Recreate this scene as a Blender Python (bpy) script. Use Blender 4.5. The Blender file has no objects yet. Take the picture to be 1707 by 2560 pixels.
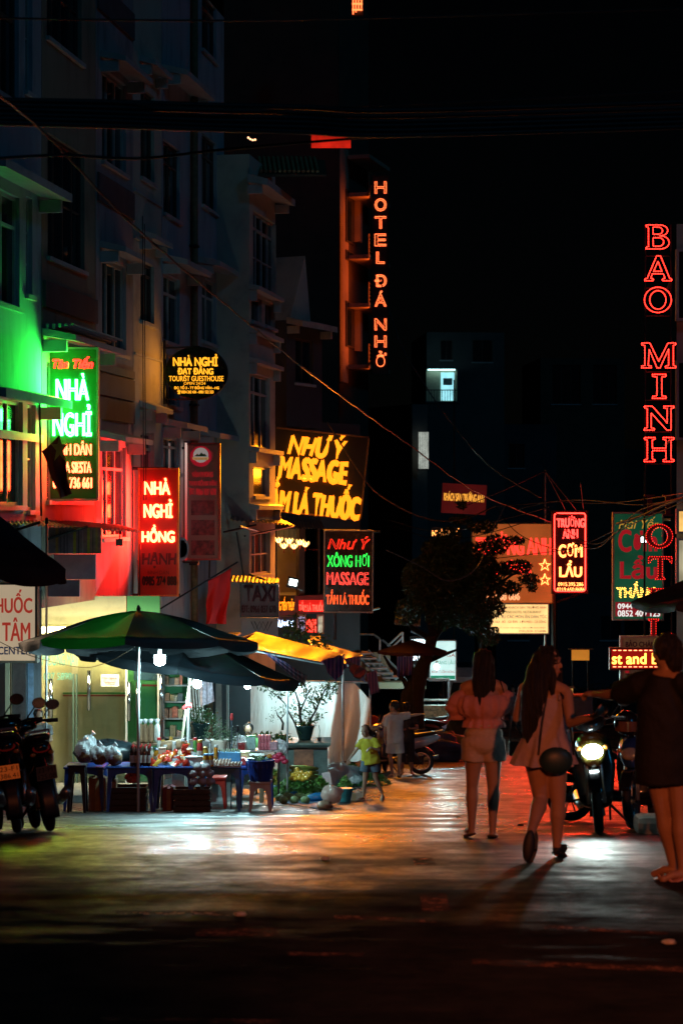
import bpy, bmesh, math, random
from mathutils import Vector, Matrix, Euler
random.seed(7)
R = math.radians
SC = bpy.context.scene
COL = SC.collection
# ------------------------------------------------------------------ camera
F, CX, CY, CZ = 5000.0, 853.5, 1280.0, 2.2
cam_data = bpy.data.cameras.new('camera')
cam = bpy.data.objects.new('camera', cam_data)
COL.objects.link(cam)
cam.location = (0, 0, CZ)
cam.rotation_euler = (R(90), 0, 0)
cam_data.sensor_fit = 'VERTICAL'
cam_data.sensor_height = 36
cam_data.sensor_width = 24
cam_data.lens = F / 2560 * 36
cam_data.clip_start = 0.2
cam_data.clip_end = 2000
cam_data.dof.use_dof = True
cam_data.dof.focus_distance = 36
cam_data.dof.aperture_fstop = 3.2
SC.camera = cam
# ------------------------------------------------------------------ night sky and facade fill
world = bpy.data.worlds.new('World')
SC.world = world
world.use_nodes = True
wn = world.node_tree
sky = wn.nodes.new('ShaderNodeTexSky')
sky.sky_type = 'NISHITA'
sky.sun_disc = False
sky.sun_elevation = R(34)
sky.sun_rotation = R(150)
wn.links.new(sky.outputs[0], wn.nodes['Background'].inputs[0])
wn.nodes['Background'].inputs[1].default_value = 0.00012
facade_fill_data = bpy.data.lights.new('facade_fill', 'SUN')  # added weak blue lamp from behind the camera to lift the facades
facade_fill_data.energy = 0.10
facade_fill_data.angle = R(6)
facade_fill_data.color = (0.05, 0.50, 1.0)
facade_fill = bpy.data.objects.new('facade_fill', facade_fill_data)
COL.objects.link(facade_fill)
facade_fill.rotation_euler = (R(58), 0, R(48))
SC.view_settings.view_transform = 'Standard'
SC.view_settings.look = 'None'
SC.view_settings.exposure = 0.0
SC.view_settings.gamma = 1.0
SC.view_settings.use_curve_mapping = False
SC.cycles.max_bounces = 6
SC.cycles.diffuse_bounces = 3
SC.cycles.glossy_bounces = 3
SC.cycles.transmission_bounces = 4
SC.cycles.sample_clamp_indirect = 3.0
SC.cycles.sample_clamp_direct = 0
SC.cycles.use_light_tree = True
SC.cycles.caustics_reflective = False
SC.cycles.caustics_refractive = False

def lerp(a, b, t): return a + (b - a) * t
_D = [(-40, 1.9), (0, 2.1), (9, 2.3), (12.9, 2.40), (13.5, 2.47), (15.2, 2.60), (17.2, 2.80), (18, 2.9), (30.3, 4.54),
      (33.3, 4.80), (41.7, 5.54), (60, 7.05), (110, 10.67), (160, 11.0), (400, 11.5), (1500, 12)]
def depth(y):
    def f(y):
        if y <= _D[0][0]: return _D[0][1]
        for (a, b), (c, d) in zip(_D, _D[1:]):
            if y <= c: return lerp(b, d, (y - a) / (c - a))
        return _D[-1][1]
    return (f(y - .5) + f(y) * 2 + f(y + .5)) / 4
def gz(y): return CZ - depth(y)
def P(u, v, d): return Vector(((u - CX) / F * d, d, CZ + (CY - v) / F * d))
def G(u, d): return Vector(((u - CX) / F * d, d, gz(d)))

# ------------------------------------------------------------------ materials
MATS = {}
def mat(name, col, rough=.6, metal=0, var=.25, scale=6, bump=.0, bscale=None, trans=0, alpha=1, coat=0, dirt=None, sss=0, stretch=None, spec=None):
    """procedural paint / cloth / stone: base colour broken up by two noises, roughness too, small bump"""
    if name in MATS: return MATS[name]
    m = bpy.data.materials.new(name); m.use_nodes = True
    nt = m.node_tree; L = nt.links; b = nt.nodes['Principled BSDF']
    tc = nt.nodes.new('ShaderNodeTexCoord')
    src = tc.outputs['Object']
    if stretch:
        mp = nt.nodes.new('ShaderNodeMapping'); mp.inputs['Scale'].default_value = stretch
        L.new(src, mp.inputs[0]); src = mp.outputs[0]
    n1 = nt.nodes.new('ShaderNodeTexNoise'); n1.inputs['Scale'].default_value = scale; n1.inputs['Detail'].default_value = 6; n1.inputs['Roughness'].default_value = .65
    L.new(src, n1.inputs['Vector'])
    cr = nt.nodes.new('ShaderNodeValToRGB')
    c = Vector(col[:3]); lo = c * (1 - var); hi = c * (1 + var)
    if dirt: lo = Vector(dirt)
    cr.color_ramp.elements[0].position = .32; cr.color_ramp.elements[1].position = .68
    cr.color_ramp.elements[0].color = (*lo, 1); cr.color_ramp.elements[1].color = (*[min(1, x) for x in hi], 1)
    if dirt:
        e = cr.color_ramp.elements.new(.48); e.color = (*c, 1)
    L.new(n1.outputs[0], cr.inputs[0]); L.new(cr.outputs[0], b.inputs['Base Color'])
    mr = nt.nodes.new('ShaderNodeMapRange'); mr.inputs[3].default_value = max(.04, rough - .12); mr.inputs[4].default_value = min(1, rough + .12)
    L.new(n1.outputs[0], mr.inputs[0]); L.new(mr.outputs[0], b.inputs['Roughness'])
    b.inputs['Metallic'].default_value = metal
    if bump:
        n2 = nt.nodes.new('ShaderNodeTexNoise'); n2.inputs['Scale'].default_value = bscale or scale * 6; n2.inputs['Detail'].default_value = 4
        L.new(src, n2.inputs['Vector'])
        bp = nt.nodes.new('ShaderNodeBump'); bp.inputs['Strength'].default_value = bump; bp.inputs['Distance'].default_value = .02
        L.new(n2.outputs[0], bp.inputs['Height']); L.new(bp.outputs[0], b.inputs['Normal'])
    if trans: b.inputs['Transmission Weight'].default_value = trans
    if coat: b.inputs['Coat Weight'].default_value = coat; b.inputs['Coat Roughness'].default_value = .08
    if sss: b.inputs['Subsurface Weight'].default_value = sss; b.inputs['Subsurface Radius'].default_value = (.02, .008, .004)
    if spec is not None: b.inputs['Specular IOR Level'].default_value = spec
    b.inputs['Alpha'].default_value = alpha
    MATS[name] = m; return m
def glow(name, col, strength, flick=0, fscale=40):
    if name in MATS: return MATS[name]
    m = bpy.data.materials.new(name); m.use_nodes = True
    nt = m.node_tree; b = nt.nodes['Principled BSDF']
    b.inputs['Base Color'].default_value = (*[c * .3 for c in col], 1); b.inputs['Roughness'].default_value = .4
    b.inputs['Emission Color'].default_value = (*col, 1); b.inputs['Emission Strength'].default_value = strength
    if flick:
        tc = nt.nodes.new('ShaderNodeTexCoord'); n = nt.nodes.new('ShaderNodeTexNoise'); n.inputs['Scale'].default_value = fscale
        mr = nt.nodes.new('ShaderNodeMapRange'); mr.inputs[1].default_value = .35; mr.inputs[2].default_value = .65
        mr.inputs[3].default_value = strength * (1 - flick); mr.inputs[4].default_value = strength * (1 + flick * .6)
        nt.links.new(tc.outputs['Object'], n.inputs['Vector']); nt.links.new(n.outputs[0], mr.inputs[0]); nt.links.new(mr.outputs[0], b.inputs['Emission Strength'])
    MATS[name] = m; return m
def cloth(name, col, back=.35, **k):
    """fabric that lets part of the light through"""
    if name in MATS: return MATS[name]
    m = mat(name, col, **k)
    nt = m.node_tree; L = nt.links; b = nt.nodes['Principled BSDF']
    tl = nt.nodes.new('ShaderNodeBsdfTranslucent'); tl.inputs[0].default_value = (*col, 1)
    mx = nt.nodes.new('ShaderNodeMixShader'); mx.inputs[0].default_value = back
    out = nt.nodes['Material Output']
    L.new(b.outputs[0], mx.inputs[1]); L.new(tl.outputs[0], mx.inputs[2]); L.new(mx.outputs[0], out.inputs[0])
    return m
def glass(name, tint=(.6, .8, .8), rough=.03, mixw=.75):
    """thin window pane: mostly lets light straight through, keeps a real reflection"""
    if name in MATS: return MATS[name]
    m = bpy.data.materials.new(name); m.use_nodes = True
    nt = m.node_tree; L = nt.links; nt.nodes.remove(nt.nodes['Principled BSDF'])
    t = nt.nodes.new('ShaderNodeBsdfTransparent'); t.inputs[0].default_value = (*tint, 1)
    g = nt.nodes.new('ShaderNodeBsdfGlossy'); g.inputs['Roughness'].default_value = rough
    fr = nt.nodes.new('ShaderNodeFresnel'); fr.inputs[0].default_value = 1.7
    mr = nt.nodes.new('ShaderNodeMath'); mr.operation = 'MULTIPLY'; mr.inputs[1].default_value = mixw * 1.3
    mx = nt.nodes.new('ShaderNodeMixShader')
    L.new(fr.outputs[0], mr.inputs[0]); L.new(mr.outputs[0], mx.inputs[0]); L.new(t.outputs[0], mx.inputs[1]); L.new(g.outputs[0], mx.inputs[2])
    L.new(mx.outputs[0], nt.nodes['Material Output'].inputs[0])
    MATS[name] = m; return m

# ------------------------------------------------------------------ mesh builder
class MB:
    def __init__(s): s.v = []; s.f = []
    def add(s, vs, fs):
        o = len(s.v); s.v += [tuple(p) for p in vs]; s.f += [tuple(i + o for i in q) for q in fs]; return s
    def box(s, c, size, rot=None, bev=0):
        x, y, z = [q / 2 for q in size]; M = rot.to_3x3() if rot is not None else Matrix.Identity(3)
        c = Vector(c)
        if bev:
            bm = bmesh.new(); bmesh.ops.create_cube(bm, size=1)
            for v in bm.verts: v.co = Vector((v.co.x * size[0], v.co.y * size[1], v.co.z * size[2]))
            bmesh.ops.bevel(bm, geom=bm.edges[:], offset=bev, segments=2, affect='EDGES', profile=.6)
            s.add([c + M @ v.co for v in bm.verts], [[v.index for v in f.verts] for f in bm.faces]); bm.free(); return s
        vs = [c + M @ Vector(p) for p in ((-x, -y, -z), (x, -y, -z), (x, y, -z), (-x, y, -z), (-x, -y, z), (x, -y, z), (x, y, z), (-x, y, z))]
        return s.add(vs, [(0, 3, 2, 1), (4, 5, 6, 7), (0, 1, 5, 4), (1, 2, 6, 5), (2, 3, 7, 6), (3, 0, 4, 7)])
    def b2(s, a, b, bev=0):
        a = Vector(a); b = Vector(b); return s.box((a + b) / 2, [abs(q) for q in (b - a)], bev=bev)
    def tube(s, pts, r, n=6, cap=True, flat=1):
        pts = [Vector(p) for p in pts]; rs = r if isinstance(r, (list, tuple)) else [r] * len(pts)
        vs = []; up = None
        for i, p in enumerate(pts):
            t = (pts[min(i + 1, len(pts) - 1)] - pts[max(i - 1, 0)])
            if t.length < 1e-9: t = Vector((0, 0, 1))
            t.normalize()
            if up is None: up = Vector((0, 0, 1)) if abs(t.z) < .9 else Vector((0, 1, 0))
            a = t.cross(up)
            if a.length < 1e-6: a = t.cross(Vector((1, .1, 0)))
            a.normalize(); b = a.cross(t).normalized(); up = b
            for k in range(n):
                q = 2 * math.pi * k / n
                vs.append(p + (a * math.cos(q) + b * math.sin(q) * flat) * rs[i])
        fs = []
        for i in range(len(pts) - 1):
            for k in range(n):
                k2 = (k + 1) % n; fs.append((i * n + k, i * n + k2, (i + 1) * n + k2, (i + 1) * n + k))
        if cap: fs += [tuple(range(n))[::-1], tuple((len(pts) - 1) * n + k for k in range(n))]
        return s.add(vs, fs)
    def lathe(s, prof, c=(0, 0, 0), n=16, axis=None, sx=1, sy=1, ripple=0, rn=8):
        c = Vector(c); M = axis.to_3x3() if axis is not None else Matrix.Identity(3); vs = []; fs = []
        for i, (r, z) in enumerate(prof):
            for k in range(n):
                q = 2 * math.pi * k / n; rr = r * (1 + ripple * math.sin(rn * q + i * .3))
                vs.append(c + M @ Vector((math.cos(q) * rr * sx, math.sin(q) * rr * sy, z)))
        for i in range(len(prof) - 1):
            for k in range(n):
                k2 = (k + 1) % n; fs.append((i * n + k, i * n + k2, (i + 1) * n + k2, (i + 1) * n + k))
        fs += [tuple(range(n))[::-1], tuple((len(prof) - 1) * n + k for k in range(n))]
        return s.add(vs, fs)
    def ell(s, c, r, n=10, m=8, rot=None, noise=0, rnd=None):
        if not isinstance(r, (list, tuple, Vector)): r = (r, r, r)
        M = rot.to_3x3() if rot is not None else Matrix.Identity(3); c = Vector(c); vs = [c + M @ Vector((0, 0, -r[2]))]; fs = []
        for i in range(1, m):
            a = -math.pi / 2 + math.pi * i / m
            for k in range(n):
                q = 2 * math.pi * k / n; j = 1 + (rnd.uniform(-noise, noise) if noise else 0)
                vs.append(c + M @ Vector((math.cos(a) * math.cos(q) * r[0] * j, math.cos(a) * math.sin(q) * r[1] * j, math.sin(a) * r[2] * j)))
        vs.append(c + M @ Vector((0, 0, r[2]))); e = len(vs) - 1
        for k in range(n): fs.append((0, 1 + (k + 1) % n, 1 + k)); fs.append((e, 1 + (m - 2) * n + k, 1 + (m - 2) * n + (k + 1) % n))
        for i in range(m - 2):
            for k in range(n): fs.append((1 + i * n + k, 1 + i * n + (k + 1) % n, 1 + (i + 1) * n + (k + 1) % n, 1 + (i + 1) * n + k))
        return s.add(vs, fs)
    def grid(s, fn, nu, nv, wrap=False):
        vs = [fn(i / nu, j / nv) for j in range(nv + 1) for i in range(nu + (0 if wrap else 1))]
        w = nu if wrap else nu + 1; fs = []
        for j in range(nv):
            for i in range(nu): i2 = (i + 1) % w; fs.append((j * w + i, j * w + i2, (j + 1) * w + i2, (j + 1) * w + i))
        return s.add(vs, fs)
    def slab(s, fn, nu, nv, t):
        """sheet with real thickness t (offset along z-ish normal given by vector t)"""
        t = Vector(t); top = [Vector(fn(i / nu, j / nv)) for j in range(nv + 1) for i in range(nu + 1)]
        w = nu + 1; n = len(top); vs = top + [p - t for p in top]; fs = []
        for j in range(nv):
            for i in range(nu):
                a = (j * w + i, j * w + i + 1, (j + 1) * w + i + 1, (j + 1) * w + i); fs.append(a); fs.append(tuple(q + n for q in a[::-1]))
        edge = [(j * w, (j + 1) * w) for j in range(nv)] + [((j + 1) * w - 1, (j + 2) * w - 1) for j in range(nv)] + [(i, i + 1) for i in range(nu)] + [(nv * w + i, nv * w + i + 1) for i in range(nu)]
        for a, b in edge: fs.append((a, b, b + n, a + n))
        return s.add(vs, fs)
    def prism(s, poly, y0, y1):
        """poly in XZ extruded along Y"""
        n = len(poly); vs = [(x, y0, z) for x, z in poly] + [(x, y1, z) for x, z in poly]
        return s.add(vs, [tuple(range(n)), tuple(range(n, 2 * n))[::-1]] + [(i, (i + 1) % n, (i + 1) % n + n, i + n) for i in range(n)])
    def build(s, name, m, parent=None, loc=None, rz=0, smooth=False):
        me = bpy.data.meshes.new(name)
        o = Vector(loc) if loc is not None else Vector((0, 0, 0))
        me.from_pydata(s.v, [], s.f); me.update()
        bm = bmesh.new(); bm.from_mesh(me); bmesh.ops.recalc_face_normals(bm, faces=bm.faces[:]); bm.to_mesh(me); bm.free()
        if smooth: me.shade_smooth()
        me.materials.append(m)
        ob = bpy.data.objects.new(name, me); COL.objects.link(ob)
        if parent is not None: ob.parent = parent
        ob.location = o; ob.rotation_euler = (0, 0, rz)
        return ob
def tag(o, label, cat, group=None, kind=None):
    if label: o['label'] = label
    if cat: o['category'] = cat
    if group: o['group'] = group
    if kind: o['kind'] = kind
    return o
def thing(name, label, cat, loc=(0, 0, 0), rz=0, group=None):
    o = bpy.data.objects.new(name, None); COL.objects.link(o); o.location = loc; o.rotation_euler = (0, 0, rz); o.empty_display_size = .1
    return tag(o, label, cat, group)
def copy_tree(o, parent=None, label=None, loc=None, rz=None, scale=None):
    c = o.copy(); COL.objects.link(c)
    if parent: c.parent = parent
    if label: c['label'] = label
    if loc is not None: c.location = loc
    if rz is not None: c.rotation_euler[2] = rz
    if scale is not None: c.scale = (scale,) * 3
    for ch in [x for x in o.children]: copy_tree(ch, c)
    return c
def wash(parent, col, watts, w, h, loc=(0, -.06, 0), rot=(-90, 0, 0), name='sign_light', spread=180):
    """the light a luminous sign or lamp throws: an area lamp of the sign's own size"""
    l = bpy.data.lights.new(name, 'AREA'); l.shape = 'RECTANGLE'; l.size = w; l.size_y = h; l.energy = watts; l.color = col; l.spread = R(spread)
    o = bpy.data.objects.new(name, l); COL.objects.link(o); o.parent = parent; o.location = loc; o.rotation_euler = [R(a) for a in rot]; return o
def struct(o): o['kind'] = 'structure'; return o

# ------------------------------------------------------------------ lettering
_TX = {}
def text_flat(s, bold=0, spacing=1.0):
    k = (s, bold, spacing)
    if k in _TX: return _TX[k]
    c = bpy.data.curves.new('t', 'FONT'); c.body = s; c.size = 1; c.resolution_u = 3; c.fill_mode = 'FRONT'; c.offset = bold; c.space_character = spacing
    o = bpy.data.objects.new('t', c)
    me = bpy.data.meshes.new_from_object(o)
    vs = [tuple(v.co) for v in me.vertices]; fs = [tuple(p.vertices) for p in me.polygons]
    bpy.data.objects.remove(o); bpy.data.curves.remove(c); bpy.data.meshes.remove(me)
    # weld
    bm = bmesh.new(); bv = [bm.verts.new(v) for v in vs]
    for f in fs:
        try: bm.faces.new([bv[i] for i in f])
        except Exception: pass
    bmesh.ops.remove_doubles(bm, verts=bm.verts[:], dist=1e-5)
    bm.verts.index_update()
    vs = [tuple(v.co) for v in bm.verts]; fs = [tuple(v.index for v in f.verts) for f in bm.faces]
    be = {}
    for e in bm.edges:
        if len(e.link_faces) == 1:
            a, b = e.verts[0].index, e.verts[1].index; be.setdefault(a, []).append(b); be.setdefault(b, []).append(a)
    bm.free()
    loops = []; seen = set()
    for st in list(be):
        if st in seen: continue
        lp = [st]; seen.add(st); cur = st
        while True:
            nx = [q for q in be[cur] if q not in seen]
            if not nx: break
            cur = nx[0]; seen.add(cur); lp.append(cur)
        if len(lp) > 2: loops.append([Vector((vs[i][0], vs[i][1])) for i in lp])
    _TX[k] = (vs, fs, loops); return _TX[k]
def fit(pts, bb, w, h, shear=0):
    x0, x1, y0, y1 = bb
    out = []
    for p in pts:
        x = p[0] + shear * p[1]; out.append((x, p[1]))
    xs = [q[0] for q in out]
    return out
def lettering(s, x0, z0, x1, z1, m, parent, y=-.012, style='solid', bold=0, shear=0, thick=.008, pitch=.03, r=.009, name='lettering', loops=None, spacing=1.0, stack=False, rows=1):
    """fit string s into the box (x0..x1, z0..z1) of the parent's XZ plane; style solid | tube | led"""
    if loops is None: vs, fs, lps = text_flat(s, bold, spacing)
    else: vs, fs, lps = [], [], loops
    allp = [(v[0] + shear * v[1], v[1]) for v in vs] if vs else [(p[0] + shear * p[1], p[1]) for l in lps for p in l]
    ax, bx = min(p[0] for p in allp), max(p[0] for p in allp); az, bz = min(p[1] for p in allp), max(p[1] for p in allp)
    fx = (x1 - x0) / (bx - ax); fz = (z1 - z0) / (bz - az)
    T = lambda p: Vector((x0 + (p[0] + shear * p[1] - ax) * fx, z0 + (p[1] - az) * fz))
    mb = MB()
    if style == 'solid':
        q = [T(v) for v in vs]; n = len(q)
        mb.add([(p.x, y, p.y) for p in q] + [(p.x, y + thick, p.y) for p in q], [f for f in fs])
        for l in lps:
            k = len(l)
            l2 = [T(p) for p in l]
            mb.add([(p.x, y, p.y) for p in l2] + [(p.x, y + thick, p.y) for p in l2], [(i, (i + 1) % k, (i + 1) % k + k, i + k) for i in range(k)])
    else:
        for l in lps:
            l2 = [T(p) for p in l]; k = len(l2)
            if style == 'tube':
                step = [Vector((p.x, y, p.y)) for p in l2] + [Vector((l2[0].x, y, l2[0].y)), Vector((l2[1].x, y, l2[1].y))]
                # drop points that sit closer than r
                pts = [step[0]]
                for p in step[1:]:
                    if (p - pts[-1]).length > r * 1.2: pts.append(p)
                mb.tube(pts, r, n=5)
            else:
                acc = 0
                for i in range(k):
                    a, b = l2[i], l2[(i + 1) % k]; L = (b - a).length
                    t = acc
                    while t < L:
                        c = a.lerp(b, t / L) if L > 0 else a
                        mb.add([(c.x - r, y, c.y), (c.x + r, y, c.y), (c.x, y, c.y - r), (c.x, y, c.y + r), (c.x, y - r, c.y)], [(0, 2, 4), (2, 1, 4), (1, 3, 4), (3, 0, 4)])
                        t += pitch
                    acc = t - L
    return mb.build(name, m, parent)
# ================================================================== materials used by the setting
M = {}
M['plaster_blue'] = mat('plaster_blue', (.33, .38, .42), .85, var=.12, scale=1.6, bump=.2, bscale=14, stretch=(1.6, 1.6, .4), dirt=(.20, .23, .26))
M['plaster_grey'] = mat('plaster_grey', (.34, .33, .34), .85, var=.12, scale=1.6, bump=.2, bscale=14, stretch=(1.6, 1.6, .4), dirt=(.2, .2, .2))
M['plaster_ochre'] = mat('plaster_ochre', (.27, .24, .17), .8, var=.12, scale=1.4, stretch=(1.6, 1.6, .4), bump=.15, bscale=12, dirt=(.17, .145, .10))
M['plaster_cream'] = mat('plaster_cream', (.5, .48, .40), .8, var=.1, scale=1.0, bump=.12, bscale=12, dirt=(.32, .31, .27))
M['plaster_brown'] = mat('plaster_brown', (.10, .055, .035), .9, var=.3, scale=.7, bump=.2)
M['plaster_dark'] = mat('plaster_dark', (.05, .055, .06), .9, var=.3, scale=.5, bump=.2)
M['band'] = mat('band_dark', (.10, .10, .11), .75, var=.25, scale=2)
M['trim'] = mat('trim_white', (.42, .43, .43), .6, var=.12, scale=3, dirt=(.35, .34, .32))
M['frame'] = mat('window_frame_paint', (.42, .42, .40), .45, var=.2, scale=5)
M['frame_dark'] = mat('window_frame_dark', (.09, .06, .05), .4, var=.2, scale=5)
M['pane'] = mat('dark_window_glass', (.012, .018, .022), .06, var=.4, scale=.8, spec=1.0)
M['metal'] = mat('galvanised_metal', (.45, .46, .47), .38, metal=.9, var=.2, scale=9)
M['metal_dark'] = mat('dark_painted_metal', (.03, .03, .032), .4, metal=.5, var=.4, scale=8)
M['rust'] = mat('rusty_pipe', (.22, .13, .06), .7, metal=.3, var=.4, scale=10)
M['roof_tin'] = mat('corrugated_tin', (.28, .27, .24), .4, metal=.7, var=.3, scale=4, dirt=(.16, .11, .07))
M['tile'] = mat('roof_tile', (.42, .27, .12), .7, var=.3, scale=6)
M['cable'] = mat('black_cable', (.006, .006, .007), .6, var=.3)
M['cable_pale'] = mat('pale_cable', (.06, .068, .085), .3, var=.3, scale=20)
M['chrome'] = mat('polished_steel', (.75, .76, .78), .12, metal=1, var=.05)
M['white_plastic'] = mat('white_plastic', (.78, .77, .74), .4, var=.08)
M['black_plastic'] = mat('black_plastic', (.015, .015, .016), .35, var=.3)
M['wood'] = mat('worn_wood', (.16, .095, .05), .6, var=.35, scale=5, stretch=(1, 8, 8), bump=.2)
M['concrete'] = mat('concrete', (.26, .25, .24), .7, var=.2, scale=2, bump=.3, bscale=30, dirt=(.14, .135, .13))

# ------------------------------------------------------------------ wet asphalt
def wet_road():
    m = bpy.data.materials.new('wet_asphalt'); m.use_nodes = True
    nt = m.node_tree; L = nt.links; b = nt.nodes['Principled BSDF']
    tc = nt.nodes.new('ShaderNodeTexCoord')
    def noise(scale, det=5, st=None, rough=.6):
        n = nt.nodes.new('ShaderNodeTexNoise'); n.inputs['Scale'].default_value = scale; n.inputs['Detail'].default_value = det; n.inputs['Roughness'].default_value = rough
        if st:
            mp = nt.nodes.new('ShaderNodeMapping'); mp.inputs['Scale'].default_value = st; L.new(tc.outputs['Object'], mp.inputs[0]); L.new(mp.outputs[0], n.inputs['Vector'])
        else: L.new(tc.outputs['Object'], n.inputs['Vector'])
        return n.outputs[0]
    def ramp(s, stops):
        r = nt.nodes.new('ShaderNodeValToRGB')
        r.color_ramp.elements[0].position, r.color_ramp.elements[0].color = stops[0][0], (*stops[0][1], 1)
        r.color_ramp.elements[1].position, r.color_ramp.elements[1].color = stops[-1][0], (*stops[-1][1], 1)
        for p, c in stops[1:-1]: e = r.color_ramp.elements.new(p); e.color = (*c, 1)
        L.new(s, r.inputs[0]); return r.outputs[0]
    wet = noise(.8, 8, (1, .8, 1), .7)
    basec = ramp(noise(2.3, 8), [(.3, (.007, .007, .008)), (.7, (.022, .020, .019))])
    rr = ramp(wet, [(.38, (.15,) * 3), (.5, (.30,) * 3), (.62, (.52,) * 3)])
    g = ramp(noise(9, 4), [(.3, (.0,) * 3), (.7, (.12,) * 3)])
    ad = nt.nodes.new('ShaderNodeMath'); ad.operation = 'ADD'; L.new(rr, ad.inputs[0]); L.new(g, ad.inputs[1]); L.new(ad.outputs[0], b.inputs['Roughness'])
    # the junction road in front turns rough and glossless; the lane beyond the ridges is wet
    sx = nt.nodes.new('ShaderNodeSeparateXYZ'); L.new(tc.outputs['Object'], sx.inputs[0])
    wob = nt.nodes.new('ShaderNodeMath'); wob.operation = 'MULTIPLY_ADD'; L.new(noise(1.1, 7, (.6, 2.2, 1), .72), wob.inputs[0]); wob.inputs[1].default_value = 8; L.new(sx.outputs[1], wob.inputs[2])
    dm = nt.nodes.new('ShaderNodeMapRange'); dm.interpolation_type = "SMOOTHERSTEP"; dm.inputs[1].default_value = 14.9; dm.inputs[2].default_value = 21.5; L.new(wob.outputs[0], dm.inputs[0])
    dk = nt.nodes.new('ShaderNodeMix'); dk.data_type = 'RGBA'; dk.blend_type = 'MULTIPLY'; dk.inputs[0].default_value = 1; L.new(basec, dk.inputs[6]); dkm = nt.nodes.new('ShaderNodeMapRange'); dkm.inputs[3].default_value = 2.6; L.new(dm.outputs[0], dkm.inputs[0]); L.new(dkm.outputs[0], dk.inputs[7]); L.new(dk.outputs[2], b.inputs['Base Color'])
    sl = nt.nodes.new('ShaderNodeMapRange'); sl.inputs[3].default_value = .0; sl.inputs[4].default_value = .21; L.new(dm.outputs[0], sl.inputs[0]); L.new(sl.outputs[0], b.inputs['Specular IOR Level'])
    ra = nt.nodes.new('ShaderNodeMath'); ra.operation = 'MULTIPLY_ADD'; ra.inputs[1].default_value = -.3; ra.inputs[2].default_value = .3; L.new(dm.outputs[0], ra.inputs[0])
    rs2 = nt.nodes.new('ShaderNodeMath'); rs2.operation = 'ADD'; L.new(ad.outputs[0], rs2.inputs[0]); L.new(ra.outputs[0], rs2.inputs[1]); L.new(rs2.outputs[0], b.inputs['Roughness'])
    b1 = nt.nodes.new('ShaderNodeBump'); b1.inputs['Strength'].default_value = .8; b1.inputs['Distance'].default_value = .014
    L.new(noise(24, 5, None, .75), b1.inputs['Height'])
    b2 = nt.nodes.new('ShaderNodeBump'); b2.inputs['Strength'].default_value = .8; b2.inputs['Distance'].default_value = .03
    L.new(noise(3.2, 4, (.35, 1.6, 1)), b2.inputs['Height']); L.new(b1.outputs[0], b2.inputs['Normal']); L.new(b2.outputs[0], b.inputs['Normal'])
    return m
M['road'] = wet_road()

def ripple(x, y):
    """low transverse ridges in the asphalt where the lane meets the junction"""
    h = 0
    for c, w, a in ((12.55, .16, .010), (13.15, .14, .010), (14.1, .3, .008)):
        h += a * math.exp(-((y - c + .02 * math.sin(x * 1.7)) / w) ** 2)
    return h
ys = [-30, -5, 2] + [4 + i * .5 for i in range(15)] + [11.6 + i * .07 for i in range(50)] + [15.2 + i * .5 for i in range(60)] + [46 + i * 2 for i in range(40)] + [130, 160, 200, 300, 500, 900, 1500]
xs = [-900, -300, -100, -40, -20] + [-12 + i * .8 for i in range(31)] + [20, 40, 100, 300, 900]
mb = MB()
mb.grid(lambda a, b: (xs[round(a * (len(xs) - 1))], ys[round(b * (len(ys) - 1))], gz(ys[round(b * (len(ys) - 1))]) + ripple(xs[round(a * (len(xs) - 1))], ys[round(b * (len(ys) - 1))])), len(xs) - 1, len(ys) - 1)
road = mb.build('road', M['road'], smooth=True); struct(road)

# raised pavement in front of the shops on the left (a real 12 cm kerb)
def along(t): return Vector((-5.46 + .1523 * (t - 32), t, 0))
mb = MB()
def pav(a, b):
    y = 32.6 + 30 * b; x1 = along(y).x + 1.1
    if y < 38: x1 += 1.2 * (1 - max(0, (y - 32.6)) / 5.4)
    x = lerp(along(y).x - 9, x1, a)
    return (x, y, gz(y) + .12)
mb.slab(pav, 6, 40, (0, 0, .4)); pv = mb.build('pavement', M['concrete']); struct(pv)

# road paint, worn, 4 mm above the asphalt
M['paint'] = mat('worn_road_paint', (.34, .16, .11), .75, var=.5, scale=14, dirt=(.10, .05, .04), spec=0)
_nt = M['paint'].node_tree; _n = _nt.nodes.new('ShaderNodeTexNoise'); _n.inputs['Scale'].default_value = 7; _n.inputs['Detail'].default_value = 8; _n.inputs['Roughness'].default_value = .8
_tc = _nt.nodes.new('ShaderNodeTexCoord'); _r = _nt.nodes.new('ShaderNodeMapRange'); _r.inputs[1].default_value = .40; _r.inputs[2].default_value = .66
_nt.links.new(_tc.outputs['Object'], _n.inputs['Vector']); _nt.links.new(_n.outputs[0], _r.inputs[0]); _nt.links.new(_r.outputs[0], _nt.nodes['Principled BSDF'].inputs['Alpha'])
def flatstrip(name, pts4):
    mb = MB(); c = [Vector(p) for p in pts4]
    def f(a, b):
        p = c[0].lerp(c[1], a).lerp(c[3].lerp(c[2], a), b); return (p.x, p.y, gz(p.y) + ripple(p.x, p.y) + .005)
    mb.grid(f, 6, 4); o = mb.build(name, M['paint']); struct(o); return o
def gp(u, v):
    lo, hi = 3.0, 100.0
    for _ in range(50):
        m_ = (lo + hi) / 2
        if CY + F * depth(m_) / m_ > v: lo = m_
        else: hi = m_
    return Vector(((u - CX) / F * lo, lo, 0))
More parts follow.
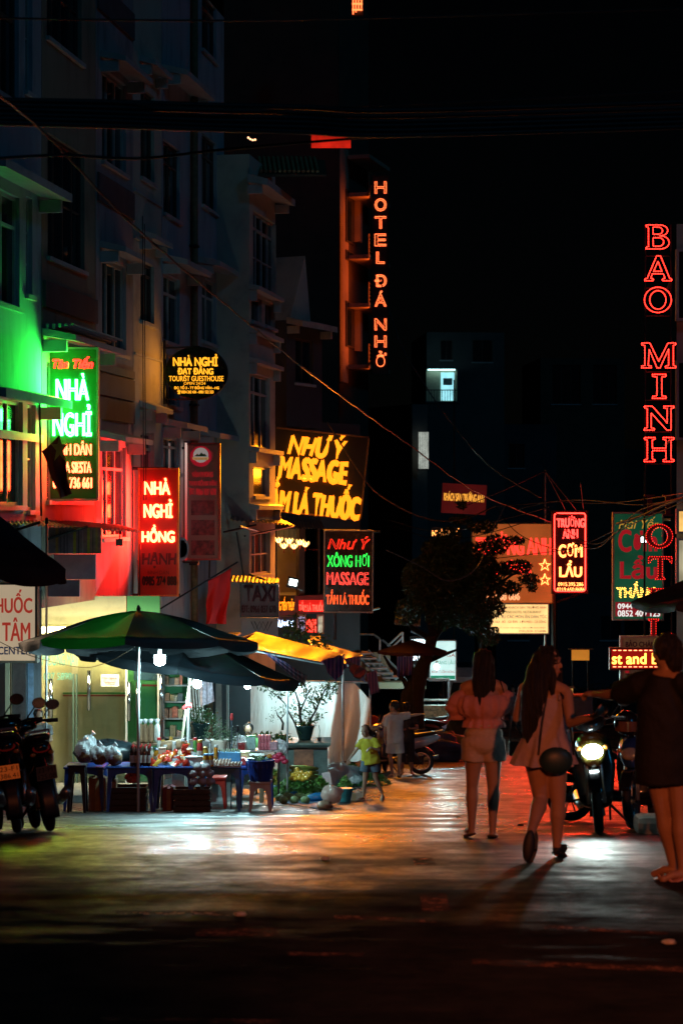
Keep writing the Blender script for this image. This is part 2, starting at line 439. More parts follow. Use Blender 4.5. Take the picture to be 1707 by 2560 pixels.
for q in (((1050, 2240), (1115, 2240), (1125, 2280), (1055, 2280)), ((835, 2290), (1090, 2300), (1090, 2308), (835, 2298)), ((1360, 2315), (1670, 2330), (1668, 2338), (1360, 2323)),
          ((1030, 2145), (1080, 2145), (1092, 2166), (1036, 2166)), ((490, 2325), (690, 2322), (700, 2342), (490, 2342)), ((290, 2278), (570, 2282), (575, 2290), (290, 2287)),
          ((1180, 2400), (1707, 2420), (1707, 2432), (1180, 2412)), ((720, 2382), (910, 2386), (905, 2393), (720, 2390)), ((255, 2545), (700, 2552), (700, 2562), (255, 2556))):
    flatstrip('road_marking', [gp(*p) for p in q])

# ------------------------------------------------------------------ facades
class Facade:
    def __init__(s, name, label, cat, u0, d0, u1, d1, ztop, m, depth_=7, ends=True, group=None, zlow=None):
        a = G(u0, d0); b = G(u1, d1); a.z = b.z = 0
        s.O = a; s.t = (b - a).normalized(); s.w = (b - a).length; s.n = Vector((-s.t.y, s.t.x, 0))
        s.rz = math.atan2(s.t.y, s.t.x)
        s.T = thing(name, label, cat, (a.x, a.y, 0), s.rz, group)
        s.top = ztop; s.low = (min(gz(d0), gz(d1)) - .3) if zlow is None else zlow
        s.m = m; s.ops = []; s.D = depth_
    def px(s, u, v):
        """pixel ray -> (distance along the facade, height)"""
        r = Vector(((u - CX) / F, 1, (CY - v) / F)); k = s.O.dot(s.n) / r.dot(s.n)
        p = r * k; return (p - s.O).dot(s.t), p.z + CZ
    def rect(s, u0, v0, u1, v1):
        x0, z0 = s.px(u0, v0); x1, _ = s.px(u1, v0); _, zb = s.px(u0, v1)
        return x0, x1, zb, z0
    def hole(s, x0, x1, z0, z1, dep=.16): s.ops.append((x0, x1, z0, z1, dep)); return x0, x1, z0, z1
    def window(s, r, cols=2, rows=1, style='light', dep=.16, trans=None, glassm=None, bars=None):
        x0, x1, z0, z1 = r; s.hole(x0, x1, z0, z1, dep)
        fm = M['frame'] if style == 'light' else M['frame_dark']
        mb = MB(); t = .055
        y0, y1 = dep - .09, dep - .02
        mb.b2((x0, y0, z0), (x0 + t, y1, z1)); mb.b2((x1 - t, y0, z0), (x1, y1, z1))
        mb.b2((x0 + t, y0 + .003, z0), (x1 - t, y1 - .003, z0 + t)); mb.b2((x0 + t, y0 + .003, z1 - t), (x1 - t, y1 - .003, z1))
        zt = z1 - t
        if trans: zt = z0 + (z1 - z0) * trans; mb.b2((x0 + t, y0 + .003, zt - t / 2), (x1 - t, y1 - .003, zt + t / 2))
        for i in range(1, cols):
            x = lerp(x0, x1, i / cols); mb.b2((x - t * .45, y0 + .006, z0 + t), (x + t * .45, y1 - .006, z1 - t))
        for j in range(1, rows):
            z = lerp(z0, zt, j / rows); mb.b2((x0 + t, y0 + .009, z - t * .3), (x1 - t, y1 - .009, z + t * .3))
        f = mb.build('window', fm, s.T)
        for i in range(cols):
            a, b = lerp(x0, x1, i / cols) + t * .5, lerp(x0, x1, (i + 1) / cols) - t * .5
            MB().b2((a, y1 - .03, z0 + t), (b, y1 - .02, z1 - t)).build('pane', glassm or M['pane'], f)
        # sill
        MB().b2((x0 - .06, -.07, z0 - .08), (x1 + .06, .03, z0 - .005)).build('window_sill', M['trim'], s.T)
        return f
    def ledge(s, x0, x1, z, out=.45, h=.12, m=None, name='window_canopy', drop=.1):
        mb = MB(); m = m or M['trim']
        mb.add([(x0, -out, z - drop), (x1, -out, z - drop), (x1, .0, z), (x0, 0, z), (x0, -out, z - drop + h), (x1, -out, z - drop + h), (x1, 0, z + h + .03), (x0, 0, z + h + .03)],
               [(0, 1, 2, 3), (4, 5, 6, 7), (0, 1, 5, 4), (0, 3, 7, 4), (1, 2, 6, 5), (2, 3, 7, 6)])
        mb.b2((x0 + .03, -out * .7, z - .28), (x0 + .13, -.002, z - drop * .7)); mb.b2((x1 - .13, -out * .7, z - .28), (x1 - .03, -.002, z - drop * .7))
        return mb.build(name, m, s.T)
    def band(s, x0, x1, z0, z1, out=.06, m=None, name='wall_band'):
        return MB().b2((x0, -out, z0), (x1, -.003, z1)).build(name, m or M['band'], s.T)
    def finish(s, z_open=None):
        X = sorted({0, s.w} | {min(max(q, 0), s.w) for o in s.ops for q in o[:2]}); Z = sorted({s.low, s.top} | {q for o in s.ops for q in o[2:4]})
        mb = MB()
        for x0, x1 in zip(X, X[1:]):
            run = None
            for z0, z1 in zip(Z, Z[1:]):
                cx, cz = (x0 + x1) / 2, (z0 + z1) / 2
                if any(o[0] < cx < o[1] and o[2] < cz < o[3] for o in s.ops): continue
                mb.add([(x0, 0, z0), (x1, 0, z0), (x1, 0, z1), (x0, 0, z1)], [(0, 1, 2, 3)])
        for x0, x1, z0, z1, d in s.ops:
            if d > 1: continue
            mb.add([(x0, 0, z0), (x1, 0, z0), (x1, 0, z1), (x0, 0, z1), (x0, d, z0), (x1, d, z0), (x1, d, z1), (x0, d, z1)], [(0, 1, 5, 4), (1, 2, 6, 5), (2, 3, 7, 6), (3, 0, 4, 7), (4, 5, 6, 7)])
        D = s.D
        mb.add([(0, 0, s.low), (0, D, s.low), (0, D, s.top), (0, 0, s.top), (s.w, 0, s.low), (s.w, D, s.low), (s.w, D, s.top), (s.w, 0, s.top)], [(0, 1, 2, 3), (4, 5, 6, 7), (3, 2, 6, 7), (1, 2, 6, 5)])
        return mb.build('wall', s.m, s.T)

# long facade line of the left row: d as a function of pixel column
def dl(u): return 10.33 / ((CX - u) / F + .1523)

# ---- A: tall pale-blue house at the left edge
A = Facade('town_house', 'tall pale blue house at the left edge washed green by the tall guesthouse sign', 'house', -75, dl(-75), 104, dl(104), 14, M['plaster_blue'], group='town houses along the left side of the street')
A.window(A.rect(-60, 440, 50, 735), 3, 1, trans=.72); A.window(A.rect(66, 490, 82, 735), 1, 3)
A.window(A.rect(-60, 985, 58, 1262), 4, 1, trans=.7); A.window(A.rect(70, 1010, 90, 1275), 1, 2)
A.window(A.rect(-60, -120, 48, 190), 3, 1, trans=.7, style='dark'); A.window(A.rect(64, -60, 82, 225), 1, 2)
for u, v, u2 in ((-70, 370, 104), (-70, 945, 104)):
    x0, z = A.px(u, v); x1, _ = A.px(u2, v); A.ledge(x0, x1, z - .2, out=.55, h=.14, name='cornice')
x0, z = A.px(-70, 965); A.band(0, A.w, z - .75, z - .62, .05, M['trim'])
# ---- B: ochre house behind the green sign
B = Facade('town_house', 'ochre plastered house with a wide dark glazed panel behind the tall green guesthouse sign', 'house', 105, dl(105), 240, dl(240), 14, M['plaster_ochre'], group='town houses along the left side of the street')
B.window(B.rect(120, 330, 212, 640), 4, 2, style='dark'); B.window(B.rect(118, -180, 205, 90), 4, 2, style='dark')
x0, x1, z0, z1 = B.rect(106, 700, 238, 765); B.band(.05, B.w - .05, z0, z1)
x0, z = B.px(106, 838); B.ledge(.02, B.w - .05, z, out=.6, h=.1, name='slatted_canopy')
for k in range(5): MB().b2((.05, -.55 + k * .11, z + .17 - .02 * k), (B.w - .1, -.5 + k * .11, z + .2 + .0 * k)).build('slat', M['frame'], B.T)
B.window(B.rect(118, 905, 225, 1250), 4, 1, trans=.7)
x0, x1, z0, z1 = B.rect(250 - 12, 150, 250, 160)
# ---- C: grey house with three canopied windows
C = Facade('town_house', 'grey house with three windows one above the other under small sloping canopies, lowest lit red', 'house', 241, dl(241), 333, dl(333), 14, M['plaster_grey'], group='town houses along the left side of the street')
for (v0, v1) in ((165, 400), (640, 872), (1112, 1345)):
    r = C.rect(256, v0, 316, v1); C.window(r, 3, 1, trans=.97 if v0 < 1000 else .75); C.ledge(r[0] - .15, r[1] + .2, r[3] + .15, out=.5, h=.1)
for v0, v1 in ((430, 500), (905, 925), (930, 985), (990, 1045), (-50, 20)):
    x0, x1, z0, z1 = C.rect(243, v0, 330, v1); C.band(.04, C.w - .03, z0, z1, .05, M['band'] if v0 != 905 else M['plaster_ochre'])
# ---- D: narrow house with lilac plaster
D = Facade('town_house', 'narrow mauve grey house between the two red lit facades with slim shuttered windows', 'house', 334, dl(334), 404, dl(404), 14, M['plaster_cream'], group='town houses along the left side of the street')
for v0, v1 in ((215, 440), (650, 800), (1078, 1290)):
    r = D.rect(352, v0, 386, v1); D.window(r, 2, 1, trans=.8, style='dark' if v0 < 1000 else 'light')
    D.ledge(r[0] - .1, r[1] + .25, r[3] + .5, out=.35, h=.1)
for v0, v1 in ((470, 478), (590, 596), (880, 886)):
    x0, x1, z0, z1 = D.rect(336, v0, 400, v1); D.band(.03, D.w - .03, z0, z1, .04, M['trim'])
# ---- E: pale blue house with drain pipe
E = Facade('town_house', 'pale blue house with a full height drain pipe behind the round black sign', 'house', 405, dl(405), 560, dl(560), 14, M['plaster_blue'], group='town houses along the left side of the street')
for u0, u1, vs_ in ((409, 450, ((345, 530), (680, 850), (880, 1010), (1090, 1180))), (505, 541, ((330, 510), (690, 850), (1110, 1240), (-20, 120)))):
    for v0, v1 in vs_: E.window(E.rect(u0, v0, u1, v1), 2, 1, trans=.72, style='dark' if v0 in (345, 330, -20) else 'light')
for u0, u1, v in ((404, 480, 175), (404, 470, 650), (492, 556, 655), (492, 556, 1085), (404, 460, 1060)):
    x0, z = E.px(u0, v); x1, _ = E.px(u1, v); E.ledge(max(x0, .05), x1, z, out=.55, h=.12)
x0, z = E.px(476, 500); E_pipe = MB().tube([(x0, -.1, E.low), (x0, -.1, 14)], .08, 8).build('drain_pipe', M['rust'], E.T, smooth=True)
for z in (1, 4.6, 8.2, 11): MB().b2((x0 - .12, -.19, z), (x0 + .12, 0, z + .05)).build('pipe_bracket', M['metal_dark'], E.T)
for f in (C, D, E): f.finish()
# ground floor of A and B is the open pharmacy; built further down
SHOP_TOP = CZ - (1625 - CY) / F * 34
A.hole(-5, A.w + 1, A.low - 1, SHOP_TOP + 1.0, 5); B.hole(-5, B.w + 1, B.low - 1, SHOP_TOP + .7, 5)
A.finish(); B.finish()

# ---- F: white house whose dark side wall faces us
Fh = Facade('town_house', 'tall white trimmed house with gridded windows just left of the yellow massage sign', 'house', 623, 48, 688, 51, CZ + (1280 - 385) / F * 48, M['plaster_cream'], depth_=9, group='town houses along the left side of the street')
Fh.window(Fh.rect(633, 523, 690, 712), 4, 2, trans=.78)
Fh.window(Fh.rect(629, 738, 655, 800), 1, 1); Fh.window(Fh.rect(663, 750, 688, 812), 1, 1)
Fh.window(Fh.rect(627, 931, 675, 1118), 3, 1, trans=.75); Fh.window(Fh.rect(634, 1165, 674, 1240), 1, 1); Fh.window(Fh.rect(628, 1330, 676, 1440), 3, 2)
for v in (722, 905, 1128, 1272, 830):
    x0, z = Fh.px(622, v); Fh.ledge(.0, Fh.w - .1, z, out=.25, h=.1, drop=.02, name='string_course')
x0, z = Fh.px(626, 470); Fh.ledge(-.2, Fh.w + .1, z + .1, out=.5, h=.16, name='cornice')
Fh.finish()
# ribbed tile canopy at its top, tiles as ribs
mb_t = thing('tiled_canopy', 'small sloping tiled canopy glowing ochre on top of the white trimmed house', 'canopy', P(655, 425, 49.5))
for k in range(13):
    q = MB(); x = k * .115; q.tube([(x - .1, .6, .42), (x + .0, -.5, -.12)], .045, 6); q.build('roof_tile', M['tile'], mb_t)
MB().add([(-.25, .65, .36), (1.55, .65, .36), (1.6, -.55, -.2), (-.2, -.55, -.2), (-.25, .65, .30), (1.55, .65, .30), (1.6, -.55, -.26), (-.2, -.55, -.26)], [(0, 1, 2, 3), (4, 5, 6, 7), (0, 1, 5, 4), (1, 2, 6, 5), (2, 3, 7, 6), (3, 0, 4, 7)]).build('roof_deck', M['wood'], mb_t)

# ---- small gabled house between F and the hotel
S = Facade('gabled_house', 'dark house with a steep pointed gable between the white trimmed house and the tall hotel', 'house', 716, 56, 805, 58, CZ + (1280 - 800) / F * 56, M['plaster_dark'], depth_=8, zlow=CZ + (1280 - 1065) / F * 56)
r = S.rect(770, 850, 800, 960); S.window((S.w * .25, S.w * .75, r[2], r[3]), 2, 1, style='dark')
x0, z0 = S.px(718, 800); S.ledge(0, S.w, z0 - .1, out=.5, h=.16, name='cornice', m=M['plaster_cream'])
S.finish()
MB().add([(0, -.1, S.top), (1.3, -.1, S.top), (.95, -.1, S.top + 1.9), (0, 2, S.top), (1.3, 2, S.top), (.95, 2, S.top + 1.9)], [(0, 1, 2), (3, 4, 5), (0, 1, 4, 3), (1, 2, 5, 4), (2, 0, 3, 5)]).build('gable', M['plaster_cream'], S.T)

# ---- G: the massage house
Gh = Facade('massage_house', 'dark massage house with the glazed lantern-lit entrance below the big yellow letters', 'house', 690, 57, 900, 60, CZ + (1280 - 1050) / F * 57, M['plaster_dark'], depth_=6, zlow=gz(60) - .3)
Gh.hole(.05, Gh.w - .25, CZ + (1280 - 1487) / F * 58, CZ + (1280 - 1322) / F * 58, 5)
Gh.finish()
gT = Gh.T
zt, zb = CZ + (1280 - 1322) / F * 58, CZ + (1280 - 1487) / F * 58
M['amber_wall'] = mat('amber_wall', (.62, .42, .2), .7, var=.12, scale=2)
M['red_wall'] = mat('red_painted_wall', (.5, .03, .02), .5, var=.2, scale=2)
mbq = MB().add([(.05, 1.6, zb), (Gh.w - .2, 1.6, zb), (Gh.w - .2, 1.6, zt), (.05, 1.6, zt)], [(0, 1, 2, 3)]); mbq.add([(.05, .02, zb), (.05, 1.6, zb), (.05, 1.6, zt), (.05, .02, zt)], [(0, 1, 2, 3)]); mbq.add([(.05, .02, zt), (Gh.w - .2, .02, zt), (Gh.w - .2, 1.6, zt), (.05, 1.6, zt)], [(0, 1, 2, 3)])
mbq.add([(.05, .02, zb), (Gh.w - .2, .02, zb), (Gh.w - .2, 1.6, zb), (.05, 1.6, zb)], [(0, 1, 2, 3)])
mbq.build('entrance_room', M['amber_wall'], gT)
MB().b2((.1, 1.3, zb), (.45, 1.5, zt)).build('door_frame', M['trim'], gT)
MB().b2((1.0, -.02, zb), (1.25, .1, zt)).build('pillar', M['frame_dark'], gT)
MB().b2((1.25, .02, zb), (2.2, .05, zt)).build('window_pane', glass('shop_glass', (.8, .75, .7), .02, 1.6), gT)
for x in (1.9, 2.2): MB().b2((x, -.01, zb), (x + .05, .08, zt)).build('window_frame', M['frame_dark'], gT)
MB().b2((0, -.12, zb - .55), (Gh.w - .2, -.02, zb - .02)).build('red_fascia', M['red_wall'], gT)
lamp = MB().b2((.6, .9, zt - .12), (.9, 1.2, zt - .04)).build('ceiling_lamp', glow('warm_ceiling_lamp', (1, .6, .22), 26), gT)

# ---- H: the tall hotel with balconies
HD = 100
H = Facade('hotel_building', 'very tall dark hotel with stacked balconies glowing orange beside its vertical sign', 'hotel', 848, HD, 920, HD + 5.5, 34, M['plaster_brown'], depth_=11, zlow=gz(HD) - 1)
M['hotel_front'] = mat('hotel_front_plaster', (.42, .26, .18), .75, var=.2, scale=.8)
xw = H.w
H.D = 12
H.finish()
for i, v in enumerate((300, 497, 700 - 30, 765, 925)):
    pass
# front skin + balconies as parts
def hz(v): return CZ + (CY - v) / F * (HD + 2)
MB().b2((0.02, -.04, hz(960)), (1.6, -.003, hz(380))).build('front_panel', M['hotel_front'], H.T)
for vt, vb in ((480, 610), (757, 870), (630, 655)):
    MB().b2((1.0, -.1, hz(vb)), (2.6, -.042, hz(vt))).build('window', M['frame_dark'], H.T)
    MB().b2((1.15, -.12, hz(vb) + .08), (2.45, -.105, hz(vt) - .08)).build('pane', M['pane'], H.T.children[-1])
for i, (vslab, vrail) in enumerate(((489, 455), (643, 600), (763, 705), (915, 870), (395, 380))):
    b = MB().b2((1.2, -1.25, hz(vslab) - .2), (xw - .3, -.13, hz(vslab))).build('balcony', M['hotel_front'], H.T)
    if i < 4:
        for k in range(5):
            MB().tube([(1.25, -1.2, hz(vslab) + .18 + k * .2), (xw - .4, -1.2, hz(vslab) + .18 + k * .2)], .03, 5).build('rail', M['rust'], b)
        for x in (1.25, 2.6, 4.0, xw - .4): MB().tube([(x, -1.2, hz(vslab)), (x, -1.2, hz(vslab) + 1.05)], .035, 5).build('post', M['rust'], b)
for vt, vb in ((480, 600), (757, 875)):
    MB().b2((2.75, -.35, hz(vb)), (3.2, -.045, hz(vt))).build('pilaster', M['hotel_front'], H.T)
# a long plain side wall of the hotel's neighbour, reaching out of the frame
N = Facade('side_wall_building', 'huge plain dark brown side wall rising out of the frame behind the row of houses', 'building', 560, 99, 846, 99.3, 34, M['plaster_brown'], depth_=12, zlow=gz(HD) - 1)
N.finish()

# ---- far dark blocks in the middle and on the hill
def block(label, u0, u1, vtop, d, m, wins=(), cat='building', name='far_building', **k):
    f = Facade(name, label, cat, u0, d, u1, d + .5, CZ + (CY - vtop) / F * d, m, depth_=9, zlow=gz(d) - 1)
    for (a, b, c, e), cols in wins:
        f.window(f.rect(a, b, c, e), cols, 1, **k)
    f.finish(); return f
M['lit_wall'] = mat('lit_room_wall', (.55, .52, .36), .8, var=.1)
M['far_wall'] = mat('far_wall_plaster', (.09, .088, .08), .85, var=.2, scale=.6)
b1 = block('dark far house with one cyan lit balcony room high behind the sagging cables', 1066, 1260, 830, 145, M['far_wall'], [((1100, 850, 1130, 900), 2), ((1180, 850, 1230, 905), 2)], style='dark')
b2 = block('narrow pale far house with a lit barred window half way up', 1030, 1068, 1010, 120, M['far_wall'], [])
b3 = block('broad unlit far block filling the dark middle of the street end', 1075, 1390, 1060, 150, M['plaster_dark'], [((1110, 1100, 1150, 1160), 2), ((1190, 1100, 1230, 1160), 2), ((1270, 1110, 1310, 1170), 2)], style='dark')
b4 = block('dark brick block with a faintly red edged balcony on the hill right of centre', 1350, 1560, 895, 160, M['plaster_brown'], [((1378, 912, 1450, 1010), 3), ((1480, 912, 1540, 1010), 3)], style='dark')
b5 = block('low dark shop block closing the far end of the road', 1240, 1560, 1500, 112, M['plaster_dark'], [((1270, 1540, 1320, 1600), 2), ((1500, 1540, 1550, 1600), 2)], style='dark')
# the lit balcony room
lr = thing('lit_balcony', 'small cyan lit balcony room with a doorway and a picture on its wall', 'balcony', P(1100, 1005, 143))
w_ = .0286
MB().b2((-1.0, 0, 0), (1.2, .08, 2.3)).build('back_wall', M['lit_wall'], lr)
MB().b2((0.05, -.06, .1), (1.0, -.005, 2.1)).build('lit_doorway', glow('cyan_room_light', (.35, .85, .95), 1.1, .2, 2), lr)
MB().b2((.2, -.1, 1.2), (.85, -.07, 1.7)).build('wall_picture', mat('picture_print', (.12, .2, .22), .6, var=.6, scale=5), lr)
MB().b2((-1.1, -1, -.15), (1.3, 0, 0)).build('balcony_floor', M['far_wall'], lr)
mb = MB()
for k in range(13): mb.tube([(-1.05 + k * .19, -.95, 0), (-1.05 + k * .19, -.95, .8)], .02, 4)
mb.tube([(-1.05, -.95, .8), (1.25, -.95, .8)], .03, 4); mb.build('railing', M['metal_dark'], lr)
MB().b2((1.05, -.4, 2.25), (-.9, -.3, 2.32)).build('lamp_tube', glow('cyan_tube', (.5, .95, 1), 5), lr)
lw = thing('lit_window', 'pale lit window with thin bars in the narrow far house', 'window', P(1060, 1172, 119.6))
MB().b2((-.35, -.04, 0), (.25, 0, 2.2)).build('lit_pane', glow('pale_window_light', (.75, .82, .72), .5, .3, 3), lw)
mb = MB()
for k in range(7): mb.b2((-.35 + k * .1, -.09, 0), (-.335 + k * .1, -.07, 2.2))
mb.b2((-.4, -.1, -.08), (.3, -.05, 0)); mb.build('window_bars', M['metal_dark'], lw)

# black wooded hillside closing the valley
mb = MB(); rr = random.Random(3)
def hill(a, b):
    x = lerp(-350, 350, a); y = 210 + 240 * b
    return (x, y, -9 + 46 * b * (.75 + .25 * math.sin(a * 9)) + 3 * math.sin(x * .07 + b * 5) + rr.uniform(-1, 1))
mb.grid(hill, 60, 24); hl = mb.build('hill', mat('dark_hillside', (.02, .03, .02), .95, var=.5, scale=.1), smooth=True); struct(hl)

# ---- right side: the guesthouse whose corner stands at the frame edge
Rb = thing('corner_guesthouse', 'pale walled guesthouse at the right edge with yellow lit upstairs windows', 'house', (0, 0, 0))
xa = P(1690, 0, 47).x
zt_ = CZ + (CY - 560) / F * 47; zg = gz(60) - .5
MB().add([(xa, 47, zg), (xa + 8, 46.2, zg), (xa + 8, 46.2, zt_), (xa, 47, zt_), (xa + 2.1, 58, zg), (xa + 11, 58, zg), (xa + 11, 58, zt_), (xa + 2.1, 58, zt_)],
         [(0, 1, 2, 3), (0, 4, 7, 3), (1, 5, 6, 2), (4, 5, 6, 7), (3, 2, 6, 7)]).build('wall', M['plaster_cream'], Rb)
for (v0, v1, g) in ((1272, 1335, 'lit'), (1345, 1480, 'pale'), (900, 1100, 'dark'), (620, 800, 'dark')):
    a = P(1655 + 5, v0, 46.6); b = P(1755, v1, 46.6)
    za, zb_ = P(0, v0, 46.6).z, P(0, v1, 46.6).z
    x0_, x1_ = P(1692, v0, 46.6).x, P(1760, v0, 46.6).x
    y_ = 46.72
    f = MB(); t = .06
    f.b2((x0_, y_, zb_), (x0_ + t, y_ + .2, za)); f.b2((x1_ - t, y_, zb_), (x1_, y_ + .2, za)); f.b2((x0_ + t, y_ + .003, za - t), (x1_ - t, y_ + .2, za)); f.b2((x0_ + t, y_ + .003, zb_), (x1_ - t, y_ + .2, zb_ + t))
    w = f.build('window', M['frame'], Rb)
    MB().b2((x0_ + t, y_ + .08, zb_ + t), (x1_ - t, y_ + .1, za - t)).build('pane', glow('amber_window', (1, .55, .15), 1.3, .5, 2) if g == 'lit' else (M['pane'] if g == 'dark' else glow('pale_window', (.8, .7, .45), .45, .3, 2)), w)

# added street lamp, unseen behind the camera, put in to warm the walkers
SL = thing('added_lamp', 'added warm street lamp on a curved pole, unseen behind the camera', 'street lamp', (2.6, -1.5, gz(-1.5)))
MB().tube([(0, 0, 0), (0, 0, 3), (-.1, 0, 4.6), (-.7, 0, 5.1), (-1.2, 0, 5.15)], [.07, .06, .045, .035, .03], 8).build('pole', M['metal_dark'], SL, smooth=True)
MB().lathe([(.03, .08), (.16, .02), (.17, -.03), (.0, -.03)], (-1.3, 0, 5.12), 14).build('lamp_head', M['metal_dark'], SL, smooth=True)
MB().ell((-1.3, 0, 5.05), (.1, .1, .05), 12, 6).build('lamp_lens', glow('added_lamp_lens', (1, .42, .14), 20), SL, smooth=True)
sl_ = bpy.data.lights.new('added_lamp_light', 'SPOT'); sl_.energy = 3900; sl_.color = (1, .22, .07); sl_.spot_size = R(34); sl_.spot_blend = 1; sl_.shadow_soft_size = .1
so_ = bpy.data.objects.new('added_lamp_light', sl_); COL.objects.link(so_); so_.parent = SL; so_.location = (-1.3, 0, 4.96)
so_.rotation_euler = Vector((.75, 16.8, -4.9)).to_track_quat('-Z', 'Y').to_euler()
# ================================================================== signs
def neon(n, c, s, **k): return glow('light_' + n, c, s, **k)
RED = neon('red', (1, .018, .010), 7); RED_S = neon('red_soft', (1, .03, .012), 1.7)
ORANGE = neon('orange_led', (1, .22, .05), 7, flick=.5); GREEN = neon('green', (.03, 1, .10), 1.5)
GREENW = neon('green_white', (.07, 1, .22), 26); YEL = neon('yellow', (1, .42, .03), 3.4); YELB = neon('amber_letters', (1, .24, .008), 2.3)
WHITE = neon('cool_white', (.75, .9, 1), 3); REDW = neon('red_tube_bright', (1, .10, .03), 22)
GOLD = neon('gold', (1, .42, .05), 1.0)
def board(name, m): return mat(name, m, .4, var=.1, scale=1.5)
def lit(name, col, s, flick=.25, sc=1.5): return glow('lit_' + name, col, s, flick, sc)
class Sign:
    def __init__(s, name, label, u0, v0, u1, v1, d, m, frame=None, thick=.12, cat='sign', group=None, fw=.035, roll=0):
        s.c = P((u0 + u1) / 2, (v0 + v1) / 2, d); s.d = d; s.w = (u1 - u0) / F * d; s.h = (v1 - v0) / F * d
        s.T = thing(name, label, cat, s.c, 0, group); s.T.rotation_euler = (0, roll, 0)
        s.uc, s.vc = (u0 + u1) / 2, (v0 + v1) / 2
        w, h = s.w / 2, s.h / 2
        MB().b2((-w + .004, 0, -h + .004), (w - .004, thick, h - .004)).build('panel', m, s.T)
        if frame:
            for a, b in (((-w - fw, -.03, -h - fw), (-w, thick + .02, h + fw)), ((w, -.03, -h - fw), (w + fw, thick + .02, h + fw)), ((-w, -.027, h), (w, thick + .017, h + fw)), ((-w, -.027, -h - fw), (w, thick + .017, -h))):
                MB().b2(a, b).build('frame_bar', frame, s.T)
    def L(s, u, v): return (u - s.uc) / F * s.d, (s.vc - v) / F * s.d
    def text(s, t, u0, v0, u1, v1, m, **k):
        x0, z1 = s.L(u0, v0); x1, z0 = s.L(u1, v1)
        return lettering(t, x0, z0, x1, z1, m, s.T, **k)
    def rectm(s, u0, v0, u1, v1, m, name='printed_field', y0=-.006, y1=-.001):
        x0, z1 = s.L(u0, v0); x1, z0 = s.L(u1, v1)
        return MB().b2((x0, y0, z0), (x1, y1, z1)).build(name, m, s.T)
    def arm(s, u0, v0, u1, v1, r=.03, dy=.06, du=0, name='bracket'):
        x0, z0 = s.L(u0, v0); x1, z1 = s.L(u1, v1)
        return MB().tube([(x0, dy, z0), (x1, dy + du, z1)], r, 6).build(name, M['metal_dark'], s.T)
def fat(sg, t, u0, v0, u1, v1, m, r, **k):
    """heavy letters: the face plus a thick rim in one lettering object"""
    a = sg.text(t, u0, v0, u1, v1, m, **k)
    k2 = dict(k); k2['style'] = 'tube'; k2['r'] = r; k2['y'] = k.get('y', -.012) + .004
    b = sg.text(t, u0, v0, u1, v1, m, **k2)
    bm = bmesh.new(); bm.from_mesh(a.data); bm.from_mesh(b.data); bm.to_mesh(a.data); bm.free(); bpy.data.objects.remove(b)
    return a
INK_R = mat('ink_red', (.42, .03, .03), .5, var=.1); INK_B = mat('ink_blue', (.03, .06, .16), .5, var=.1); INK_K = mat('ink_black', (.015, .012, .012), .5, var=.1); INK_G = mat('ink_green', (.05, .22, .08), .5, var=.1)

# tall green guesthouse sign ------------------------------------------------
s = Sign('guesthouse_sign', 'tall green sign with white-green lit NHÀ NGHỈ and red lines below, at the far left', 126, 873, 242, 1247, dl(126), board('green_board', (.035, .19, .05)), M['frame'])
s.text('Tân Tiến', 133, 892, 233, 921, RED, style='tube', r=.011, shear=.25); s.text('Tân Tiến', 134, 893, 232, 920, neon('pink_core', (1, .12, .08), 3), style='solid', shear=.25, y=-.004)
s.text('NHÀ', 142, 934, 222, 1000, GREENW, style='tube', r=.0125); s.text('NHÀ', 143, 935, 221, 999, GREENW, style='led', pitch=.035, r=.012, bold=-.02)
s.text('NGHỈ', 134, 1012, 229, 1090, GREENW, style='tube', r=.0125); s.text('NGHỈ', 135, 1013, 228, 1089, GREENW, style='led', pitch=.035, r=.012, bold=-.02)
s.text('BÌNH DÂN', 134, 1103, 229, 1137, neon('red_line', (1, .08, .03), 14), style='tube', r=.008)
s.text('KARA SIESTA', 134, 1155, 229, 1182, neon('red_line', (1, .08, .03), 14), style='tube', r=.008)
s.text('0915 736 661', 134, 1194, 230, 1220, neon('red_line', (1, .08, .03), 14), style='tube', r=.008)
wash(s.T, (.02, 1, .06), 160, .7, 1.1, (0, -.08, .6), (-90, 0, -50), spread=116); wash(s.T, (.50, .85, .02), 11, .7, 1.6, (0, -.08, 0), (-76, 0, 6), spread=34)
wash(s.T, (1, .05, .01), 40, .7, .9, (0, -.08, -.7), (-90, 0, -50), spread=116)
s.arm(106, 869, 242, 869); s.arm(108, 1249, 185, 1249); s.arm(106, 869, 108, 1250)
# red guesthouse sign
s = Sign('guesthouse_sign', 'tall red sign with glowing orange NHÀ NGHỈ HỒNG above dark lettering', 350, 1174, 443, 1487, 40.2, board('red_board', (.42, .035, .025)), mat('orange_frame', (.6, .2, .05), .4))
for t, a in (('NHÀ', (363, 1196, 425, 1236)), ('NGHỈ', (361, 1249, 431, 1294)), ('HỒNG', (356, 1313, 436, 1355))):
    s.text(t, *a, REDW, style='tube', r=.014)
    s.text(t, *a, REDW, style='led', pitch=.04, r=.014, bold=-.02)
fat(s, 'HẠNH', 357, 1381, 440, 1420, mat('ink_dark_red', (.10, .012, .012), .5), .02)
s.text('BÌNH DÂN', 370, 1424, 423, 1436, mat('ink_dark_red2', (.12, .012, .012), .5)); fat(s, '0985 274 888', 357, 1441, 441, 1463, INK_K, .012)
wash(s.T, (1, .012, .006), 560, .7, 1.5, (0, -.08, .4), (-90, 0, -48), spread=112)
s.arm(326, 1171, 420, 1171, .035); s.arm(326, 1488, 450, 1488, .035)
s.arm(352, 1360, 350, 1520, .012, -.1, name='loose_wire')
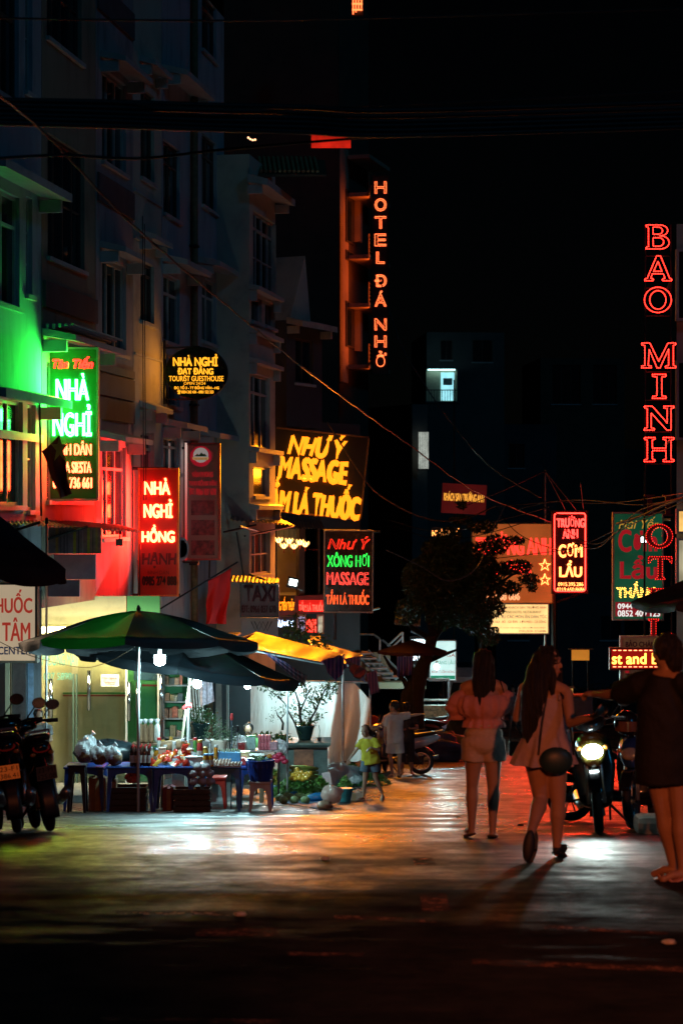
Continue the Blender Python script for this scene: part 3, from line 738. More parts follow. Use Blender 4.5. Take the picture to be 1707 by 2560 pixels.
# white-red taxi office sign, its logo and photographs
TX = Sign('taxi_office_sign', 'tall taxi office sign fading cream to red under a round mountain logo', 468, 1112, 546, 1396, 44.5, None or glow('lit_taxi', (1, .5, .38), .0), mat('taxi_frame', (.4, .05, .04), .4), fw=.045)
pm = TX.T.children[0]
m = bpy.data.materials.new('taxi_face'); m.use_nodes = True; nt = m.node_tree; b = nt.nodes['Principled BSDF']
tc = nt.nodes.new('ShaderNodeTexCoord'); sp = nt.nodes.new('ShaderNodeSeparateXYZ'); cr = nt.nodes.new('ShaderNodeValToRGB')
nt.links.new(tc.outputs['Generated'], sp.inputs[0]); nt.links.new(sp.outputs[2], cr.inputs[0]); nt.links.new(cr.outputs[0], b.inputs['Base Color']); nt.links.new(cr.outputs[0], b.inputs['Emission Color'])
cr.color_ramp.elements[0].position = .15; cr.color_ramp.elements[0].color = (.45, .02, .02, 1); cr.color_ramp.elements[1].position = .9; cr.color_ramp.elements[1].color = (.62, .42, .36, 1)
e = cr.color_ramp.elements.new(.5); e.color = (.5, .10, .09, 1)
b.inputs['Emission Strength'].default_value = 1.0; pm.data.materials.clear(); pm.data.materials.append(m)
def disc(sg, u, v, ru, rv, m, name, y=-.008, th=.006, n=28):
    x, z = sg.L(u, v); k = sg.d / F
    return MB().prism([(x + math.cos(2 * math.pi * i / n) * ru * k, z + math.sin(2 * math.pi * i / n) * rv * k) for i in range(n)], y, y + th).build(name, m, sg.T)
disc(TX, 502.5, 1141, 27, 26, glow('logo_red', (.55, .01, .03), .4), 'logo')
lg = disc(TX, 502.5, 1138, 19, 19, glow('logo_sky', (.6, .55, .5), .35), 'logo_field', -.013)
x, z = TX.L(502, 1141); k = TX.d / F
MB().prism([(x - 16 * k, z), (x - 8 * k, z + 7 * k), (x - 4 * k, z + 3 * k), (x + 2 * k, z + 10 * k), (x + 7 * k, z + 5 * k), (x + 10 * k, z + 7 * k), (x + 16 * k, z)], -.018, -.014).build('logo_mountain', INK_G, lg)
MB().prism([(x - 21 * k, z - 2 * k), (x + 21 * k, z - 2 * k), (x + 19 * k, z - 9 * k), (x - 19 * k, z - 9 * k)], -.019, -.0135).build('logo_ribbon', glow('ribbon', (.7, .4, .15), .4), lg)
TX.text('TAXI ĐỒNG VĂN', 487, 1144, 518, 1149, INK_R, y=-.022)
TAXR = glow('taxi_letter_red', (.45, .015, .02), .5)
fat(TX, 'VĂN PHÒNG', 481, 1176, 533, 1192, TAXR, .005); fat(TX, 'TAXI ĐỒNG VĂN', 473, 1197, 541, 1214, TAXR, .005); fat(TX, 'ĐT: 0966 037 678', 474, 1221, 540, 1237, TAXR, .005)
for i, (v0, v1) in enumerate(((1251, 1288), (1300, 1338), (1351, 1388))):
    TX.rectm(478, v0, 537, v1, mat('photo_print_%s' % 'abc'[i], (.2, .03, .03), .5, var=.9, scale=5 + i), 'photo_print')
TX.arm(524, 1400, 522, 1480, .02); TX.arm(466, 1120, 455, 1120, .03); TX.arm(466, 1380, 455, 1380, .03)
# the round black guesthouse sign
RS = thing('round_guesthouse_sign', 'round black sign with glowing amber guesthouse lettering, hung from a wall bracket', 'sign', P(491, 932, 42.6))
k = 42.6 / F
MB().prism([(math.cos(2 * math.pi * i / 48) * 77 * k, math.sin(2 * math.pi * i / 48) * 64 * k) for i in range(48)], 0, .12).build('disc', mat('black_gloss_board', (.008, .012, .009), .25), RS)
r_ = MB(); r_.tube([(math.cos(2 * math.pi * i / 48) * 77.5 * k, 0.05, math.sin(2 * math.pi * i / 48) * 64.5 * k) for i in range(50)], .022, 5); r_.build('rim', M['metal_dark'], RS)
class _R: pass
rs = Sign.__new__(Sign); rs.T = RS; rs.uc, rs.vc, rs.d = 491, 932, 42.6
AM = neon('amber_round', (1, .40, .02), 1.5)
fat(rs, 'NHÀ NGHỈ', 434, 886, 544, 915, AM, .013); fat(rs, 'ĐẠT ĐĂNG', 445, 916, 533, 940, AM, .010)
fat(rs, 'TOURIST GUESTHOUSE', 423, 940, 559, 953, AM, .003); rs.text('OPEN 24/24', 460, 955, 514, 962, AM); fat(rs, 'ĐC: TỔ 3 - TT ĐỒNG VĂN - HG', 436, 963, 548, 973, AM, .003)
fat(rs, '☎ 0354 242 434 - 0981 522 323', 444, 975, 534, 985, AM, .003)
wash(RS, (1, .34, .03), 14, 1, .8, (0, -.06, 0), (-90, 0, -50), spread=130)
rs.arm(410, 870, 500, 866, .02, .04); rs.arm(410, 998, 500, 998, .02, .04); rs.arm(411, 850, 411, 1010, .03, .06)
# dark TAXI board
s = Sign('taxi_board', 'unlit grey board with dark red TAXI and a phone number above the striped awnings', 604, 1460, 694, 1540, 46.3, mat('dull_board', (.16, .15, .155), .6, var=.15), M['metal_dark'])
fat(s, 'TAXI', 612, 1464, 688, 1503, mat('ink_dull_red', (.07, .012, .02), .5), .03); fat(s, 'ĐT: 0966 037 678', 605, 1513, 690, 1531, mat('ink_dull_red', (.07, .012, .02), .5), .008)
MB().b2((-.42, .1, -1.0), (.42, .25, -.42)).build('lower_panel', M['trim'], s.T)
zz = MB(); zz.tube([(-.2 + .1 * i, .08, -.5 - (.22 if i % 2 else 0)) for i in range(5)], .01, 4); zz.tube([(-.12 + .1 * i, .08, -.5 - (.22 if i % 2 else 0)) for i in range(5)], .01, 4); zz.build('zigzag_grille', M['metal_dark'], s.T)
s.arm(612, 1470, 590, 1330, .02, .3)
# yellow massage letters
NB = thing('massage_sign', 'huge tilted sign of glowing yellow letters NHƯ Ý MASSAGE on a dark frame', 'sign', P(795, 1190, 54)); NB.rotation_euler = (0, R(6.0), 0)
nb = Sign.__new__(Sign); nb.T = NB; nb.uc, nb.vc, nb.d = 795, 1190, 54
MB().b2((-1.3, .08, -1.02), (1.22, .16, 1.15)).build('panel', mat('black_board', (.004, .004, .004), .6), NB)
for a, b in (((-1.25, .05, -1.08), (1.25, .12, -1.03)), ((-1.25, .05, 1.16), (1.25, .12, 1.2)), ((1.23, .05, -1.03), (1.28, .12, 1.16))): MB().b2(a, b).build('frame_bar', M['rust'], NB)
fat(nb, 'NHƯ Ý', 716, 1083, 856, 1143, YELB, .05, shear=.2)
fat(nb, 'MASSAGE', 699, 1149, 866, 1204, YELB, .05); fat(nb, 'TẮM LÁ THUỐC', 664, 1203, 906, 1289, YELB, .05)
wash(NB, (1, .27, .006), 900, 2.4, 2.0, rot=(-54, 0, 6), spread=92)
for x in (-.9, 0, .9): MB().tube([(x, .2, 1.15), (x, 2.8, 1.0)], .03, 5).build('strut', M['rust'], NB)
for x in (-.9, .9): MB().tube([(x, .2, -1.0), (x, 2.8, -.8)], .03, 5).build('strut', M['rust'], NB)
# neon box sign
s = Sign('massage_neon_sign', 'framed black neon box sign with red, green and orange outline lettering below the yellow letters', 812, 1328, 930, 1529, 52.5, mat('black_mirror_board', (.012, .012, .014), .12), M['trim'], roll=R(.4))
s.text('Như Ý', 819, 1341, 924, 1373, RED_S, style='tube', r=.009, shear=.3); s.text('XÔNG HƠI', 818, 1381, 922, 1417, GREEN, style='tube', r=.009)
s.text('MASSAGE', 817, 1431, 921, 1462, neon('pink_red', (1, .07, .05), 1.7), style='tube', r=.010); s.text('TẮM LÁ THUỐC', 816, 1474, 922, 1511, neon('orange_tube', (1, .10, .02), 1.7), style='tube', r=.009)
s.arm(838, 1530, 838, 1600, .04); s.arm(930, 1330, 950, 1330, .03, .1, 1); s.arm(930, 1525, 950, 1525, .03, .1, 1)
wash(s.T, (1, .12, .05), 40, 1.1, 1.8)
# small lit boards under the entrance
s = Sign('amber_shop_board', 'small amber lit board reading TIẾN THỦY under the lantern-lit entrance', 697, 1488, 737, 1527, 54.5, board('black_board2', (.012, .01, .01)), None); fat(s, 'G TIẾN THỦY', 698, 1492, 736, 1526, YELB, .008)
s = Sign('red_led_board', 'red running-light board TẮM LÁ THUỐC joining the neon box sign on its left', 746, 1500, 811, 1530, 54, lit('red_led_face', (1, .012, .008), .8), None); fat(s, 'TẮM LÁ THUỐC', 748, 1502, 810, 1528, neon('red_led_txt', (1, .05, .03), 4), .006)
s = Sign('white_lit_board', 'small blue-white lit board of blocky letters beneath the amber board', 687, 1540, 733, 1568, 53.5, board('navy_board', (.02, .03, .08)), None); fat(s, 'ẨU NHI', 689, 1541, 732, 1567, neon('blue_white', (.55, .75, 1), 4), .02)
s = Sign('red_letter_panel', 'upright panel of glowing red vertical letters in the shopfront below the neon box', 765, 1547, 792, 1582, 54.2, lit('red_panel', (1, .02, .01), .5), None)
for i in range(5): s.rectm(766 + i * 5.3, 1549, 769 + i * 5.3, 1580, neon('red_led_txt', (1, .05, .03), 4), 'light_bar', -.012, -.002)
s = Sign('menu_lightbox_small', 'narrow cream lit menu panel right of the red vertical letters', 795, 1540, 807, 1582, 54.3, lit('menu', (.75, .7, .5), .55, .6, 6), M['trim'])
s = Sign('menu_lightbox_small', 'narrow violet-white lit panel left of the red vertical letters', 745, 1540, 762, 1580, 54.4, lit('menu2', (.5, .5, .8), .55, .6, 6), M['trim'])
s = Sign('amber_low_board', 'low amber lit board half hidden behind the striped awnings', 775, 1588, 802, 1603, 51, board('black_board2', (.012, .01, .01)), None); fat(s, 'THANKS', 776, 1590, 801, 1602, YELB, .006)
# the lanterns over the entrance
lan = None
M['petal'] = cloth('lantern_petal', (.9, .62, .3), back=.6, rough=.6)
PETALG = glow('lantern_glow', (1, .48, .12), 3.2, .35, 14)
for i, (u, v) in enumerate(((697, 1350), (710, 1364), (723, 1352), (735, 1365), (750, 1355), (763, 1360))):
    if lan is None:
        lan = thing('lotus_lantern', '', 'lantern', P(u, v, 55.5), 0, 'lotus lanterns hanging over the massage entrance'); r_ = .115
        MB().tube([(0, 0, .1), (0, 0, .42)], .006, 4).build('cord', M['cable'], lan)
        bl = MB().ell((0, 0, -.01), (.055, .055, .07), 8, 6).build('bulb', glow('lantern_bulb', (1, .6, .25), 9), lan)
        for j in range(8):
            q = MB(); a = j * math.pi / 4
            def pf(s_, t_, a=a): 
                w = math.sin(math.pi * min(1, t_ * .85 + .1)) * .5; rr = .03 + .1 * math.sin(t_ * 1.9); aa = a + (s_ - .5) * w * 1.4
                return (math.cos(aa) * rr, math.sin(aa) * rr, -.09 + .17 * t_)
            q.grid(pf, 3, 4); q.build('petal', PETALG, lan, smooth=True)
        MB().tube([(0, 0, -.09), (0, 0, -.2)], [.012, .02], 5).build('tassel', INK_R, lan); L_ = lan
    else: L_ = copy_tree(lan, loc=P(u, v, 55.5 + .12 * i))
    L_['label'] = 'glowing lotus lantern over the massage entrance, %s' % ['leftmost of the row', 'low one second from the left', 'raised one third from the left', 'low one fourth from the left', 'fifth from the left', 'rightmost of the row'][i]
# floodlight
fl = thing('floodlight', 'small white LED floodlight aimed at the street between the amber and red boards', 'floodlight', P(733, 1457, 52.8))
MB().box((0, .03, 0), (.32, .06, .28), Euler((R(-20), R(12), 0)).to_matrix()).build('housing', M['metal_dark'], fl)
MB().box((0, -.02, .01), (.2, .012, .16), Euler((R(-20), R(12), 0)).to_matrix()).build('lens', glow('flood_lens', (.75, 1, .95), 14), fl)
MB().tube([(0, .05, -.1), (.2, 1.2, -.25)], .02, 5).build('bracket', M['metal_dark'], fl)
o = wash(fl, (1, .82, .68), 22, .2, .16, (.02, -.05, -.01), spread=40, name='floodlight_beam'); o.rotation_euler = Vector((2.3, -11.5, -2.3)).to_track_quat('-Z', 'Y').to_euler()

# ---- vertical hotel sign
s = Sign('hotel_sign', 'tall narrow vertical sign spelling HOTEL ĐÁ NHỎ in orange light tubes on the far tower', 932, 441, 970, 935, 98, mat('dark_red_board', (.09, .035, .025), .5), M['plaster_brown'], thick=.3)
for t, y0, y1 in (('H', 300, 420), ('O', 473, 598), ('T', 655, 777), ('E', 832, 952), ('L', 1012, 1130), ('Đ', 1247, 1365), ('Á', 1410, 1565), ('N', 1690, 1808), ('H', 1863, 1980), ('Ở', 2020, 2190)):
    w = 10 if t == 'L' else 14
    s.text(t, 951 - w, 380 + y0 / 4.056, 951 + w, 380 + y1 / 4.056, neon('hotel_tube', (1, .15, .04), 3.5), style='tube', r=.017)
s.arm(932, 460, 925, 460, .08, .1, 3); s.arm(932, 900, 925, 900, .08, .1, 3)
wash(s.T, (1, .22, .04), 200, .9, 9, (0, -.2, 0)); wash(s.T, (1, .16, .02), 90, .8, 9, (-.5, 3.2, 0), (-90, 0, -88))
# red lit strips and rooftop light
s = Sign('red_light_box', 'flat red glowing light box crossed by dark cables high on the dark wall', 778, 323, 877, 369, 95, lit('dull_red', (.8, .02, .008), .65, .5, 1.2), None)
s = Sign('orange_roof_sign', 'orange lattice roof sign cut off by the top edge of the picture', 879, -30, 908, 40, 95, board('black_board2', (.012, .01, .01)), None)
for i in range(4): s.rectm(881 + i * 7, -28, 884 + i * 7, 36 - i * 5, neon('hotel_tube', (1, .24, .05), 5), 'light_bar', -.1, -.01)
for i in range(4): s.rectm(880, -20 + i * 15, 906, -17 + i * 15, neon('hotel_tube', (1, .24, .05), 5), 'light_bar', -.2, -.11)
fr_ = thing('fairy_light_string', 'short string of four tiny warm fairy lights on the dark wall above the tiled canopy', 'fairy lights', P(620, 345, 93))
for i, (u, v) in enumerate(((621, 344), (626, 348), (632, 350), (638, 349))): p = P(u, v, 93) - P(620, 345, 93); MB().ell(p, .05, 6, 4).build('bulb', glow('fairy', (1, .5, .25), 3), fr_)
q = P(638, 349, 93) - P(620, 345, 93); MB().tube([(0, .03, .03), (q.x, .03, q.z)], .012, 4).build('wire', M['cable'], fr_)

# ---- serif letters as outline polygons
def circ(cx, cy, rx, ry, n=26, a0=0, a1=360): return [Vector((cx + rx * math.cos(R(a0 + (a1 - a0) * i / n)), cy + ry * math.sin(R(a0 + (a1 - a0) * i / n)))) for i in range(n + (0 if abs(a1 - a0) == 360 else 1))]
def V2(*a): return [Vector(p) for p in a]
SERIF = {
 'H': [V2((0, 0), (.36, 0), (.36, .07), (.27, .1), (.27, .46), (.73, .46), (.73, .1), (.64, .07), (.64, 0), (1, 0), (1, .07), (.9, .1), (.9, .9), (1, .93), (1, 1), (.64, 1), (.64, .93), (.73, .9), (.73, .56), (.27, .56), (.27, .9), (.36, .93), (.36, 1), (0, 1), (0, .93), (.1, .9), (.1, .1), (0, .07))],
 'I': [V2((0, 0), (1, 0), (1, .08), (.68, .11), (.68, .89), (1, .92), (1, 1), (0, 1), (0, .92), (.32, .89), (.32, .11), (0, .08))],
 'N': [V2((0, 0), (.34, 0), (.34, .07), (.23, .1), (.23, .72), (.76, 0), (.9, 0), (.9, .9), (1, .93), (1, 1), (.66, 1), (.66, .93), (.77, .9), (.77, .3), (.27, 1), (0, 1), (0, .93), (.1, .9), (.1, .1), (0, .07))],
 'M': [V2((0, 0), (.28, 0), (.28, .07), (.19, .1), (.22, .74), (.45, 0), (.54, 0), (.79, .76), (.79, .1), (.7, .07), (.7, 0), (1, 0), (1, .07), (.93, .1), (.93, .9), (1, .93), (1, 1), (.77, 1), (.5, .26), (.24, 1), (0, 1), (0, .93), (.09, .9), (.09, .1), (0, .07))],
 'A': [V2((0, 0), (.32, 0), (.32, .07), (.22, .1), (.28, .28), (.68, .28), (.75, .1), (.65, .07), (.65, 0), (1, 0), (1, .07), (.92, .1), (.58, 1), (.44, 1), (.09, .1), (0, .07)), V2((.33, .38), (.63, .38), (.49, .78))],
 'O': [circ(.5, .5, .5, .52), circ(.5, .5, .3, .38)],
 'B': [V2((0, 0)) + circ(.62, .27, .36, .27, 10, -90, 90) + circ(.58, .77, .34, .23, 10, -90, 90) + V2((0, 1), (0, .93), (.1, .9), (.1, .1), (0, .07)), circ(.55, .29, .2, .18, 8, -90, 90) + V2((.3, .47), (.3, .11)), circ(.52, .76, .18, .15, 8, -90, 90) + V2((.3, .91), (.3, .61))],
 'T': [V2((.3, 0), (.7, 0), (.7, .07), (.59, .1), (.59, .9), (.85, .9), (.94, .72), (1, .72), (1, 1), (0, 1), (0, .72), (.06, .72), (.15, .9), (.41, .9), (.41, .1), (.3, .07))],
 'E': [V2((0, 0), (.95, 0), (1, .26), (.92, .26), (.84, .1), (.3, .1), (.3, .46), (.6, .46), (.64, .36), (.7, .36), (.7, .66), (.64, .66), (.6, .56), (.3, .56), (.3, .9), (.8, .9), (.88, .76), (.95, .76), (.93, 1), (0, 1), (0, .93), (.12, .9), (.12, .1), (0, .07))],
 'L': [V2((0, 0), (.95, 0), (1, .3), (.92, .3), (.84, .1), (.32, .1), (.32, .9), (.44, .93), (.44, 1), (0, 1), (0, .93), (.12, .9), (.12, .1), (0, .07))]}
K9 = .9186
BM = thing('vertical_name_sign', 'vertical red dotted letters BAO MINH on two thin posts over the right side', 'sign', P(1645, 900, 42))
bm_ = Sign.__new__(Sign); bm_.T = BM; bm_.uc, bm_.vc, bm_.d = 1645, 900, 42
BRED = neon('baominh_red', (1, .02, .012), 13)
for t, a in (('B', (1482, 517, 1535, 572)), ('A', (1479, 588, 1541, 645)), ('O', (1478, 660, 1540, 718)), ('M', (1472, 788, 1550, 845)), ('I', (1497, 860, 1528, 915)), ('N', (1478, 933, 1546, 988)), ('H', (1478, 1005, 1546, 1060))):
    q = [c / K9 for c in a]; x0, z1 = bm_.L(q[0], q[1]); x1, z0 = bm_.L(q[2], q[3])
    lettering('', x0, z0, x1, z1, BRED, BM, y=-.03, style='led', r=.0135, pitch=.034, loops=SERIF[t], name='led_letter')
for u in (1612, 1677): bm_.arm(u, 560, u, 1290, .018, .03, name='post')
for v in (640, 720, 790, 930, 1000, 1080, 1160): bm_.arm(1612, v, 1677, v, .01, .03, name='crossbar')
bm_.arm(1677, 700, 1720, 700, .03, .05, 3); bm_.arm(1677, 1100, 1720, 1100, .03, .05, 3)
wash(BM, (1, .03, .02), 32, .7, 4.5, rot=(-60, 0, 0), spread=60)
HT = thing('vertical_hotel_sign', 'vertical run of dark red serif letters HOTEL below the red dotted name sign', 'sign', P(1647, 1420, 41.5))
ht = Sign.__new__(Sign); ht.T = HT; ht.uc, ht.vc, ht.d = 1647, 1420, 41.5
HR = neon('dim_red_led', (1, .02, .015), 4)
RB = mat('red_channel_letter', (.30, .02, .03), .4, var=.15)
for t, (u0, v0, u1, v1), on in (('H', (1610, 1236, 1682, 1290), 0), ('O', (1612, 1309, 1682, 1372), 1), ('T', (1618, 1390, 1680, 1450), 1), ('E', (1618, 1470, 1678, 1528), 1), ('L', (1618, 1546, 1680, 1600), 1)):
    x0, z1 = ht.L(u0, v0); x1, z0 = ht.L(u1, v1)
    lps = SERIF[t]
    # channel letter body: side walls and front face
    bm = bmesh.new()
    allp = [p for l in lps for p in l]; ax, bx = min(p.x for p in allp), max(p.x for p in allp); az, bz = min(p.y for p in allp), max(p.y for p in allp)
    es = []
    for l in lps:
        vs = [bm.verts.new((lerp(x0, x1, (p.x - ax) / (bx - ax)), 0, lerp(z0, z1, (p.y - az) / (bz - az)))) for p in l]
        es += [bm.edges.new((vs[i], vs[(i + 1) % len(vs)])) for i in range(len(vs))]
    bmesh.ops.triangle_fill(bm, use_beauty=True, edges=es, normal=(0, -1, 0))
    r2 = bmesh.ops.extrude_face_region(bm, geom=bm.faces[:]); bmesh.ops.translate(bm, verts=[g for g in r2['geom'] if isinstance(g, bmesh.types.BMVert)], vec=(0, .08, 0))
    me = bpy.data.meshes.new('channel_letter'); bm.to_mesh(me); bm.free(); me.materials.append(RB); o = bpy.data.objects.new('channel_letter', me); COL.objects.link(o); o.parent = HT
    if on: lettering('', x0 + .015, z0 + .015, x1 - .015, z1 - .015, HR, HT, y=-.012, style='led', r=.010, pitch=.05, loops=lps, name='led_letter')
for u in (1612, 1680): ht.arm(u, 1180, u, 1640, .02, .12, name='post')
ht.arm(1680, 1300, 1730, 1300, .03, .12, 4)

# ---- green hot-pot sign
s = Sign('hotpot_sign', 'big green sign with red Cơm Lẩu and white phone numbers on the right', 1534, 1284, 1654, 1547, 44.5, lit('green_face', (.008, .12, .055), .42, .3, 1.2), M['metal'])
s.text('Hải Yến', 1545, 1292, 1646, 1322, neon('gold_script', (.9, .45, .05), .5), shear=.3)
RL = glow('lit_red_letter', (.5, .012, .02), .55); fat(s, 'Cơm', 1546, 1325, 1640, 1379, RL, .02); fat(s, 'Lẩu', 1550, 1390, 1640, 1446, RL, .02)
s.text('THẮNG', 1541, 1455, 1640, 1494, neon('amber_led2', (1, .45, .06), 5), style='led', pitch=.05, r=.016)
s.rectm(1537, 1505, 1651, 1541, lit('red_strip', (.35, .01, .02), .5), 'red_strip'); WN = neon('white_digits', (.85, .85, .8), .95)
fat(s, '0944 144 123', 1543, 1509, 1646, 1522, WN, .006, y=-.02); fat(s, '0852 409 123', 1543, 1526, 1648, 1541, WN, .006, y=-.02)
sfl = thing('sign_floodlight', 'small square white floodlight glaring in front of the green hot-pot sign', 'floodlight', P(1608, 1349, 43.4))
MB().box((0, .03, 0), (.16, .05, .14)).build('housing', M['metal_dark'], sfl); MB().box((0, -.003, 0), (.115, .012, .11)).build('lens', glow('flood_lens2', (.9, .95, 1), 8), sfl); MB().tube([(0, .06, 0), (.25, 1.0, .1)], .015, 5).build('bracket', M['metal_dark'], sfl)
# running text LED and poster behind it
s = Sign('led_ticker', 'red running-text LED board with yellow letters t and B behind the dark dressed woman', 1527, 1623, 1700, 1671, 40, lit('ticker_face', (.35, .006, .004), .9), mat('ticker_frame', (.3, .02, .02), .4))
fat(s, 'st and Best', 1529, 1633, 1690, 1660, neon('ticker_text', (1, .45, .06), 4.5), .007)
for v in (1626, 1667):
    for i in range(13): s.rectm(1531 + i * 13, v - 1, 1539 + i * 13, v + 1, neon('ticker_dash', (1, .3, .12), 4), 'light_dash', -.012, -.002)
s = Sign('poster_board', 'faded yellow poster board lettered BẢO CHÂU behind the red ticker', 1553, 1594, 1640, 1716, 41, mat('poster_yellow', (.55, .42, .2), .6), M['metal']); fat(s, 'BẢO CHÂU', 1563, 1600, 1635, 1617, mat('ink_brown', (.12, .03, .03), .5), .006); fat(s, 'THÁNG', 1563, 1680, 1625, 1700, mat('ink_brown', (.12, .03, .03), .5), .006)
s.rectm(1561, 1677, 1571, 1682, RL, 'price_tag', -.03, -.02)
s.arm(1554, 1716, 1554, 1800, .03); s.arm(1638, 1716, 1638, 1800, .03)
# rice-and-hotpot neon box and the wide orange board
s = Sign('rice_hotpot_sign', 'red neon framed sign TRƯỜNG ANH CƠM LẨU with two phone numbers', 1381, 1279, 1466, 1482, 62, mat('maroon_board', (.13, .012, .015), .45), mat('red_frame', (.35, .02, .02), .4), thick=.2)
def rr_(u0, v0, u1, v1, c=6):
    pts = []
    for cx, cy, a in ((u1 - c, v0 + c, -90), (u1 - c, v1 - c, 0), (u0 + c, v1 - c, 90), (u0 + c, v0 + c, 180)): pts += [(cx + c * math.cos(R(a + q)), cy + c * math.sin(R(a + q))) for q in (0, 30, 60, 90)]
    return [Vector(p) for p in pts]
x0, z1 = s.L(1385, 1283); x1, z0 = s.L(1462, 1478)
lettering('', x0, z0, x1, z1, neon('red_rim', (1, .03, .02), 9), s.T, style='tube', r=.018, loops=[[Vector((p.x, -p.y)) for p in rr_(0, 0, 77, 195)]], name='neon_rim')
RN = neon('red_neon2', (1, .04, .03), 6)
s.text('TRƯỜNG', 1391, 1289, 1460, 1318, RN, style='tube', r=.013); s.text('ANH', 1406, 1323, 1443, 1346, RN, style='tube', r=.013)
ON = neon('orange_neon2', (1, .22, .05), 8); s.text('CƠM', 1396, 1356, 1454, 1393, ON, style='tube', r=.015); s.text('LẨU', 1398, 1402, 1453, 1442, ON, style='tube', r=.015)
s.text('0915.395.286', 1394, 1456, 1457, 1465, ON); s.text('0219.650.8686', 1391, 1469, 1460, 1478, ON)
wash(s.T, (1, .04, .015), 330, 1, 2.4, rot=(-66, 0, 4), spread=56)
s = Sign('restaurant_board', 'wide orange board with red ANH letters and two star outlines half behind the tree', 1180, 1310, 1381, 1507, 63.5, lit('orange_board_spill', (.9, .2, .04), .34, .35, .7), M['rust'])  # face glow stands in for the neon light falling on the board
s.text('TRƯỜNG ANH', 1190, 1330, 1377, 1387, neon('red_neon3', (1, .03, .02), 3), style='tube', r=.022)
for v in (1412, 1448): s.text('★', 1347, v - 14, 1375, v + 14, ON, style='tube', r=.015, name='star')
s.text('NHÀ HÀNG', 1190, 1400, 1325, 1436, neon('red_neon3', (1, .03, .02), 3), style='tube', r=.018); s.text('0219 508 686', 1195, 1481, 1298, 1500, neon('warm_digits', (1, .45, .2), 1.2), style='tube', r=.012)
s.arm(1384, 1485, 1386, 1760, .09, .05, name='post'); s.arm(1386, 1508, 1450, 1485, .04, .05); s.arm(1200, 1508, 1200, 1790, .06, .05, name='post')
s = Sign('menu_lightbox', 'cream lit light box listing restaurant dishes in red, green and blue under the orange board', 1225, 1511, 1369, 1583, 63, lit('cream_box', (.9, .55, .2), 1.5, .3, .9), M['metal'])
for t, a, c in (('NHÀ HÀNG KHÁCH SẠN TRƯỜNG ANH', (1228, 1514, 1364, 1523), (.45, .02, .02)), ('TRUONG ANH HOTEL RESTAURANT', (1230, 1527, 1352, 1533), (.05, .35, .15)), ('PHỤC VỤ CÁC MÓN ĂN DÂN TỘC', (1226, 1536, 1366, 1547), (.03, .10, .35)),
                ('DÊ NÚI - BÒ - GÀ ĐEN - LỢN MÁN - CÁ SÔNG', (1227, 1550, 1364, 1559), (.45, .04, .02)), ('NHẬN TỔ CHỨC HỘI NGHỊ, TIỆC CƯỚI, SINH NHẬT', (1229, 1566, 1363, 1572), (.05, .35, .15)), ('ĐT:0915.395.286 - 0219.650.8686', (1297, 1575, 1364, 1580), (.02, .03, .05))):
    s.text(t, *a, mat('print_%d_%d' % (c[0] * 100, c[2] * 100), c, .5))
s = Sign('hotel_name_board', 'dark red board with small gold letters partly hidden by the tree top', 1104, 1210, 1215, 1285, 76, lit('maroon_face', (.25, .012, .012), .22), None, roll=R(3))
fat(s, 'KHÁCH SẠN TRƯỜNG ANH', 1109, 1228, 1209, 1259, GOLD, .01)
s = Sign('scrolling_strip', 'broken strip of orange light letters glimpsed through the top of the dark tree', 1078, 1318, 1150, 1342, 74, board('black_board2', (.012, .01, .01)), None); fat(s, 'NHÀ NGHỈ', 1080, 1321, 1148, 1340, neon('amber_led3', (1, .35, .08), 3.5), .01)
# small white hotel sign and the noodle light box
s = Sign('white_hotel_sign', 'small black sign with white outline HOTEL ĐÁ NHỎ and an orange star', 1026, 1594, 1074, 1664, 70, board('black_board2', (.012, .01, .01)), M['metal_dark']); s.text('HOTEL', 1029, 1598, 1065, 1620, WHITE, style='tube', r=.013); s.text('ĐÁ NHỎ', 1029, 1624, 1069, 1651, WHITE, style='tube', r=.013); s.text('★', 1048, 1650, 1060, 1661, ORANGE)
s = Sign('noodle_light_box', 'bright white-green light box BÁNH CUỐN NÓNG seen behind the bare tree limbs', 1075, 1603, 1138, 1700, 67, lit('noodle_face', (.62, .92, .88), 1.0, .15), M['metal'])
s.text('5', 1080, 1605, 1090, 1619, glow('lit_green_ink', (.02, .5, .15), .5)); s.text('LẨU GÀ', 1082, 1629, 1137, 1642, glow('lit_red_ink', (.6, .02, .04), .5)); s.text('BÁNG LẨU', 1092, 1647, 1136, 1661, glow('lit_teal_ink', (.03, .45, .3), .5)); s.text('BÁNH CUỐN NÓNG', 1078, 1672, 1136, 1683, glow('lit_red_ink', (.6, .02, .04), .5)); s.rectm(1076, 1689, 1137, 1698, glow('lit_green_band', (.02, .45, .25), .5), 'green_band'); s.arm(1108, 1700, 1108, 1800, .04, name='post')

wash(s.T, (.6, 1, .9), 60, .8, 1.3)
# ---- big pharmacy sign at the left edge
s = Sign('medicine_center_sign', 'large cream sign with red ĐÔNG TÂM over blue MEDICINE CENTER at the left edge', -120, 1462, 89, 1652, 31, lit('cream_sign', (.72, .55, .36), .55, .12, .8), mat('sign_edge', (.2, .17, .13), .5), thick=.2)
RS_ = glow('lit_sign_red', (.55, .05, .03), .5)
fat(s, 'NHÀ THUỐC', -110, 1474, 81, 1532, RS_, .008); fat(s, 'ĐÔNG TÂM', -110, 1544, 76, 1603, RS_, .008); fat(s, 'MEDICINE CENTER', -112, 1617, 78, 1636, glow('lit_sign_blue', (.02, .04, .10), .4), .004)
wash(s.T, (1, .7, .45), 14, 1.2, 1.1)
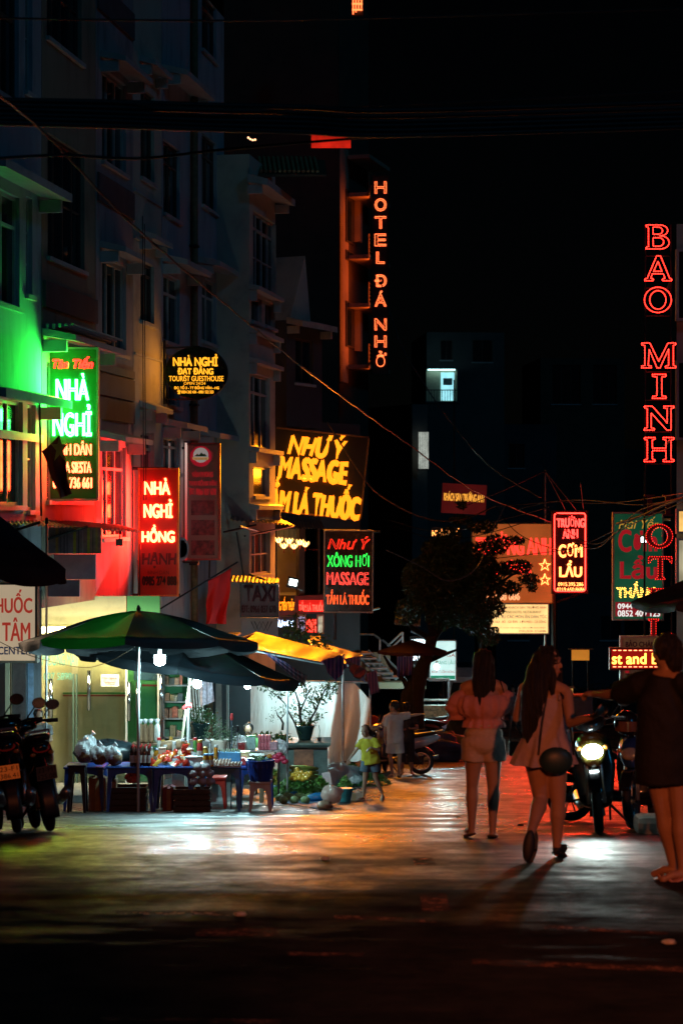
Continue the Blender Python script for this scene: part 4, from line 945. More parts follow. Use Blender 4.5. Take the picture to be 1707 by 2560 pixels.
# facade sign with coloured books-like stripes above the first shop
s = Sign('faded_shop_fascia', 'faded purple-grey fascia board with yellow and green vertical letters above the pharmacy', 122, 1318, 254, 1384, 34.6, mat('fascia_grey', (.22, .17, .2), .6, var=.4, scale=6), None)
for i, (u, w, c) in enumerate(((140, 7, (.4, .22, .05)), (152, 2, (.05, .05, .08)), (160, 3, (.08, .06, .08)), (168, 2, (.05, .05, .07)), (184, 7, (.45, .42, .04)), (196, 3, (.06, .05, .07)), (206, 3, (.3, .25, .3)), (219, 6, (.3, .42, .05)), (232, 2, (.05, .05, .07)), (240, 5, (.3, .25, .1)))):
    s.rectm(u, 1320 if w > 4 else 1326, u + w, 1384, mat('fascia_stripe_%d' % i, c, .5), 'painted_letter')
s = Sign('lilac_fascia', 'pale lilac fascia under the faded striped board, ending in a dark recess', 95, 1386, 240, 1449, 34.9, mat('lilac_plaster', (.33, .28, .34), .8, var=.15), None)
s = Sign('lilac_fascia', 'lower pale lilac beam behind the dark red umbrella tip', 60, 1450, 200, 1492, 34.4, mat('lilac_plaster', (.33, .28, .34), .8, var=.15), None)
# ================================================================== pharmacy behind the stall
rq = random.Random(11)
M['cream'] = mat('cream_wall', (.60, .56, .36), .7, var=.08, scale=1.2, dirt=(.42, .40, .27))
M['greenwall'] = mat('green_wall', (.05, .28, .10), .6, var=.12, scale=1.5)
M['navy'] = mat('navy_cloth', (.006, .016, .03), .55, var=.35, scale=3)
M['bulb'] = glow('bulb_light', (.62, .95, 1.0), 60)
M['tube'] = glow('fluorescent_tube', (.75, .95, .75), 9)
DS = 37.5
ph = thing('pharmacy_shop', 'lit pharmacy with cream walls, glass doors and tall steel handles behind the stall', 'shop', P(200, 1860, DS))
def S_(u, v, d=DS): q = P(u, v, d) - P(200, 1860, DS); return q
def panel(name, u0, v0, u1, v1, m, d=DS, th=.05, parent=None):
    a, b = S_(u0, v0, d), S_(u1, v1, d); o = MB().b2((a.x, a.y, b.z), (b.x, a.y + th, a.z)).build(name, m, parent or ph); return o
panel('back_wall', -60, 1490, 316, 1990, M['cream'], DS, .08); panel('green_wall', 318, 1490, 400, 1990, M['greenwall'], DS, .08)
panel('blue_wall', 335, 1660, 396, 1700, mat('blue_print', (.03, .10, .2), .6), DS - .02, .012); panel('green_stripe', 158, 1731, 317, 1735, mat('stripe_green', (.03, .3, .06), .5), DS - .012, .008); panel('red_stripe', 158, 1737, 317, 1741, mat('stripe_red', (.35, .03, .02), .5), DS - .012, .008)
panel('dark_red_stripe', 355, 1711, 396, 1716, mat('stripe_maroon', (.16, .015, .02), .5), DS - .012, .008)
panel('column', 70, 1655, 85, 1990, mat('pale_blue_column', (.35, .5, .7), .5), DS - 3.3, .3)
rs_ = panel('roller_curtain', 30, 1655, 66, 1990, mat('teal_metal', (.10, .28, .30), .3, metal=.6), DS - 3.4, .06)
for i in range(13): panel('slat', 31 + i * 2.8, 1656, 32.4 + i * 2.8, 1988, M['metal'], DS - 3.43, .025)
panel('left_post', 14, 1655, 24, 1990, M['cream'], DS - 3.6, .3); panel('left_post', 24.5, 1655, 29, 1990, M['wood'], DS - 3.55, .2)
for u in (182, 190): panel('door_frame', u, 1685, u + 4, 1990, mat('green_grey_metal', (.10, .17, .14), .4, metal=.5), DS - .6, .06)
for u0, u1 in ((100, 181), (196, 315), (322, 392)):
    panel('glass_door', u0, 1560, u1, 1990, glass('door_glass', (.95, .96, .88), .02), DS - .6, .015)
panel('door_edge', 314, 1665, 319, 1990, M['trim'], DS - .62, .05); panel('door_edge', 394, 1665, 399, 1990, M['trim'], DS - .62, .05)
for u, v0, v1 in ((223, 1676, 1776), (323, 1705, 1802), (403, 1683, 1798), (128, 1697, 1800), (345, 1704, 1790), (118, 1730, 1790)):
    a, b = S_(u, v0, DS - .75), S_(u, v1, DS - .75); MB().tube([a, b], .035, 8).build('door_handle', M['chrome'], ph, smooth=True)
def ptext(t, u0, v0, u1, v1, m, d, r=.0):
    a, b = S_(u0, v0, d), S_(u1, v1, d); return lettering(t, a.x, b.z, b.x, a.z, m, ph, y=a.y)
TEAL = mat('teal_ink', (.05, .22, .19), .5)
ptext('TÂM ĐÔNG MAT', 88, 1626, 196, 1664, TEAL, DS - .65); ptext('09 037 5890', 86, 1682, 180, 1700, TEAL, DS - .65); ptext('95', 85, 1705, 102, 1723, mat('ink_blue', (.03, .06, .16), .5), DS - .65)
cd = panel('paper_notice', 253, 1686, 298, 1716, mat('notice_paper', (.52, .55, .52), .6), DS - .63, .01)
ptext('Như Nguyệt', 257, 1691, 294, 1698, INK_R, DS - .66); ptext('TỦ THUỐC GIA ĐÌNH', 258, 1700, 293, 1704, INK_K, DS - .66); ptext('ĐT: 0219 3856', 264, 1706, 288, 1710, INK_R, DS - .66)
MB().b2(S_(120, 1600, DS - 1.6), S_(300, 1597, DS - 1.4)).build('tube_lamp', M['tube'], ph)
wash(ph, (1, .86, .50), 260, 3.0, .3, S_(200, 1590, DS - 1.5), (28, 0, 0)); wash(ph, (.8, 1, .7), 12, .8, .3, S_(360, 1600, DS - 1.2), (28, 0, 0))
sh = thing('goods_shelf', 'tall metal shelf full of small boxes at the right side of the pharmacy', 'shelf', P(440, 1850, 38))
def K_(u, v, d=38): return P(u, v, d) - P(440, 1850, 38)
for u in (408, 470): a = K_(u, 1650); MB().b2((a.x, 0, K_(u, 1935).z), (a.x + .03, .35, a.z)).build('upright', M['metal'], sh)
for v in (1712, 1753, 1795, 1842): a, b = K_(408, v), K_(470, v); MB().b2((a.x, 0, a.z - .03), (b.x, .35, a.z)).build('shelf_board', M['metal'], sh)
MB().b2((K_(405, 0).x, .36, K_(0, 1940).z), (K_(474, 0).x, .4, K_(0, 1650).z)).build('back_panel', M['greenwall'], sh)
for j, v in enumerate((1712, 1753, 1795, 1842)):
    z = K_(0, v).z; x = K_(411, 0).x
    while x < K_(466, 0).x - .1:
        w = rq.uniform(.05, .12); h = rq.uniform(.1, .22)
        c = rq.choice([(.5, .45, .3), (.5, .5, .45), (.1, .25, .2), (.45, .3, .25), (.12, .16, .2), (.6, .2, .15)])
        MB().box((x + w / 2, .14, z + h / 2), (w * .9, .2, h), Euler((0, 0, rq.uniform(-.1, .1))).to_matrix(), bev=.004).build('goods_box', mat('box_%d' % int(c[0] * 100 + c[1] * 10), c, .5, var=.4, scale=12), sh); x += w
# doorway beside it
dw = thing('side_doorway', 'narrow doorway with pale posts and hanging cloths right of the shelf', 'doorway', P(530, 1860, 40))
for u, w, m in ((478, 8, 'frame_dark'), (520, 12, 'wood'), (540, 14, 'frame'), (566, 6, 'frame')):
    a = P(u, 1690, 40) - P(530, 1860, 40); MB().b2((a.x, 0, -.9), (a.x + w / 125, .12, 1.45)).build('post', M[m], dw)
MB().b2((-.55, .5, -.9), (.75, .55, 1.5)).build('back_wall', M['plaster_dark'], dw)
# ================================================================== umbrellas
def gmat(n, c, **k): return cloth(n, c, back=.2, rough=.6, var=.3, scale=2.5, bump=.4, bscale=9, stretch=(1, 1, 3), **k)
UM_K = gmat('umbrella_navy', (.004, .008, .011)); UM_G = cloth('umbrella_green', (.004, .055, .005), back=.4, rough=.6, var=.35, scale=2.5, bump=.4, bscale=9); UM_R = gmat('umbrella_maroon', (.075, .012, .012)); UM_L = gmat('umbrella_slate', (.08, .11, .13))
def umbrella(label, u, v, d, Rm, h, cols, tilt=(0, 0), val=.17, phase=0, pole=True, bulb=None):
    c = P(u, v, d); g = gz(d)
    T = thing('market_umbrella', label, 'umbrella', (c.x, c.y, g)); T.location.z = g; H0 = c.z - g
    E = Euler((tilt[0], tilt[1], 0)).to_matrix()
    n = 8; rg = random.Random(int(u))
    def pt(a, t, sag):
        r = Rm * t; z = h * (1 - t) ** 1.0 * (1 + .25 * math.sin(t * math.pi)) - sag * .09 * Rm * math.sin(math.pi * t ** 1.3)
        return E @ Vector((math.cos(a) * r, math.sin(a) * r, z)) + Vector((0, 0, H0))
    for k in range(n):
        a0 = phase + k * 2 * math.pi / n; a1 = a0 + 2 * math.pi / n
        q = MB()
        def fn(s, t):
            a = lerp(a0, a1, s); chord = math.cos(math.pi / n) / math.cos(a - (a0 + a1) / 2)
            if t <= .86:
                tt = t / .86; p = pt(a, tt * 1.0, math.sin(math.pi * s) * .8); cc = pt(a, 0, 0)
                return cc + (p - cc) * Vector((1, 1, 1)).x * (chord if tt > 0 else 1) if False else Vector((lerp(cc.x, p.x, chord), lerp(cc.y, p.y, chord), p.z + .006 * math.sin(s * 22 + tt * 9 + k)))
            tt = (t - .86) / .14; p = pt(a, 1, 0); cc = pt(a, 0, 0)
            f = chord * (1 + .02 * tt * math.sin(s * 9 + k)); sc = math.sin(math.pi * s) ** .25 if 0 < s < 1 else .55
            return Vector((lerp(cc.x, p.x, f), lerp(cc.y, p.y, f), p.z - val * tt * (sc * .9 + .1)))
        q.grid(fn, 12, 16); q.build('canopy_panel', cols[k % len(cols)], T, smooth=True)
        MB().tube([pt(a0, .03, 0) - Vector((0, 0, .03)), pt(a0, .97, 0) - Vector((0, 0, .03))], .011, 5).build('rib', M['metal'], T)
    MB().lathe([(.0, -.02), (.035, 0), (.03, .05), (.012, .09)], pt(0, 0, 0), 8).build('finial', M['metal_dark'], T)
    if pole: MB().tube([(0, 0, 0), pt(0, 0, 0) - Vector((0, 0, .03))], .022, 8).build('pole', M['white_plastic'], T, smooth=True)
    return T
umbrella('large wet navy umbrella with one green panel over the snack tables', 346, 1606, 30, 1.80, .47, [UM_K, UM_K, UM_K, UM_K, UM_K, UM_G, UM_K, UM_K], tilt=(R(-6), 0))
umbrella('second navy umbrella, tilted down to the right behind the first one', 466, 1662, 32.6, 1.86, .42, [UM_K], tilt=(R(-3), R(8)))
umbrella('dark maroon umbrella whose slate tipped edge reaches in at the left edge', -165, 1395, 22, 1.5, .78, [UM_R, UM_R, UM_R, UM_L, UM_R, UM_R, UM_R, UM_R], val=.2, phase=R(-8), tilt=(0, R(4)))
umbrella('dark umbrella above the motorbikes at the right edge', 1850, 1503, 24, 1.32, .42, [gmat('umbrella_brown', (.05, .035, .03))], val=.12)
# ================================================================== bulbs
def bulb(label, u, v, d, w, r=.075, top=.25, square=False):
    T = thing('hanging_bulb', label, 'light bulb', P(u, v, d), 0, 'bare bulbs over the stalls')
    if square: MB().lathe([(.05, .07), (.083, .065), (.086, .0), (.08, -.055), (.05, -.085), (.0, -.092)][::-1], (0, 0, 0), 14).build('glass_bulb', M['bulb'], T, smooth=True)
    else: MB().ell((0, 0, 0), r, 12, 8).build('glass_bulb', M['bulb'], T, smooth=True)
    MB().lathe([(.03, r * .8), (.03, r + .08)], (0, 0, 0), 8).build('socket', M['white_plastic'], T); MB().tube([(0, 0, r + .08), (.02, 0, r + top)], .006, 4).build('cord', M['cable'], T)
    l = bpy.data.lights.new('bulb_light', 'POINT'); l.energy = w * 1.45; l.color = (.52, .93, 1); l.shadow_soft_size = .03
    o = bpy.data.objects.new('bulb_light', l); COL.objects.link(o); o.parent = T; o.location = (0, -.02, -(r + .06))
    return T
b1_ = bulb('broad glaring bulb under the first umbrella', 400, 1649, 30, 90, square=True)
b2_ = bulb('round glaring bulb beside the slanted pole', 493, 1709, 31.5, 92)
b3_ = bulb('small glaring bulb in front of the left side of the white tarpaulin', 619, 1714, 34.6, 100, r=.06)
b4_ = bulb('hidden bulb lighting the white tarpaulin behind the bonsai crown', 748, 1722, 40.2, 60, r=.06)
b5_ = bulb('single bulb glaring behind the dark tree limb', 1091, 1667, 58, 60, r=.08)
# ================================================================== tables
TB = {}
def table(label, u, d, w, dp, h, col, group='blue plastic tables of the stall', first=True, wr=0):
    g = G(u, d); T = thing('plastic_table', label, 'table', g, wr, group)
    m = mat('plastic_' + col[0], col[1], .35, var=.12, scale=3)
    MB().box((0, 0, h - .02), (w, dp, .035), bev=.012).build('table_top', m, T)
    for sx in (-1, 1):
        for sy in (-1, 1):
            q = MB(); x1, y1 = sx * (w / 2 - .02), sy * (dp / 2 - .02); x0, y0 = sx * (w / 2 - .075), sy * (dp / 2 - .075)
            e = .02; q.add([(x1 + sx * e, y1 + sy * e, 0), (x0 + sx * (e + .02), y1 + sy * e, 0), (x0 + sx * (e + .02), y0 + sy * (e + .02), 0), (x1 + sx * e, y0 + sy * (e + .02), 0), (x1, y1, h - .04), (x0 - sx * .02, y1, h - .04), (x0 - sx * .02, y0 - sy * .02, h - .04), (x1, y0 - sy * .02, h - .04)],
                           [(0, 1, 2, 3), (4, 5, 6, 7), (0, 1, 5, 4), (1, 2, 6, 5), (2, 3, 7, 6), (3, 0, 4, 7)])
            q.build('leg', m, T)
    for sy in (-1, 1):
        a = w / 2 - .08; pts = [(-a, h - .04), (a, h - .04), (a, h - .22)] + [(a * math.cos(R(t)) if True else 0, h - .22 + .12 * math.sin(R(t)) ** .6) for t in range(12, 170, 14)] + [(-a, h - .22)]
        MB().prism(pts, sy * (dp / 2 - .025) - .006, sy * (dp / 2 - .025) + .006).build('apron', m, T)
    return T
BL = ('navy', (.02, .08, .30)); BL2 = ('blue', (.05, .24, .5)); BL3 = ('deep_blue', (.015, .05, .24))
table('dark blue plastic table at the left end of the stall under the white bags', 216, 30.6, .62, .6, .70, BL3); table('navy plastic table carrying the dark bottles, second from the left', 330, 30.3, .70, .6, .715, BL)
table('navy plastic table under the orange snack packets, third from the left', 437, 30.2, .60, .6, .71, BL); table('pale blue plastic table holding the egg trays, fourth from the left', 553, 30.4, .62, .6, .72, BL2)
table('deep blue plastic table at the right end beside the basket', 640, 31.6, .55, .5, .66, BL3)
st_ = table('tall narrow black stool-table beside the parked motorbikes', 195, 29.6, .28, .3, .72, ('dull_black', (.02, .02, .025)), group=None); st_['category'] = 'stool'
g = G(470, 30.1)
table('small red plastic stool half seen under the pale blue table', 540, 31.2, .34, .34, .5, ('red', (.4, .03, .02)), group='plastic stools')['category'] = 'stool'
ws = table('white plastic stool carrying the blue basket', 651, 30.2, .34, .32, .47, ('white', (.62, .6, .55)), group='plastic stools'); ws['category'] = 'stool'
# blue basket
bk = thing('blue_basket', 'blue plastic basket of washed greens standing on the white stool', 'basket', G(651, 30.2) + Vector((0, 0, .47)))
q = MB(); q.lathe([(.15, 0), (.16, .01), (.2, .2), (.215, .30), (.225, .30), (.225, .315), (.205, .315), (.19, .2), (.15, .02)], (0, 0, 0), 22); q.build('basket_shell', mat('basket_blue', (.02, .05, .28), .35), bk, smooth=False)
for k in range(18):
    a = k * math.pi / 9
    MB().b2((math.cos(a) * .213 - .006, math.sin(a) * .213 - .006, .2), (math.cos(a) * .213 + .006, math.sin(a) * .213 + .006, .27)).build('rib', mat('basket_rib', (.05, .1, .4), .35), bk)
q = MB()
for k in range(60):
    a = rq.uniform(0, 6.28); r_ = rq.uniform(0, .17); M3 = Euler((rq.uniform(-1, 1), rq.uniform(-1, 1), a)).to_matrix(); c = Vector((math.cos(a) * r_, math.sin(a) * r_, .31 + rq.uniform(0, .05)))
    q.add([c + M3 @ Vector(v) for v in ((-.04, 0, 0), (0, -.015, .005), (.04, 0, 0), (0, .015, .005))], [(0, 1, 2, 3)])
o = q.build('greens', mat('leaf_green', (.05, .12, .02), .5, var=.5, scale=12), bk); o['kind'] = 'stuff'
# ================================================================== goods (each its own thing)
TOP = lambda d, h=.715: gz(30.3) + h
def at(u, d, z): p = P(u, 0, d); return Vector((p.x, p.y, z))
GLASS_BR = mat('dark_bottle', (.05, .012, .008), .12, var=.5, coat=.5); CAPR = mat('cap_red', (.55, .03, .03), .35); CAPB = mat('cap_blue', (.08, .3, .55), .35); CAPW = mat('cap_white', (.7, .7, .72), .35); CAPY = mat('cap_gold', (.6, .35, .08), .3, metal=.4); HONEY = mat('honey', (.5, .20, .02), .15, var=.3, coat=.4); JELLY = mat('jar_clear', (.5, .5, .45), .12, var=.2)
PAPER = mat('label_paper', (.6, .56, .5), .6, var=.3, scale=14)
def bottle(name, label, loc, r, h, body, cap, group=None, lab=True):
    T = thing(name, label, 'bottle' if 'bottle' in name else 'jar', loc, 0, group)
    MB().lathe([(r * .9, 0), (r, .01), (r, h * .62), (r * .8, h * .74), (r * .38, h * .84), (r * .36, h * .92)] if 'bottle' in name else [(r * .92, 0), (r, .01), (r, h * .8), (r * .85, h * .86), (r * .85, h * .9)], (0, 0, 0), 12).build('body', body, T, smooth=True)
    rc = r * .45 if 'bottle' in name else r * .92
    MB().lathe([(rc, h * .9), (rc, h), (rc * .9, h + .005)], (0, 0, 0), 12).build('cap', cap, T)
    if lab: MB().lathe([(r + .0015, h * .18), (r + .0015, h * .55)], (0, 0, 0), 12).build('paper_label', PAPER, T)
    return T
zt0 = TOP(0)
b0 = None
i = 0
for row in range(3):
    for c in range(5):
        loc = at(330 + c * 10.5 + row * 2, 30.05 + row * .12, zt0); i += 1
        if b0 is None: b0 = bottle('sauce_bottle', '', loc, .031, .30, GLASS_BR, CAPR, 'dark sauce bottles on the second table'); o = b0
        else: o = copy_tree(b0, loc=loc)
        o['label'] = 'dark red-capped sauce bottle, %s of the %s row in the cluster left of the packets' % (('leftmost', 'second', 'middle', 'fourth', 'rightmost')[c], ('front', 'middle', 'back')[row])
for k, (u, dd, cap) in enumerate(((372, 30.1, CAPB), (380, 30.15, CAPW), (366, 30.25, CAPW), (389, 30.1, CAPB))):
    bottle('tonic_bottle', ['pale bottle with blue cap right of the dark cluster', 'pale white-capped bottle between the two blue caps', 'pale white-capped bottle half behind the dark cluster', 'amber bottle with blue cap at the edge of the packets'][k], at(u, dd, zt0), .03, .27, [JELLY, PAPER, JELLY, HONEY][k], cap, 'tonic bottles')
for k, (u, r_, h, b_, cp, lb) in enumerate(((500, .045, .36, mat('candy_red', (.5, .04, .04), .2), CAPY, 'tall jar of red and blue sweets with a gold lid'), (514, .042, .25, mat('gold_content', (.5, .3, .05), .2), CAPY, 'shorter golden jar right of the sweets jar'),
                                        (515, .04, .19, HONEY, CAPB, 'left one of the two amber honey jars'), (528, .04, .19, HONEY, CAPB, 'right one of the two amber honey jars'), (526, .03, .3, JELLY, CAPW, 'slim clear bottle behind the honey jars'))):
    bottle('candy_jar' if k != 4 else 'clear_bottle', lb, at(u, (30.35 if k < 2 or k == 4 else 30.0), zt0), r_, h, b_, cp, 'jars on the pale end of the tables')
def crumple(c, r, seed, n=18, m=12, amp=.22, flat=.0):
    rn_ = random.Random(seed); q = MB()
    ph_ = [(rn_.uniform(2, 7), rn_.uniform(2, 7), rn_.uniform(0, 6)) for _ in range(5)]
    def f(s, t):
        a = s * 2 * math.pi; b = (t - .5) * math.pi; k = 1
        for x, y, z in ph_: k += amp / 3 * math.sin(x * a // 1 * 1.0 + y * b + z) if False else amp / 4 * math.sin(round(x) * a + y * b + z)
        z = math.sin(b) * r[2] * k
        return (c[0] + math.cos(a) * math.cos(b) * r[0] * k, c[1] + math.sin(a) * math.cos(b) * r[1] * k, max(c[2] + z, c[2] - r[2] * (1 - flat)))
    q.grid(f, n, m, wrap=True); return q
BAGM = cloth('plastic_bag', (.78, .78, .8), back=.3, rough=.18, var=.1, scale=8, bump=.6, bscale=22); SNACK = mat('brown_snack', (.2, .10, .04), .5, var=.6, scale=26, bump=.6, bscale=40)
for k, (u, v, d, rx, rz_) in enumerate(((214, 1878, 30.5, .15, .20), (250, 1885, 30.3, .14, .17), (288, 1886, 30.2, .13, .17), (232, 1868, 30.9, .13, .22))):
    loc = at(u, d, zt0); T = thing('snack_bag', ['knotted clear bag of brown snacks at the left end', 'knotted clear bag leaning to the right in the middle', 'knotted clear bag at the right of the bag row', 'tall knotted bag behind the other clear bags'][k], 'bag', loc, 0, 'knotted clear bags of snacks')
    crumple((0, 0, .10), (rx * .9, .1, .11), k, amp=.15).build('contents', SNACK, T, smooth=True)
    crumple((-.02 * k, .01, rz_ * .95), (rx * .98, .11, rz_ * .72), 10 + k, n=22, m=16, amp=.3).build('bag_film', BAGM, T, smooth=False)
    MB().tube([(-.03, 0, rz_ * 1.6), (-.01, 0, rz_ * 1.75), (.02, 0, rz_ * 1.9)], [.02, .012, .045], 7).build('knot', BAGM, T)
BARK = mat('dried_bark', (.30, .17, .09), .7, var=.5, scale=18, bump=.8, bscale=40, stretch=(1, 1, .3))
sd = thing('wooden_rack', 'low dark rack carrying the tall bags of dried bark behind the bottles', 'rack', G(372, 31.4)); MB().box((0, 0, 1.0), (.5, .3, .03)).build('shelf_board', M['wood'], sd)
for x in (-.22, .22): MB().b2((x - .02, -.13, 0), (x + .02, .13, .985)).build('side_board', M['wood'], sd)
zr = gz(31.4) + 1.015
for k, u in enumerate((352, 364, 378, 393)):
    T = thing('bark_bag', ['tall bag of dried bark, leftmost of four', 'tall bag of dried bark, second from the left', 'tall bag of dried bark, third from the left', 'pale thinner bag at the right of the bark bags'][k], 'bag', at(u, 31.35, zr), 0, 'tall bags of dried bark')
    MB().lathe([(.035, 0), (.045, .05), (.046, .2), (.04, .27), (.015, .31)], (0, 0, 0), 10, ripple=.06, rn=5).build('bark', BARK if k < 3 else PAPER, T, smooth=True); MB().lathe([(.015, .3), (.03, .33), (.035, .37), (.01, .38)], (0, 0, 0), 8, ripple=.25, rn=4).build('bag_top', BAGM, T)
# packets
cols = [('packet_orange', (.75, .16, .02)), ('packet_gold', (.65, .35, .05)), ('packet_silver', (.6, .6, .62)), ('packet_red', (.6, .04, .02)), ('packet_cream', (.62, .5, .35))]
for k in range(60):
    u = rq.uniform(376, 505); row = rq.random(); d = 29.98 + row * .5; c = rq.choice(cols[:2] + [cols[3]] if u < 420 else cols[2:] + cols[:1]); w, h = rq.uniform(.07, .12), rq.uniform(.08, .15)
    q = MB(); E = Euler((R(rq.uniform(20, 80)), R(rq.uniform(-25, 25)), R(rq.uniform(-50, 50)))).to_matrix(); z0 = zt0 + .03 + row * .10 + rq.uniform(0, .04)
    def f(s, t, w=w, h=h, E=E):
        b = math.sin(math.pi * s) * math.sin(math.pi * t) * .018
        return E @ Vector(((s - .5) * w, (t - .5) * h, b + .002 * math.sin(s * 30)))
    def f2(s, t, w=w, h=h, E=E): return E @ Vector(((s - .5) * w, (t - .5) * h, -math.sin(math.pi * s) * math.sin(math.pi * t) * .018))
    q.grid(f, 6, 6); q.grid(f2, 6, 6); o = q.build('snack_packet', mat(c[0], c[1], .22, var=.35, scale=20, metal=.35 if 'silver' in c[0] else .1), None, at(u, d, z0))
    tag(o, '%s snack packet %s, %s' % (c[0].split('_')[1], 'low in the heap' if row < .5 else 'high in the heap', 'near the dark bottles' if u < 420 else ('in its middle' if u < 465 else 'beside the white lidded box')), 'snack packet', 'snack packets heaped on the tables')
# round roll, boxes
T = thing('rolled_mat_bag', 'big clear bag of brown rolls lying behind the snack packets', 'bag', at(435, 30.7, zt0 + .12)); MB().lathe([(.06, -.2), (.1, -.17), (.105, .15), (.05, .2)], (0, 0, .1), 14, axis=Euler((0, R(83), 0)).to_matrix(), ripple=.04).build('roll', BARK, T, smooth=True); crumple((.02, 0, .1), (.24, .13, .13), 5, amp=.2).build('bag_film', BAGM, T) if False else None
q = MB(); q.tube([(0, 0, 0), (.04, -.02, .05), (.1, 0, .07)], [.02, .05, .02], 7).tube([(0, 0, 0), (.03, 0, -.03), (.09, .01, -.05)], [.02, .05, .015], 7); o = q.build('red_ribbon_bow', mat('ribbon_red', (.65, .04, .02), .3), None, at(455, 30.3, zt0 + .22)); tag(o, 'shiny red ribbon bow on the bag of brown rolls', 'ribbon')
for k, (u, d, w, h, c, lb) in enumerate(((487, 30.1, .26, .13, (.6, .58, .55), 'white lidded cardboard box between the packets and the honey jars'), (470, 30.5, .12, .2, (.45, .3, .15), 'tan upright box behind the white lidded box'), (407, 30.5, .1, .22, (.6, .4, .3), 'pink-cream box standing behind the orange packets'))):
    T = thing('goods_carton', lb, 'box', at(u, d, zt0), 0, 'cartons on the tables'); MB().box((0, 0, h / 2), (w, .16, h), bev=.004).build('carton', mat('carton_%d' % k, c, .6, var=.2, scale=8), T); MB().box((0, 0, h + .006), (w + .012, .172, .012)).build('lid', CAPW if k == 0 else mat('carton_%d' % k, c, .6), T)
EGG = mat('egg_shell', (.62, .42, .32), .5, var=.12); TRAY = mat('egg_tray', (.5, .48, .48), .4, var=.2)
for k, (u, d, n) in enumerate(((530, 30.15, 6), (574, 30.0, 7), (552, 30.35, 7))):
    T = thing('egg_tray', ['clear tray of pale eggs, left one', 'clear tray of eggs at the front corner', 'clear tray of eggs behind the front two'][k], 'egg tray', at(u, d, zt0), 0, 'trays of eggs on the pale blue table')
    MB().b2((-n * .024, -.09, 0), (n * .024, .09, .025)).build('tray', TRAY, T)
    e0 = None
    for a in range(n):
        for b in range(3):
            p = (-n * .024 + .024 + a * .048, -.06 + b * .06, .045)
            if e0 is None: e0 = MB().ell((0, 0, 0), (.021, .021, .028), 8, 6).build('egg', EGG, T, p, smooth=True)
            else: e = e0.copy(); COL.objects.link(e); e.location = p
# box of chopsticks / blue flat boxes behind
T = thing('blue_display_box', 'flat blue display box filled with green-capped vials behind the egg trays', 'box', at(568, 30.7, zt0)); MB().box((0, 0, .07), (.42, .2, .14), bev=.006).build('box_body', mat('display_blue', (.1, .32, .55), .4), T)
for k in range(11): MB().lathe([(.014, .14), (.014, .185)], (-.19 + k * .038, -.05 + .03 * (k % 2), 0), 7).build('vial', mat('vial', (.5, .5, .35), .3), T)
# under the tables
def crate(label, u, d, w, dp, h, c, z=0, group='dark crates under the tables', cat='crate', name='plastic_crate'):
    T = thing(name, label, cat, G(u, d) + Vector((0, 0, z)), 0, group); m = mat(name + '_%d' % int(c[0] * 1000), c, .45, var=.25, scale=6)
    if cat == 'crate':
        MB().b2((-w / 2, -dp / 2, 0), (w / 2, dp / 2, .02)).build('base', m, T)
        for j in range(4):
            z0 = .03 + j * (h - .05) / 4
            for sy in (-1, 1): MB().b2((-w / 2, sy * dp / 2 - .008, z0), (w / 2, sy * dp / 2 + .008, z0 + (h - .05) / 4 - .02)).build('slat', m, T)
            for sx in (-1, 1): MB().b2((sx * w / 2 - .008, -dp / 2 + .01, z0), (sx * w / 2 + .008, dp / 2 - .01, z0 + (h - .05) / 4 - .02)).build('slat', m, T)
        MB().b2((-w / 2 + .02, -dp / 2 + .02, .02), (w / 2 - .02, dp / 2 - .02, h * .8)).build('contents', mat('dark_contents', (.03, .03, .03), .8), T)
    else:
        MB().box((0, 0, h / 2), (w, dp, h), bev=.006).build('carton', m, T)
        for s in (-1, 1): MB().box((s * w * .3, -dp * .1, h + .02), (w * .42, dp * .8, .008), Euler((0, R(s * 18), 0)).to_matrix()).build('flap', m, T)
        MB().b2((-.03, -dp / 2 - .003, 0.01), (.03, -dp / 2 - .001, h - .01)).build('tape', mat('tape', (.3, .22, .12), .3), T)
    return T
crate('black slatted crate under the bottle table', 322, 30.4, .55, .4, .42, (.012, .012, .014)); crate('black slatted crate at the front under the third table', 462, 29.95, .30, .3, .40, (.012, .013, .015)); crate('second black crate right beside the front one', 506, 29.98, .24, .3, .40, (.012, .013, .015))
crate('brown cardboard box under the leftmost blue table', 246, 30.6, .26, .3, .5, (.23, .13, .07), cat='box', name='cardboard_box', group='cardboard boxes'); crate('narrow brown cardboard box between the first two tables', 284, 30.55, .12, .3, .46, (.23, .13, .07), cat='box', name='cardboard_box', group='cardboard boxes'); crate('maroon box under the third table', 424, 30.7, .18, .3, .35, (.16, .02, .04), cat='box', name='cardboard_box', group='cardboard boxes')
for k, (u, z) in enumerate(((484, .41), (506, .41), (526, .41), (484, .53), (506, .53), (524, .53), (495, .62), (515, .62))):
    o = crumple((0, 0, 0), (.075, .08, .062), 40 + k, n=14, m=10, amp=.18).build('wrapped_bundle', mat('pale_bundle', (.42, .38, .40), .5, var=.3, scale=14), None, G(u, 29.95) + Vector((0, 0, z + .05)), smooth=True)
    tag(o, 'pale wrapped bundle on the black crates, %s of the %s layer' % (('left', 'middle', 'right')[min(2, int((u - 480) / 16))], 'bottom' if z < .5 else ('middle' if z < .6 else 'top')), 'bundle', 'pale bundles stacked on the black crates')
T = thing('open_watermelon_bag', 'red and white printed bag under the bottle table', 'bag', G(332, 30.15) + Vector((0, 0, .43))); crumple((0, 0, .09), (.11, .07, .09), 77, amp=.25).build('bag', mat('red_white_print', (.5, .1, .09), .4, var=.9, scale=11), T)
